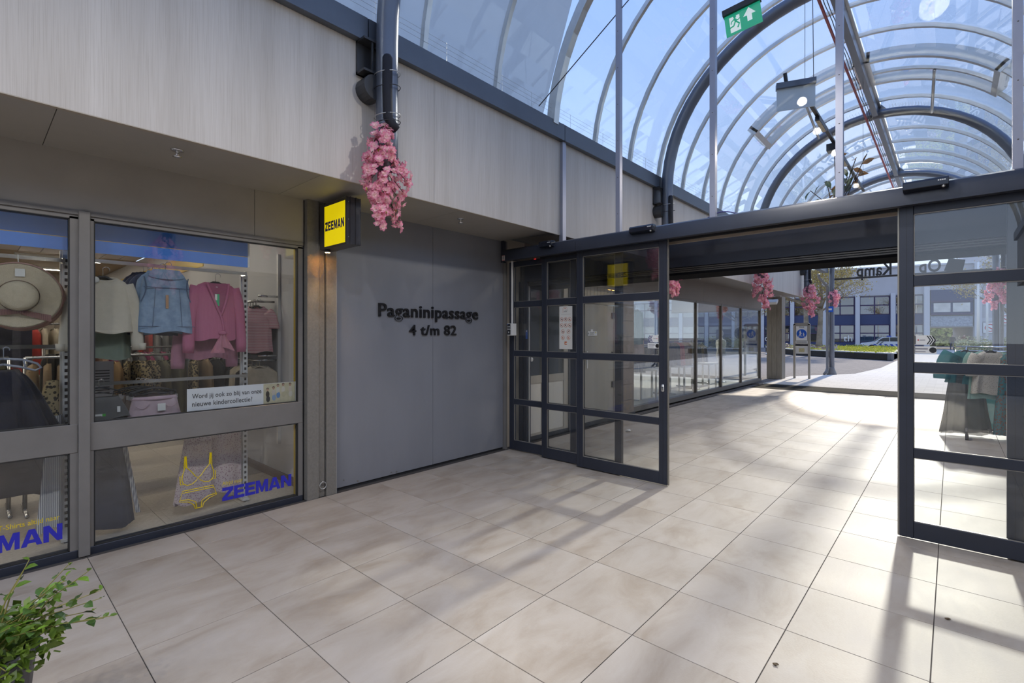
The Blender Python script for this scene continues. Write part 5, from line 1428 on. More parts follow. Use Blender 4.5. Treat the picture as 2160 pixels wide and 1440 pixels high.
w_ = bx('wall_right_shop', mat('right_shop_back', (0.45, 0.42, 0.38), 0.8), None, mx(-9.0), mx(-9.1), -8.9, 5.05, 0, 3.2); tag(w_, 'back wall of the right shop', kind='structure')
w_ = bx('wall_right_far', RW, None, mx(-5.0), mx(-5.1), 5.2, 17.2, 0, 3.05); tag(w_, 'wall of the far shops on the right', kind='structure')
c_ = bx('ceiling_right_shop', OFFW, None, mx(-4.82), mx(-9.0), -8.9, 5.05, 3.2, 3.3); tag(c_, 'ceiling of the right shop', kind='structure')
w_ = bx('floor_right_shop', FIN, None, mx(-4.82), mx(-9.0), -8.9, 5.05, -0.05, 0.0); tag(w_, 'floor of the right shop', kind='structure')
# ------------------------------------------------------------------ sign letters on a beam at the far arch
SGN = mat('dark_bronze_sign', (0.05, 0.048, 0.045), 0.5, 0.3)
sb = thing('gable_sign', 'dark Op de Kamp letters on a beam at the far arch seen from behind', 'sign')
YG = 23.82
bx('beam', SGN, sb, VXC - 2.40, VXC + 2.40, YG - 0.03, YG + 0.05, 3.86, 3.93)
split_letters(text_obj('Op de Kamp', 'letters', SGN, sb, (-0.30, YG + 0.06, 3.80), (-1, 0, 0), (0, 0, 1), 2.55, 0.62, 0.05, 0.022, 1.05), (-1, 0, 0))
MB().add([(-0.22, YG, 3.95), (0.28, YG, 3.88), (0.36, YG, 4.30), (-0.08, YG, 4.40), (-0.22, YG + 0.05, 3.95), (0.28, YG + 0.05, 3.88), (0.36, YG + 0.05, 4.30), (-0.08, YG + 0.05, 4.40)],
         [(0, 1, 2, 3), (4, 5, 6, 7), (0, 1, 5, 4), (1, 2, 6, 5), (2, 3, 7, 6), (3, 0, 4, 7)]).obj('bag_emblem', SGN, sb)
MB().tube([(0.02 + 0.12 * cos(a), YG + 0.02, 4.36 + 0.12 * sin(a)) for a in [pi * k / 10 for k in range(11)]], 0.018, 6).obj('bag_handle', SGN, sb, True)
# downpipes at the far columns
for s_ in (-1, 1):
    x = VXC + s_ * (TR + 0.14)
    dp = MB().tube([(x + s_ * 0.25, 23.3, 4.1), (x + s_ * 0.25, 23.4, 3.95), (x, 23.6, 3.6), (x, 23.6, 0.25), (x + s_ * 0.02, 23.5, 0.12), (x + s_ * 0.06, 23.3, 0.02)], 0.05, 10)
    tag(dp.obj('downpipe', FRAME, None, True), 'grey downpipe beside the %s far column' % ('left' if s_ < 0 else 'right'), 'pipe')
nb = thing('number_plate', 'small blue plate clipped to the left far column', 'sign')
bx('plate', MATS['blue_sticker'], nb, VXC - TR - 0.20, VXC - TR + 0.07, YG - 0.235, YG - 0.22, 2.55, 2.78)
bx('print', WHITE, nb, VXC - TR - 0.14, VXC - TR + 0.02, YG - 0.237, YG - 0.235, 2.63, 2.70)

# ------------------------------------------------------------------ pedestrian zone sign
zs = thing('zone_sign', 'pedestrian zone sign between two grey posts at passage mouth', 'sign')
ZG = mat('silver_grey_post', (0.36, 0.34, 0.30), 0.45, 0.4)
ZX0, ZX1, ZY = -4.42, -3.87, 20.7
for x in (ZX0, ZX1 - 0.07):
    bx('post', ZG, zs, x, x + 0.07, ZY - 0.035, ZY + 0.035, 0, 2.02)
MB().prism([(ZX0, 1.98), (ZX0 + 0.05, 2.06), (ZX1 - 0.05, 2.06), (ZX1, 1.98)], ZY - 0.035, ZY + 0.035, 'y').obj('top_cap', ZG, zs)
bx('upper_field', ZG, zs, ZX0 + 0.07, ZX1 - 0.07, ZY - 0.02, ZY + 0.02, 1.28, 1.98)
bp_ = bx('sign_plate', WHITE, zs, ZX0 + 0.095, ZX1 - 0.095, ZY - 0.03, ZY - 0.02, 1.42, 1.94)
text_obj('ZONE', 'lettering', LET, bp_, (ZX0 + 0.19, ZY - 0.031, 1.88), (1, 0, 0), (0, 0, 1), 0.17, 0.045, 0.001, 0.01)
BLC = mat('traffic_blue', (0.01, 0.10, 0.50), 0.4)
cx = (ZX0 + ZX1) / 2
MB().cyl((cx, ZY - 0.034, 1.66), (cx, ZY - 0.030, 1.66), 0.165, 28).obj('blue_disc', BLC, bp_)
def picto(x, z, h, o):
    mb = MB(); y = ZY - 0.037
    mb.sphere((x, y, z + h * 0.9), h * 0.09, 8, 6, (1, 0.1, 1))
    mb.tube([(x, y, z + h * 0.8), (x, y, z + h * 0.45)], [h * 0.10, h * 0.08], 6)
    mb.tube([(x, y, z + h * 0.45), (x - h * 0.12, y, z + h * 0.22), (x - h * 0.2, y, z)], h * 0.05, 5)
    mb.tube([(x, y, z + h * 0.45), (x + h * 0.1, y, z + h * 0.22), (x + h * 0.14, y, z)], h * 0.05, 5)
    mb.tube([(x, y, z + h * 0.75), (x + h * 0.16, y, z + h * 0.55), (x + h * 0.24, y, z + h * 0.45)], h * 0.035, 5)
    mb.tube([(x, y, z + h * 0.75), (x - h * 0.15, y, z + h * 0.58)], h * 0.035, 5)
    mb.v = [(a, ZY - 0.037 + (b - (ZY - 0.037)) * 0.15, c) for a, b, c in mb.v]
    mb.obj('pictogram', WHITE, o)
picto(cx - 0.045, 1.55, 0.23, bp_); picto(cx + 0.065, 1.55, 0.15, bp_)
bx('text_plate', WHITE, zs, ZX0 + 0.08, ZX1 - 0.08, ZY - 0.03, ZY - 0.02, 1.30, 1.40)
mb = MB()
for k in range(3): mb.box(ZX0 + 0.10, ZX1 - 0.10, ZY - 0.0315, ZY - 0.03, 1.315 + 0.027 * k, 1.327 + 0.027 * k)
mb.obj('small_print', FRAME_D, zs)
bx('black_plate', BLACK, zs, ZX0 + 0.07, ZX1 - 0.07, ZY - 0.03, ZY - 0.02, 1.21, 1.27)
bx('lower_plate', OFFW, zs, ZX0 + 0.07, ZX1 - 0.07, ZY - 0.02, ZY + 0.01, 0.92, 1.20)
bx('yellow_note', mat('yellow_note', (0.45, 0.40, 0.22), 0.6, var=0.3, scale=40), zs, cx - 0.09, cx + 0.09, ZY - 0.022, ZY - 0.02, 0.98, 1.12)

# ------------------------------------------------------------------ planters with shrubs
def scatter_leaves(name, parent, m, pts, size, seed, flat=0.4):
    r = random.Random(seed); mb = MB()
    for p in pts:
        a = Vector((r.uniform(-1, 1), r.uniform(-1, 1), r.uniform(-flat, flat))).normalized(); b = a.cross(Vector((r.uniform(-1, 1), r.uniform(-1, 1), r.uniform(-1, 1)))).normalized()
        s_ = size * r.uniform(0.6, 1.3); p = Vector(p)
        mb.add([p, p + a * s_ * 0.5 + b * s_ * 0.28, p + a * s_, p + a * s_ * 0.5 - b * s_ * 0.28], [(0, 1, 2, 3)])
    o = mb.obj(name, m, parent); o['kind'] = 'stuff'
    return o
GRASS = mat('spring_ground_cover', (0.26, 0.33, 0.03), 0.8, col2=(0.52, 0.50, 0.08), scale=3, transl=0.3)
HEATH = mat('pale_heather', (0.30, 0.20, 0.15), 0.8, col2=(0.52, 0.46, 0.40), scale=4)
HEDGE = mat('pale_green_hedge', (0.20, 0.22, 0.09), 0.8, col2=(0.42, 0.42, 0.25), scale=4)
PWALL = mat('dark_planter_wall', (0.10, 0.10, 0.105), 0.6, var=0.1, scale=3)
COPE = mat('pale_coping', (0.55, 0.54, 0.51), 0.7)
def planter(poly, h, lab, cover, n, csize, seed, zmax=0.25):
    t = thing('planter', lab, 'planter')
    N = len(poly)
    # a wall and a coping length on each edge
    cxp = sum(p[0] for p in poly) / N; cyp = sum(p[1] for p in poly) / N
    for i in range(N):
        a, b = Vector(poly[i] + (0,)), Vector(poly[(i + 1) % N] + (0,))
        d_ = (b - a); L = d_.length; d_.normalize(); nrm = Vector((-d_.y, d_.x, 0))
        if nrm.dot(Vector((cxp, cyp, 0)) - a) < 0: nrm = -nrm
        MB().obox((a + b) / 2 + nrm * 0.1 + Vector((0, 0, h / 2 - 0.01)), d_ * L / 2, nrm * 0.1, (0, 0, h / 2 - 0.03)).obj('planter_wall', PWALL, t)
        MB().obox((a + b) / 2 + nrm * 0.17 + Vector((0, 0, h - 0.01)), d_ * (L / 2 + 0.02), nrm * 0.2, (0, 0, 0.03)).obj('coping', COPE, t)
    MB().prism(poly, 0.02, h - 0.08, 'z').obj('soil', mat('dark_soil', (0.06, 0.045, 0.03), 0.95), t)
    r = random.Random(seed); pts = []
    xs_ = [p[0] for p in poly]; ys_ = [p[1] for p in poly]
    def inside(x, y):
        c = False; j = N - 1
        for i in range(N):
            if (poly[i][1] > y) != (poly[j][1] > y) and x < (poly[j][0] - poly[i][0]) * (y - poly[i][1]) / (poly[j][1] - poly[i][1]) + poly[i][0]: c = not c
            j = i
        return c
    while len(pts) < n:
        x, y = r.uniform(min(xs_), max(xs_)), r.uniform(min(ys_), max(ys_))
        if inside(x, y):
            hh = 0.5 + 0.5 * sin(x * 2.1 + y * 1.3) * cos(x * 0.9 - y * 1.7)
            pts.append((x, y, h - 0.08 + r.random() * zmax * (0.3 + hh)))
    scatter_leaves('ground_cover', t, cover, pts, csize, seed)
    return t
p1 = planter([(-2.85, 39.0), (-9.3, 44.6), (-13.5, 52.0), (-12.5, 58.0), (-2.85, 58.0)], 0.47, 'long low planter of bright ground cover round the bare tree', GRASS, 15000, 0.13, 3, 0.24)
p2 = thing('heather_bed', 'pale heather shrubs at the left end of the long planter', 'shrubs')
rr = random.Random(4)
hp = []
while len(hp) < 1500:
    u, v = rr.random(), rr.random()
    hp.append((-9.0 + 3.0 * u - 3.2 * v, 44.85 - 2.2 * u + 5.5 * v, 0.42 + 0.5 * rr.random() * (0.5 + 0.5 * sin(u * 9) * cos(v * 7))))
scatter_leaves('shrub_mass', p2, HEATH, hp, 0.22, 4)
p3 = planter([(0.2, 45.0), (7.5, 43.0), (7.5, 58.0), (0.2, 58.0)], 0.47, 'planter with clipped pale green hedge right of the path', HEDGE, 9000, 0.15, 5, 0.95)
# bare spring tree with two trunks
BARK = mat('mottled_bark', (0.17, 0.135, 0.095), 0.9, col2=(0.34, 0.29, 0.22), scale=3)
BUD = mat('yellow_green_buds', (0.30, 0.23, 0.05), 0.8, col2=(0.52, 0.42, 0.14), scale=2, objrand=0.0)
def tree(base, h, r0, lab, seed, leaf_n, spread=0.75, levels=4, stems=((0, 0),), lsz=0.12):
    r = random.Random(seed)
    t = thing('tree', lab, 'tree')
    tips = []
    tw = MB(); br = MB()
    def grow(p, d_, L, rad, lv):
        pts = [p]; q = p.copy(); dd = d_.copy()
        for k in range(4):
            dd = (dd + Vector((r.uniform(-1, 1), r.uniform(-1, 1), r.uniform(-0.4, 0.6))) * 0.13).normalized()
            q = q + dd * L / 4; pts.append(q.copy())
            if lv >= levels - 2: tips.append(q.copy())
        (br if lv < 2 else tw).tube(pts, [rad * (1 - 0.12 * k) for k in range(5)], 8 if lv < 2 else 4)
        if lv < levels:
            for k in range(4 if lv < 2 else 3):
                a = r.uniform(0, 2 * pi); st = pts[r.choice((2, 3, 4, 4))]
                nd = (dd * 0.6 + Vector((cos(a), sin(a), r.uniform(-0.1, 0.6))) * spread).normalized()
                grow(st, nd, L * r.uniform(0.55, 0.75), rad * 0.5, lv + 1)
    for sx_, sy_ in stems:
        b = Vector(base) + Vector((sx_, sy_, 0))
        top = b + Vector((sx_ * 0.35, sy_ * 0.3, h * 0.42))
        trunk = MB().tube([b + Vector((0, 0, -0.05)), b + (top - b) * 0.12, b + (top - b) * 0.5, top], [r0 * 2.2, r0 * 1.25, r0 * 1.0, r0 * 0.8], 12).obj('trunk', BARK, t, True)
        for k in range(6):
            a = 2 * pi * k / 6 + r.uniform(-.4, .4)
            grow(b + (top - b) * r.uniform(0.7, 1.0), Vector((cos(a) * spread, sin(a) * spread, r.uniform(0.25, 0.9))).normalized(), h * 0.24, r0 * 0.42, 1)
        grow(top, Vector((sx_ * 0.1, 0, 1)).normalized(), h * 0.26, r0 * 0.6, 1)
    br.obj('branches', BARK, t, True)
    o = tw.obj('twigs', BARK, t); o['kind'] = 'stuff'
    pts = []
    while len(pts) < leaf_n:
        p = r.choice(tips); pts.append(p + Vector((r.gauss(0, .22), r.gauss(0, .22), r.gauss(0, .22))))
    scatter_leaves('foliage', t, BUD, pts, lsz, seed, 1.0)
    return t
tree((-8.9, 48.0, 0.40), 10.0, 0.19, 'two-stemmed budding tree in the long planter', 11, 14000, stems=((-0.32, 0), (0.5, 0.3)), lsz=0.12, spread=0.9)
tree((3.2, 52.0, 0.42), 9.0, 0.16, 'slim budding tree in the right hand planter', 12, 2600, lsz=0.14)
tree((-17.5, 56.0, 0), 9.0, 0.16, 'slim budding tree behind the concrete pillar', 13, 1800, lsz=0.14)
# white masts
for k, (x, y, h) in enumerate(((-11.5, 45.0, 8.5), (-12.6, 50.0, 7.5), (1.45, 50.0, 7.0), (2.3, 60.0, 7.0))):
    o = MB().tube([(x, y, 0), (x, y, h)], [0.11, 0.06], 10)
    m_ = thing('mast', ('tall white mast right of the concrete pillar', 'slimmer white mast behind the tall one', 'white mast left in the right planter', 'white mast further back on the right')[k], 'mast', 'white masts on the square')
    o.obj('pole', WHITE, m_, True)
    MB().lathe([(0.2, 0), (0.18, 0.05), (0.1, 0.1)], (x, y, 0), 12).obj('base', WHITE, m_, True)
lpt = thing('street_lamp', 'white street lamp with cone head behind the square masts', 'lamp')
MB().cyl((-12.3, 48.2, 0), (-12.3, 48.2, 5.0), 0.07, 8).obj('pole', WHITE, lpt, True)
MB().lathe([(0.05, 5.4), (0.14, 5.3), (0.5, 5.0), (0.45, 4.95), (0.1, 5.0)], (-12.3, 48.2, 0), 16).obj('shade', WHITE, lpt, True)

# ------------------------------------------------------------------ long building across the square
BX0, BY0 = -14.96, 69.9
bd = Vector((9.96, 2.2, 0)).normalized(); bn_ = Vector((bd.y, -bd.x, 0))      # along facade, towards us
BM = Matrix(((bd.x, -bn_.x, 0, BX0), (bd.y, -bn_.y, 0, BY0), (0, 0, 1, 0), (0, 0, 0, 1)))   # local x along, y away from us
fb = thing('building', 'long blue-grey office building across the square', 'building')
BLG = mat('pale_blue_grey_wall', (0.47, 0.46, 0.47), 0.8, var=0.05, scale=0.6)
BLP = mat('light_blue_pilaster', (0.54, 0.54, 0.56), 0.7)
BLN = mat('navy_spandrel', (0.03, 0.045, 0.12), 0.5)
MAG = mat('dark_purple_frame', (0.06, 0.04, 0.10), 0.5)
def lb(name, m, par, *a):
    return MB().box(*a).xform(BM).obj(name, m, par)
lb('wall', BLG, fb, -24, 13.2, 0.35, 10, 6.3, 9.5)
lb('wall', BLG, fb, -24, 13.2, 0.5, 10, 0, 6.3)
lb('parapet', BLP, fb, -24, 36, 0.2, 0.5, 9.5, 9.7)
lb('roof_box', BLG, fb, 17, 20, 3, 6, 9.5, 10.7)
CURT = mat('pale_curtain', (0.62, 0.60, 0.55), 0.8, var=0.2, scale=1.2)
ROOMD = mat('dim_room', (0.10, 0.095, 0.09), 0.9, var=0.4, scale=0.5)
bays = [-20.5 + 3.4 * k for k in range(10)]
rB = random.Random(3)
for i, x in enumerate(bays):
    lb('pilaster', BLP, fb, x - 0.22, x + 0.22, -0.1, 0.5, 0, 6.5)
    for (z0, z1) in ((4.05, 6.2), (0.75, 2.85)):
        w_ = lb('window', MAG, fb, x + 0.22, x + 3.18, 0.40, 0.52, z0, z1)
        for k in range(2):
            for zz in ((z0 + 0.08, z0 + (z1 - z0) * 0.52), (z0 + (z1 - z0) * 0.55, z1 - 0.08)):
                xa = x + 0.32 + 1.42 * k
                lb('room', CURT if rB.random() < 0.55 else ROOMD, w_, xa, xa + 1.30, 0.385, 0.40, *zz)
                lb('pane', G_DARK, w_, xa, xa + 1.30, 0.34, 0.36, *zz)
        for k in (0.0, 1.48, 2.96):
            lb('frame_bar', MAG, w_, x + 0.22 + k - (0.05 if k else 0), x + 0.30 + k - (0.03 if k else 0), 0.28, 0.42, z0, z1)
        for zz in (z0, (z0 + z1) / 2 - 0.03, z1 - 0.07):
            lb('frame_bar', MAG, w_, x + 0.22, x + 3.18, 0.28, 0.42, zz, zz + 0.07)
    lb('spandrel', BLN, fb, x + 0.22, x + 3.18, 0.30, 0.5, 2.87, 4.03)
    lb('spandrel', BLN, fb, x + 0.22, x + 3.18, 0.30, 0.5, 0.0, 0.73)
text_obj('de', 'window_lettering', WHITE, fb, BM @ Vector((-3.2, 0.2, 0.85)), bd, (0, 0, 1), 1.0, 0.75, 0.02, 0.0)
text_obj('th', 'window_lettering', WHITE, fb, BM @ Vector((5.3, 0.2, 0.85)), bd, (0, 0, 1), 0.9, 0.75, 0.02, 0.0)
# right part of the building with underpass
lb('wall', BLG, fb, 13.2, 36, 0.35, 10, 3.4, 9.5)
lb('wall', BLG, fb, 17.6, 36, 0.35, 10, 0, 3.4)
lb('wall_stripe', BLP, fb, 17.6, 36, 0.30, 0.35, 3.1, 3.5)
lb('wall_stripe', BLP, fb, 17.6, 36, 0.30, 0.35, 4.9, 5.2)
lb('wall_stripe', BLN, fb, 17.6, 36, 0.30, 0.35, 0.0, 0.8)
lb('pilaster', BLP, fb, 12.9, 13.4, -0.1, 0.5, 0, 9.5); lb('pilaster', BLP, fb, 17.2, 17.8, -0.1, 0.5, 0, 9.5)
w_ = lb('window', BLN, fb, 13.5, 17.1, 0.05, 0.4, 3.9, 6.7)
lb('pane', CURT, w_, 13.75, 15.2, 0.0, 0.05, 4.2, 5.2); lb('pane', CURT, w_, 15.4, 16.85, 0.0, 0.05, 4.2, 5.2)
lb('frame_bar', MAG, w_, 13.5, 17.1, -0.05, 0.06, 5.3, 5.45); lb('frame_bar', MAG, w_, 13.5, 17.1, -0.05, 0.06, 3.85, 4.05)
lb('lattice_panel', mat('lattice', (0.30, 0.33, 0.38), 0.6, var=0.3, scale=6), fb, 13.5, 17.1, 0.1, 0.3, 2.6, 3.75)
lb('passage_soffit', BLP, fb, 13.4, 17.6, 0.35, 10, 2.5, 2.6)
for k, (x, z) in enumerate(((22.6, 1.9), (25.2, 2.9), (29, 1.9))):
    MB().cyl((x, 0.30, z), (x, 0.36, z), 0.9, 24).xform(BM).obj('round_opening', mat('round_dark', (0.10, 0.11, 0.15), 0.6), fb)
MB().cyl((-16.2, 0.25, 2.0), (-16.2, 0.36, 2.0), 0.8, 24).xform(BM).obj('round_opening', MATS['round_dark'], fb)
# greenery behind the underpass
gb = thing('hedge', 'sunlit green hedge seen through the building underpass', 'hedge')
rr = random.Random(9)
scatter_leaves('foliage', gb, mat('sunlit_green', (0.25, 0.33, 0.08), 0.8, col2=(0.48, 0.50, 0.22), scale=1), [BM @ Vector((rr.uniform(10, 21), rr.uniform(22, 25), rr.uniform(0, 5))) for _ in range(2500)], 0.7, 9, 1.0)
MB().box(10, 21, 24, 26, 0, 4.5).xform(BM).obj('core', mat('hedge_core', (0.14, 0.17, 0.06), 0.9), gb)

# ------------------------------------------------------------------ police-style car
def car():
    t = thing('car', 'white patrol car with blue stripes parked behind the planter', 'car')
    CW = mat('white_car_paint', (0.62, 0.64, 0.66), 0.25)
    prof = [(-2.1, 0.35), (-2.12, 0.62), (-1.95, 0.80), (-1.05, 0.93), (-0.45, 1.38), (0.9, 1.45), (1.75, 1.40), (2.05, 0.95), (2.1, 0.55), (2.05, 0.32)]
    M = BM @ Matrix.Translation((8.2, -9.0, 0))
    mb = MB(); N = len(prof)
    vs = [(x, y * (1.0 if z < 1.0 else 0.86), z) for y in (-0.85, 0.85) for x, z in prof]
    mb.add(vs, [tuple(range(N)), tuple(range(2 * N - 1, N - 1, -1))] + [(i, (i + 1) % N, N + (i + 1) % N, N + i) for i in range(N)])
    mb.xform(M).obj('body', CW, t)
    GL = mat('car_glass', (0.03, 0.04, 0.05), 0.08)
    for s_ in (-1, 1):
        y = s_ * 0.80
        for pl in ([(-0.85, 0.98), (-0.38, 1.34), (0.12, 1.38), (0.12, 0.98)], [(0.2, 0.98), (0.2, 1.38), (0.98, 1.39), (1.02, 0.98)], [(1.1, 0.98), (1.06, 1.38), (1.6, 1.34), (1.85, 0.98)]):
            MB().prism(pl, y, y + s_ * 0.06, 'y').xform(M).obj('side_window', GL, t)
        BS = mat('patrol_blue', (0.02, 0.06, 0.35), 0.4); OS = mat('patrol_orange', (0.6, 0.1, 0.02), 0.4)
        for k in range(5):
            MB().prism([(-1.0 + 0.45 * k, 0.45), (-0.78 + 0.45 * k, 0.45), (-0.98 + 0.45 * k, 0.72), (-1.2 + 0.45 * k, 0.72)], s_ * 0.85, s_ * 0.862, 'y').xform(M).obj('blue_stripe', BS, t)
        for k in range(2):
            MB().prism([(-0.95 + 0.3 * k, 0.74), (-0.83 + 0.3 * k, 0.74), (-0.6 + 0.3 * k, 0.95), (-0.72 + 0.3 * k, 0.95)], s_ * 0.85, s_ * 0.862, 'y').xform(M).obj('dark_chevron', BLACK, t)
        for x in (-1.3, 1.3):
            w_ = MB().cyl((x, s_ * 0.70, 0.32), (x, s_ * 0.89, 0.32), 0.32, 18).xform(M).obj('wheel', RUBBER, t)
            MB().cyl((x, s_ * 0.885, 0.32), (x, s_ * 0.90, 0.32), 0.19, 14).xform(M).obj('hub_cap', ALU, w_)
    MB().prism([(-1.02, 0.95), (-0.48, 1.36), (-0.44, 1.36), (-0.98, 0.95)], -0.68, 0.68, 'y').xform(M @ Matrix.Translation((-0.02, 0, 0.02))).obj('windscreen', GL, t)
    MB().box(0.1, 0.35, -0.5, 0.5, 1.45, 1.55).xform(M).obj('light_bar', MATS['patrol_blue'], t)
    MB().sphere((-2.02, -0.6, 0.68), 0.13, 8, 6, (0.7, 1, 0.8)).xform(M).obj('headlamp', ALU, t); MB().sphere((-2.02, 0.6, 0.68), 0.13, 8, 6, (0.7, 1, 0.8)).xform(M).obj('headlamp', ALU, t)
car()
# people walking under the building
SKIN = mat('skin', (0.45, 0.28, 0.20), 0.6)
def person(x, y, top, legs, lab, rz, h=1.72, seed=0):
    t = thing('person', lab, 'person', 'people walking under the building')
    me = bpy.data.meshes.new('body')
    J = [(0, 0, .95), (0, 0, 1.2), (0, 0, 1.42), (0, 0, 1.52), (0, 0.01, 1.62), (.19, 0, 1.40), (.25, .06, 1.12), (.24, -.05, .88), (-.19, 0, 1.40), (-.25, -.08, 1.12), (-.24, .06, .9),
         (.1, 0, .9), (.11, -.12, .5), (.11, .08, .08), (.11, -.06, .03), (-.1, 0, .9), (-.11, .14, .5), (-.11, .16, .08), (-.11, .02, .03), (0, 0, 1.74)]
    E_ = [(0, 1), (1, 2), (2, 3), (3, 4), (2, 5), (5, 6), (6, 7), (2, 8), (8, 9), (9, 10), (0, 11), (11, 12), (12, 13), (13, 14), (0, 15), (15, 16), (16, 17), (17, 18), (4, 19)]
    R_ = [.15, .14, .14, .055, .09, .065, .05, .035, .065, .05, .035, .1, .075, .05, .04, .1, .075, .05, .04, .08]
    me.from_pydata([(a, b, c * h / 1.8) for a, b, c in J], E_, [])
    o = bpy.data.objects.new('body', me); COL.objects.link(o)
    o.modifiers.new('skin', 'SKIN')
    for k, v in enumerate(me.skin_vertices[0].data):
        v.radius = (R_[k], R_[k] * 0.85); v.use_root = (k == 0)
    sd = o.modifiers.new('sub', 'SUBSURF'); sd.levels = 1; sd.render_levels = 1
    dg = bpy.context.evaluated_depsgraph_get()
    m2 = bpy.data.meshes.new_from_object(o.evaluated_get(dg)); bpy.data.objects.remove(o)
    m2.materials.clear()
    for m_ in (top, legs, SKIN, mat('dark_hair', (0.03, 0.02, 0.015), 0.7)): m2.materials.append(m_)
    for p in m2.polygons:
        c = p.center; zz = c.z / (h / 1.8)
        p.material_index = 3 if (zz > 1.68 or (zz > 1.58 and c.y > 0.02)) else (2 if zz > 1.48 or (abs(c.x) > .2 and zz < .92) else (0 if zz > 0.93 else 1)); p.use_smooth = True
    ob = bpy.data.objects.new('body', m2); COL.objects.link(ob); ob.parent = t
    P = BM @ Vector((x, y, 0)); ob.location = P; ob.rotation_euler = (0, 0, rz)
person(14.6, -3.5, fab('dark_coat', (0.05, 0.035, 0.03)), NAVYF, 'walker in dark coat under the building, left of the pair', 0.4, seed=1)
person(15.6, -3.2, fab('rust_coat', (0.16, 0.05, 0.03)), NAVYF, 'walker in rust brown coat under the building', 0.1, 1.75, seed=2)
person(18.2, -4.0, fab('white_shirt', (0.6, 0.6, 0.6)), fab('jeans_blue', (0.05, 0.08, 0.16)), 'walker in white top near the underpass pillar', -0.4, 1.65, seed=3)
# small round wall signs
for k, (x, z, lab) in enumerate(((16.2 + 2.3, 2.4, 'white prohibition sign with red ring left on the blue-grey wall'), (19.75 + 0.0, 3.3, 'white no-entry style sign with red ring high on the right'))):
    t = thing('round_sign', lab, 'sign', 'prohibition signs')
    MB().box(x - 0.55, x + 0.55, 0.22, 0.28, z - 0.55, z + 0.55).xform(BM).obj('plate', WHITE, t)
    mb = MB(); mb.add([(x + rr_ * cos(2 * pi * q / 24), 0.21, z + rr_ * sin(2 * pi * q / 24)) for rr_ in (0.42, 0.33) for q in range(24)], [(q, (q + 1) % 24, 24 + (q + 1) % 24, 24 + q) for q in range(24)])
    mb.obox((x, 0.212, z), (0.28, 0, -0.2), (0, 0.004, 0), (0.03, 0, 0.04)); mb.xform(BM).obj('red_ring', mat('sign_red', (0.5, 0.03, 0.04), 0.5), t)
# ------------------------------------------------------------------ direction stickers on the door glass
GSP = mat('grey_small_print', (0.25, 0.25, 0.28), 0.6)
SRED = MATS['sign_red']
def arrow_sticker(xa, xb, sgn, lab):
    t = thing('direction_sticker', lab, 'sticker')
    y = 4.9745; w = xb - xa
    X = (lambda u: xa + w * u) if sgn > 0 else (lambda u: xb - w * u)
    MB().prism([(X(0), 1.53), (X(0), 1.605), (X(0.12), 1.613), (X(0.22), 1.603), (X(0.78), 1.605), (X(1), 1.567), (X(0.78), 1.53)], y, y + 0.0012, 'y').obj('arrow_board', WHITE, t)
    yy = y - 0.0006
    MB().box(X(0.02), X(0.07), yy, y, 1.536, 1.60).obj('dark_bar', LET, t)
    for k in range(3):
        u = 0.56 + 0.11 * k
        MB().add([(X(u), yy, 1.601), (X(u + .06), yy, 1.601), (X(u + .2), yy, 1.567), (X(u + .06), yy, 1.534), (X(u), yy, 1.534), (X(u + .14), yy, 1.567)], [(0, 1, 2, 5), (5, 2, 3, 4)]).obj('chevron', LET if sgn > 0 else NAVY, t)
    MB().box(X(0.16), X(0.22), yy, y, 1.562, 1.572).obj('red_mark', SRED, t); MB().box(X(0.25), X(0.5), yy, y, 1.564, 1.570).obj('print', GSP, t)
    MB().box(X(0.0), X(1.0), y, y + 0.0012, 1.462, 1.518).obj('lower_board', WHITE, t)
    MB().box(xa + w * .06, xa + w * .62, yy, y, 1.494, 1.504).obj('print', GSP, t); MB().box(xa + w * .06, xa + w * .52, yy, y, 1.474, 1.480).obj('print', GSP, t)
    MB().cyl((xa + w * .84, yy, 1.49), (xa + w * .84, y, 1.49), 0.022, 16).obj('badge', LET, t)
arrow_sticker(-0.222, -0.088, 1, 'white right-pointing arrow sticker on the right door leaf glass')
arrow_sticker(-2.475, -2.342, -1, 'white left-pointing arrow sticker on the front left door leaf')
# ------------------------------------------------------------------ clothes rack outside the right leaf
rk = thing('garment_rail', 'wheeled chrome garment rail seen through the right door leaf', 'clothes rack')
RX0, RX1, RY, RZ = 0.05, 1.15, 10.65, 1.42
for z in (RZ, RZ - 0.07):
    MB().cyl((RX0, RY, z), (RX1, RY, z), 0.016, 10).obj('rail', CHROME, rk, True)
for x in (RX0 + 0.12, RX1 - 0.12):
    MB().cyl((x, RY, 0.12), (x, RY, RZ), 0.016, 10).obj('upright', CHROME, rk, True)
    MB().cyl((x, RY - 0.42, 0.13), (x, RY + 0.42, 0.13), 0.018, 8).obj('foot_bar', FRAME, rk, True)
    for s_ in (-1, 1):
        w_ = MB().cyl((x - 0.02, RY + s_ * 0.42, 0.045), (x + 0.02, RY + s_ * 0.42, 0.045), 0.045, 14).obj('wheel', RUBBER, rk)
        MB().cyl((x, RY + s_ * 0.42, 0.05), (x, RY + s_ * 0.42, 0.13), 0.012, 6).obj('castor_stem', FRAME_D, w_)
MB().cyl((RX0 + 0.12, RY, 0.13), (RX1 - 0.12, RY, 0.13), 0.014, 8).obj('brace', FRAME, rk, True)
RG = 'garments on the wheeled rail'
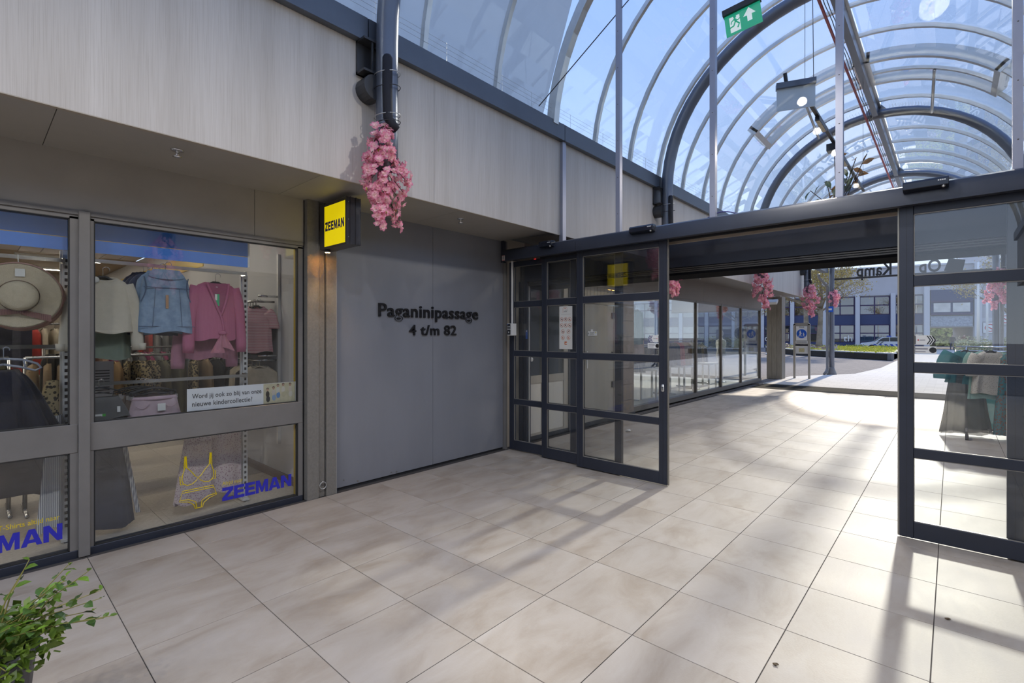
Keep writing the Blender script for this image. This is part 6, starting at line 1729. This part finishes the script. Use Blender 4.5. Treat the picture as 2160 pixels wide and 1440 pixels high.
def sheer(name, col, a):
    m = bpy.data.materials.new(name); m.use_nodes = True
    n, l = m.node_tree.nodes, m.node_tree.links
    b = n['Principled BSDF']; b.inputs['Base Color'].default_value = (*col, 1); b.inputs['Roughness'].default_value = 0.8
    tr = n.new('ShaderNodeBsdfTransparent'); tl = n.new('ShaderNodeBsdfTranslucent'); tl.inputs[0].default_value = (*col, 1)
    m1 = n.new('ShaderNodeMixShader'); m2 = n.new('ShaderNodeMixShader'); m1.inputs[0].default_value = 0.5; m2.inputs[0].default_value = a
    l.new(b.outputs[0], m1.inputs[1]); l.new(tl.outputs[0], m1.inputs[2]); l.new(tr.outputs[0], m2.inputs[1]); l.new(m1.outputs[0], m2.inputs[2])
    l.new(m2.outputs[0], n['Material Output'].inputs[0]); MATS[name] = m
    return m
TEALS = sheer('sheer_teal', (0.03, 0.22, 0.24), 0.82)
BROWNS = sheer('sheer_brown_print', (0.11, 0.11, 0.10), 0.78)
LACE = spots_m('cream_lace', (0.56, 0.53, 0.46), (0.30, 0.28, 0.24), 60, 0.25)
MINT = fab('mint_cloth', (0.30, 0.52, 0.44), 0.05, transl=0.3)
PAIS = spots_m('teal_paisley', (0.05, 0.16, 0.17), (0.14, 0.08, 0.06), 35, 0.4)
WLIN = fab('white_linen', (0.55, 0.53, 0.48), 0.05, transl=0.3)
RF = 0.35
def rg(name, lab, m, x, y, z, wt, wb, L, rz, seed, **kw):
    return garment(name, lab, 'garment', m, place(x, y, z, rz), wt, wb, L, RG, seed=seed, **kw)
td = rg('dress', 'long teal sheer dress with brown print at left end of wheeled rail', TEALS, 0.16, 10.62, 1.36, 0.18, 0.26, 0.52, RF, 1, folds=7, famp=0.02, d=0.08, sleeves=(0.36, 0.15, 0.13, 0.10))
garment_mb(0.19, 0.32, 0.97, folds=7, famp=0.03, d=0.08, nk=0.17, slope=0.02, seed=2).xform(place(0.16, 10.60, 1.02, RF)).obj('skirt_part', BROWNS, td, True)
rg('dress', 'teal and brown striped sheer dress in the middle of wheeled rail', sheer('sheer_turquoise', (0.06, 0.33, 0.34), 0.85), 0.42, 10.72, 1.34, 0.17, 0.27, 1.22, RF, 3, folds=8, famp=0.022, d=0.06)
rg('top', 'cream lace top on the wheeled rail', LACE, 0.44, 10.52, 1.36, 0.17, 0.23, 0.66, RF, 4, folds=4, famp=0.015, d=0.05, sleeves=(0.3, 0.10, 0.09, 0.04))
rg('top', 'mint green top under the cream lace top', MINT, 0.40, 10.58, 1.36, 0.18, 0.24, 0.74, RF, 5, folds=4, famp=0.015, d=0.06, sleeves=(0.22, 0.09, 0.08, 0.05))
rg('dress', 'dark teal paisley dress toward right of wheeled rail', PAIS, 0.70, 10.56, 1.34, 0.16, 0.25, 1.26, RF, 6, folds=6, famp=0.02, d=0.06)
rg('blouse', 'white linen blouse at right of wheeled rail', WLIN, 0.88, 10.60, 1.36, 0.17, 0.20, 0.72, RF, 7, folds=4, famp=0.012, sleeves=(0.55, 0.07, 0.05, 0.05))
for k in range(4):
    rg('blouse', 'pale blouse at the far right end of wheeled rail', WLIN if k % 2 else MINT, 0.98 + 0.07 * k, 10.66, 1.36, 0.16, 0.2, 0.7, RF + 0.3, 8 + k)

# ------------------------------------------------------------------ pink blossom bunches on the columns
BLO = None
def blossom_mat():
    m = bpy.data.materials.new('pink_petal'); m.use_nodes = True
    n, l = m.node_tree.nodes, m.node_tree.links
    b = n['Principled BSDF']; b.inputs['Roughness'].default_value = 0.7
    tc = n.new('ShaderNodeTexCoord'); ln = n.new('ShaderNodeVectorMath'); ln.operation = 'LENGTH'
    at = n.new('ShaderNodeAttribute'); at.attribute_name = 'rad'
    rp = n.new('ShaderNodeValToRGB')
    rp.color_ramp.elements[0].position = 0.15; rp.color_ramp.elements[0].color = (0.98, 0.85, 0.76, 1)
    rp.color_ramp.elements[1].position = 1.0; rp.color_ramp.elements[1].color = (0.74, 0.12, 0.30, 1)
    e = rp.color_ramp.elements.new(0.55); e.color = (0.95, 0.56, 0.62, 1)
    l.new(at.outputs['Fac'], rp.inputs[0])
    tl = n.new('ShaderNodeBsdfTranslucent'); mxs = n.new('ShaderNodeMixShader'); mxs.inputs[0].default_value = 0.35
    l.new(rp.outputs[0], b.inputs['Base Color']); l.new(rp.outputs[0], tl.inputs[0])
    l.new(b.outputs[0], mxs.inputs[1]); l.new(tl.outputs[0], mxs.inputs[2]); l.new(mxs.outputs[0], n['Material Output'].inputs[0])
    MATS['pink_petal'] = m
    return m
PETAL = blossom_mat()
PET_L = mat('yellow_green_leaf', (0.42, 0.40, 0.03), 0.6, transl=0.3)
TWIG = mat('dark_twig', (0.05, 0.03, 0.02), 0.8)
def blossom_geo(seed, size=0.028):
    """ruffled double cherry blossom facing +z: verts, faces, radius attribute"""
    r = random.Random(seed); vs = []; fs = []; ra = []
    for ring, (n, R, tilt) in enumerate(((6, 1.0, 0.25), (5, 0.72, 0.75), (4, 0.42, 1.1))):
        for k in range(n):
            a = 2 * pi * k / n + ring * 0.5 + r.uniform(-.15, .15)
            L = size * R * r.uniform(0.85, 1.15); w = L * 0.62; ti = tilt + r.uniform(-.2, .2)
            c, s_ = cos(a), sin(a)
            def P(u, v): return (c * u * cos(ti) - s_ * v, s_ * u * cos(ti) + c * v, u * sin(ti) + r.uniform(-.1, .1) * L)
            o = len(vs)
            vs += [P(0, 0), P(L * .6, w * .6), P(L, w * .22), P(L * .93, 0), P(L, -w * .22), P(L * .6, -w * .6)]
            ra += [0.05, .6 * R, R, R * .9, R, .6 * R]
            fs += [(o, o + 1, o + 2, o + 3), (o, o + 3, o + 4, o + 5)]
    return vs, fs, ra
def blossom_mesh(seed, size):
    vs, fs, ra = blossom_geo(seed, size)
    me = bpy.data.meshes.new('blossom'); me.from_pydata(vs, [], fs); me.update()
    at = me.attributes.new('rad', 'FLOAT', 'POINT'); at.data.foreach_set('value', ra)
    me.materials.append(PETAL); return me
def bunch(base, label, separate, seed, scale=1.0, n=290, h=0.86, wide=1.0):
    """hanging bunch: base = top attachment; strands fall down and spread"""
    r = random.Random(seed); B = Vector(base)
    t = thing('blossom_bunch', label, 'flowers', 'pink blossom bunches hung on the columns')
    tw = MB(); pts = []
    prof = [(0, .04), (.08, .08), (.25, .145), (.42, .19), (.58, .175), (.75, .145), (.86, .09), (1, .05)]
    def R_(t_):
        for (a_, ra), (b_, rb) in zip(prof[:-1], prof[1:]):
            if t_ <= b_: return ra + (rb - ra) * (t_ - a_) / (b_ - a_)
        return .05
    per = 6; nc = n // per
    H = h * scale
    for k in range(nc):
        if k < nc - 9:
            tt = ((k + r.random()) / (nc - 9)) ** 0.9 * 0.80
            a = k * 2.399 + r.uniform(-.4, .4); rad = R_(tt) * scale * wide * r.uniform(0.55, 1.05)
            c = B + Vector((cos(a) * rad * 0.8, sin(a) * rad, -H * tt))
        else:
            q = k - (nc - 9)
            off = [(.06, -.10, -.92), (.05, -.075, -.98), (.05, -.03, -.88), (.03, .07, -.84), (.04, .10, -.92), (.04, .115, -.99), (.05, -.185, -.36), (.02, .20, -.38), (.05, -.13, -.80)][q]
            c = B + Vector((off[0] * scale, off[1] * scale, off[2] * H))
        top = B + Vector((0, 0, max(-H * 0.7, c.z - B.z + 0.16 * scale)))
        tw.tube([top, top.lerp(c, .5) + Vector((0, 0, .015)), c], 0.003 * scale, 4)
        for q in range(per):
            p = c + Vector((r.gauss(0, .022), r.gauss(0, .022), r.gauss(0, .024))) * scale
            d_ = (p - (B + Vector((0, 0, p.z - B.z)))); d_ = (d_.normalized() if d_.length > 1e-4 else Vector((1, 0, 0))) + Vector((r.uniform(-.8, .8), r.uniform(-.8, .8), r.uniform(-.7, .6)))
            pts.append((p, d_.normalized()))
    tw.obj('stems', TWIG, t)
    size = 0.039 * scale
    if separate:
        ms = [blossom_mesh(s_, size) for s_ in range(4)]
        for p, d_ in pts:
            o = bpy.data.objects.new('blossom', ms[r.randrange(4)]); COL.objects.link(o); o.parent = t
            o.location = p; o.rotation_mode = 'QUATERNION'; o.rotation_quaternion = d_.to_track_quat('Z', 'Y')
            s_ = r.uniform(0.8, 1.25); o.scale = (s_, s_, s_)
    else:
        V, Fs, Ra = [], [], []
        for p, d_ in pts:
            vs, fs, ra = blossom_geo(r.randrange(4), size * 1.15 * r.uniform(.8, 1.2)); q = d_.to_track_quat('Z', 'Y'); o = len(V)
            V += [tuple(p + q @ Vector(v)) for v in vs]; Fs += [tuple(i + o for i in f) for f in fs]; Ra += ra
        me = bpy.data.meshes.new('blossoms'); me.from_pydata(V, [], Fs); me.update()
        at = me.attributes.new('rad', 'FLOAT', 'POINT'); at.data.foreach_set('value', Ra); me.materials.append(PETAL)
        o = bpy.data.objects.new('blossoms', me); COL.objects.link(o); o.parent = t; o['kind'] = 'stuff'
    lf = MB().add([(0, 0, 0), (.02 * scale, .011 * scale, .006 * scale), (.046 * scale, 0, -.004), (.02 * scale, -.011 * scale, .006 * scale)], [(0, 1, 2, 3)]).mesh('leaf', PET_L)
    for k in range(18 if separate else 10):
        p, d_ = r.choice(pts)
        o = bpy.data.objects.new('leaf', lf); COL.objects.link(o); o.parent = t; o.location = p + d_ * 0.02 * scale
        o.rotation_euler = (r.uniform(0, 6), r.uniform(0, 6), r.uniform(0, 6))
    return t
bunch((-3.62, 2.39, 3.37), 'large bunch of pink blossom hanging on the nearest column', True, 21, 1.0, 294, 0.80)
labs = {8.1: 'pink blossom bunch behind the oval lock plate door leaf', 13.6: 'pink blossom bunch on the column above the far mat', 19.1: 'ragged pink blossom bunch on the column left of the far arch', 23.7: 'small pink blossom bunch on the left far column'}
for y, lb_ in labs.items():
    bunch((VXC - TR + 0.10, y - 0.10, 3.30 if y < 20 else 3.42), lb_, False, int(y * 10), 1.15 if y < 15 else (1.2 if y < 20 else 1.0), 200, 0.85 if y < 20 else 0.62, 1.35)
for y, lb_ in {2.45: 'pink blossom bunch on the right column opposite the shop window', 8.1: 'pink blossom bunch on the right column past the door', 13.6: 'pink blossom bunch at right edge beyond the garment rail', 19.1: 'pink blossom bunch seen through the right door leaf', 23.7: 'small pink blossom bunch on the right far column'}.items():
    bunch((VXC + TR - 0.10, y - 0.10, 3.37 if y < 15 else 3.45), lb_, False, int(y * 10) + 5, 1.15, 200, 0.8, 1.35)
# black sleeves wrapped on the columns
SLV = mat('black_sleeve', (0.012, 0.012, 0.018), 0.8)
for s_ in (-1, 1):
    for y in ARCH_Y[1:5]:
        x = VXC + s_ * (TR - 0.088); y0_ = y; y = y - 0.025
        t = thing('cable_sleeve', ('black cable sleeve strapped to the %s column %s' % ('left' if s_ < 0 else 'right', {2.45: 'nearest the camera', 8.1: 'just past the glass screen', 13.6: 'above the mat', 19.1: 'before the far arch'}[y0_])), 'sleeve', 'sleeves on the columns')
        MB().tube([(x, y - 0.03, 3.99), (x + s_ * 0.0, y - 0.03, 3.97), (x, y - 0.032, 3.7), (x, y - 0.025, 3.46), (x - s_ * 0.02, y + 0.01, 3.40), (x - s_ * 0.03, y + 0.05, 3.37)], [0.03, 0.042, 0.042, 0.042, 0.042, 0.03], 10).obj('sleeve', SLV, t, True)
        for z in (3.86, 3.74, 3.50, 3.44):
            MB().tube([(VXC + s_ * TR - s_ * 0.02 + 0.118 * cos(a), y0_ - 0.012 + 0.108 * sin(a), z + 0.02 * sin(a)) for a in [2 * pi * k / 24 for k in range(24)]], 0.004, 4, closed=True).obj('cable_tie', BLACK if z in (3.74, 3.44) else ALU, t, True)
# ------------------------------------------------------------------ exit signs, track light, cable
ex = thing('exit_sign', 'green emergency exit sign with running figure and arrow', 'exit sign')
EM = Matrix.Translation((-1.38, 4.60, 4.42)) @ Matrix.Rotation(radians(4), 4, 'Z') @ Matrix.Rotation(radians(-7), 4, 'Y') @ Matrix.Scale(0.78, 4)
MB().box(-0.20, 0.20, -0.04, 0.04, 0.10, 0.165).xform(EM).obj('housing', BLACK, ex)
GRN = mat('exit_green', (0.01, 0.26, 0.15), 0.25, emit=(0.02, 0.5, 0.28), estr=0.25)
sp_ = MB().box(-0.19, 0.19, -0.006, 0.006, -0.145, 0.10).xform(EM).obj('sign_plate', GRN, ex)
EW = mat('exit_white', (0.7, 0.75, 0.72), 0.4, emit=(0.8, 0.9, 0.85), estr=0.3)
def ep(poly, nm='symbol', m=EW, off=-0.008):
    N = len(poly); MB().add([EM @ Vector((x, off, z)) for x, z in poly], [tuple(range(N))]).obj(nm, m, sp_)
ep([(-0.14, -0.12), (-0.03, -0.12), (-0.03, 0.06), (-0.14, 0.06)], 'door_symbol')
ep([(0.045, -0.07), (0.095, -0.07), (0.095, 0.0), (0.135, 0.0), (0.07, 0.085), (0.005, 0.0), (0.045, 0.0)], 'arrow_symbol')
rn = MB()
for P, w in (([(-0.07, -0.01), (-0.085, 0.03)], 0.014), ([(-0.07, -0.01), (-0.04, -0.045), (-0.06, -0.085)], 0.008), ([(-0.08, -0.01), (-0.10, -0.05), (-0.15, -0.06)], 0.008), ([(-0.085, 0.025), (-0.05, 0.0), (-0.02, 0.02)], 0.006), ([(-0.085, 0.025), (-0.12, 0.005), (-0.125, -0.02)], 0.006)):
    rn.tube([EM @ Vector((x, -0.009, z)) for x, z in P], w * 0.8, 5)
rn.sphere(EM @ Vector((-0.08, -0.009, 0.052)), 0.013, 8, 6)
rn.obj('running_figure', GRN, sp_)
MB().cyl(EM @ Vector((0, 0, 0.16)), (-1.41, 5.0, 4.66), 0.018, 8).obj('bracket', BLACK, ex)
e2 = thing('exit_sign', 'frosted back of the second exit sign beyond the glass screen', 'exit sign')
EM2 = Matrix.Translation((-1.27, 6.05, 4.205)) @ Matrix.Rotation(radians(20), 4, 'Z')
MB().box(-0.19, 0.19, -0.04, 0.04, 0.11, 0.17).xform(EM2).obj('housing', mat('grey_housing', (0.10, 0.12, 0.16), 0.4), e2)
MB().box(-0.185, 0.185, -0.006, 0.006, -0.13, 0.11).xform(EM2).obj('plate', mat('frosted_plate', (0.62, 0.68, 0.70), 0.3), e2)
MB().cyl(EM2 @ Vector((-0.09, 0, 0.17)), EM2 @ Vector((-0.11, -0.05, 0.26)), 0.02, 8).obj('bracket', BLACK, e2)
MB().cyl((-1.11, 6.10, 4.36), (-1.13, 6.1, 6.5), 0.004, 5).obj('cable', BLACK, e2)
SPH = MB().lathe([(0.0, 0.09), (0.045, 0.085), (0.05, 0.0), (0.044, -0.01), (0.0, 0.0)], (0, 0, 0), 14).mesh('fill_spot_head', BLACK, True)  # head for the tracks added out of view to brighten the shaded passage
for (ya, yb, lab) in ((-7.4, -2.2, 'black lighting track with round spots behind the camera'), (-1.8, 4.2, 'black lighting track with round spots overhead before the glass screen')):
    fill_track = thing('track_light', lab, 'track light')
    bx('track', BLACK, fill_track, -1.29, -1.25, ya, yb, 4.38, 4.41)
    for k in range(6):
        y = ya + 0.4 + (yb - ya - 0.8) * k / 5; sd_ = (-1 if k % 2 else 1)
        hd_ = bpy.data.objects.new('fill_spot_head', SPH); COL.objects.link(hd_); hd_.parent = fill_track
        hd_.location = (-1.27, y, 4.29); hd_.rotation_euler = (0, radians(18) * sd_, 0)
        sl = bpy.data.lights.new('spot_lamp', 'SPOT'); sl.energy = 72; sl.color = (1.0, 0.96, 0.90); sl.shadow_soft_size = 0.045; sl.spot_size = radians(160); sl.spot_blend = 1.0  # added fill light for the shade in the near half
        so_ = bpy.data.objects.new('spot_lamp', sl); COL.objects.link(so_); so_.parent = fill_track
        so_.location = (-1.27 - 0.02 * sd_, y, 4.225); so_.rotation_euler = (0, radians(18) * sd_, 0)
    for y in (ya + 0.1, yb - 0.1):
        MB().cyl((-1.27, y, 4.41), (-1.27, y, 6.5), 0.003, 5).obj('suspension_wire', BLACK, fill_track)
tl_ = thing('track_light', 'black lighting track with spots running under the vault ridge', 'track light')
bx('track', BLACK, tl_, -1.29, -1.25, 6.4, 11.6, 4.38, 4.41)
for y in (7.2, 9.0, 10.6):
    MB().box(-1.295, -1.245, y, y + 0.5, 4.33, 4.38).obj('spot_bar', BLACK, tl_)
    al = bpy.data.lights.new('track_lamp', 'AREA'); al.shape = 'RECTANGLE'; al.size = 0.016; al.size_y = 0.46; al.energy = 22; al.color = (1.0, 0.88, 0.70); al.spread = radians(175)
    ao = bpy.data.objects.new('track_lamp', al); COL.objects.link(ao); ao.location = (-1.27, y + 0.25, 4.318); ao.parent = tl_
    mb = MB()
    for k in range(9): mb.box(-1.29, -1.25, y + 0.03 + 0.05 * k, y + 0.06 + 0.05 * k, 4.322, 4.331)
    mb.obj('led_cells', mat('led_cells', (0.45, 0.40, 0.32), 0.4, emit=(1, .8, .5), estr=0.05), tl_)
MB().box(-1.36, -1.24, 8.35, 8.5, 4.28, 4.38).obj('junction_box', BLACK, tl_)
for y in (6.5, 11.5):
    MB().cyl((-1.27, y, 4.41), (-1.27, y, 6.5), 0.003, 5).obj('suspension_wire', BLACK, tl_)
o = MB().tube([(-1.9 + 0.35 * k / 12, 5.08, 2.79 + 0.055 * sin(pi * k / 12)) for k in range(13)], 0.006, 5).obj('loose_cable', mat('violet_cable', (0.05, 0.04, 0.20), 0.5), None, True); tag(o, 'small loop of violet cable on top of the door header', 'cable')
# sprig of brown-green leaves on top of the header
bg = thing('leaf_sprig', 'sprig of green and brown magnolia leaves on the door header', 'plant')
rl = random.Random(4)
LG = mat('olive_leaf', (0.05, 0.075, 0.025), 0.35, transl=0.15); LB = mat('bronze_leaf', (0.28, 0.14, 0.045), 0.6, transl=0.2)
def leaf_mesh(L, W, m, nm='leaf'):
    return MB().add([(0, 0, 0), (L * .3, W * .5, .12 * W), (L * .65, W * .45, .1 * W), (L, 0, -.15 * L), (L * .65, -W * .45, .1 * W), (L * .3, -W * .5, .12 * W), (L * .3, 0, 0), (L * .65, 0, -.03 * L)],
                    [(0, 1, 6), (1, 2, 7, 6), (2, 3, 7), (0, 6, 5), (6, 7, 4, 5), (7, 3, 4)]).mesh(nm, m)
lms = [leaf_mesh(0.10, 0.045, LG), leaf_mesh(0.10, 0.045, LB)]
for k in range(9):
    a = rl.uniform(0, 2 * pi); B0 = Vector((-0.80 + rl.uniform(-.03, .03), 5.42, 2.72))
    tip = B0 + Vector((rl.uniform(-.22, .22), rl.uniform(-.14, .14), rl.uniform(.30, .55)))
    MB().tube([B0, B0.lerp(tip, .5) + Vector((0, 0, .03)), tip], 0.004, 5).obj('stem', TWIG, bg)
    for q in range(5):
        p = B0.lerp(tip, 0.35 + 0.16 * q)
        o = bpy.data.objects.new('leaf', lms[rl.random() < 0.42]); COL.objects.link(o); o.parent = bg; o.location = p
        o.rotation_euler = (rl.uniform(-1.6, 1.6), rl.uniform(-1.3, 1.3), rl.uniform(0, 6.28))

# ------------------------------------------------------------------ shrub at the lower left corner
sb_ = thing('potted_shrub', 'leafy green shrub in a dark pot at lower left corner', 'plant')
SX, SY = -2.63, -0.01
MB().lathe([(0.15, 0.0), (0.19, 0.40), (0.20, 0.42), (0.20, 0.45), (0.18, 0.45), (0.172, 0.40), (0.0, 0.40)], (SX, SY, 0), 28).obj('pot', mat('dark_grey_pot', (0.06, 0.06, 0.07), 0.5), sb_, True)
SG = mat('fresh_green_leaf', (0.10, 0.19, 0.015), 0.38, transl=0.3, objrand=0.45)
SD = mat('mature_green_leaf', (0.045, 0.10, 0.02), 0.32, transl=0.2, objrand=0.35)
ls = [leaf_mesh(0.048, 0.028, SG), leaf_mesh(0.05, 0.029, SD), leaf_mesh(0.034, 0.016, SG)]
rs = random.Random(15); nl = 0
YS_ = mat('yellow_stem', (0.22, 0.20, 0.05), 0.6)
for k in range(50):
    a = rs.uniform(-1.3, 2.4)
    B0 = Vector((SX + 0.12 * cos(a) * rs.random(), SY + 0.12 * sin(a) * rs.random(), 0.42))
    out = rs.uniform(0.10, 0.36)
    up = rs.uniform(0.0, 0.17) if out > 0.24 else rs.uniform(0.05, 0.30)
    tip = B0 + Vector((cos(a) * out, sin(a) * out, up))
    mid = B0.lerp(tip, .5) + Vector((0, 0, .045))
    MB().tube([B0, mid, tip], [0.0035, 0.0025, 0.0015], 5).obj('stem', YS_, sb_)
    for q in range(6):
        tt = 0.34 + 0.13 * q
        p = (B0.lerp(mid, tt * 2) if tt < .5 else mid.lerp(tip, min(1, tt * 2 - 1)))
        if nl >= 296: break
        o = bpy.data.objects.new('leaf', ls[2] if q == 5 else ls[(k + q) % 2]); COL.objects.link(o); o.parent = sb_; o.location = p; nl += 1
        ya = a + (pi / 2 if q % 2 else -pi / 2) * rs.uniform(.3, 1.0)
        o.rotation_euler = (rs.uniform(-.7, .7), rs.uniform(-.6, .5), ya)
inner = []
for k in range(900):
    a = rs.uniform(-1.6, 2.8); rr_ = 0.26 * sqrt(rs.random())
    inner.append((SX + rr_ * cos(a), SY + rr_ * sin(a), 0.42 + rs.uniform(-0.03, 0.13) * (1.2 - rr_ * 2)))
scatter_leaves('inner_foliage', sb_, mat('inner_green_leaf', (0.06, 0.12, 0.015), 0.4, col2=(0.17, 0.25, 0.03), scale=14, transl=0.25), inner, 0.042, 3, 0.8)

# ------------------------------------------------------------------ put every empty at the base of its thing
def finish():
    bpy.context.view_layer.update()
    for o in list(SC.objects):
        if o.type != 'EMPTY' or o.parent: continue
        lo = [1e9] * 3; hi = [-1e9] * 3
        def walk(c):
            for q in c.children:
                if q.type == 'MESH' and len(q.data.vertices):
                    for bb in q.bound_box:
                        p = q.matrix_world @ Vector(bb)
                        for i in range(3):
                            lo[i] = min(lo[i], p[i]); hi[i] = max(hi[i], p[i])
                walk(q)
        walk(o)
        if lo[0] > 1e8: continue
        b = Vector(((lo[0] + hi[0]) / 2, (lo[1] + hi[1]) / 2, lo[2]))
        o.location = b
        for q in o.children: q.location = Vector(q.location) - b
finish()
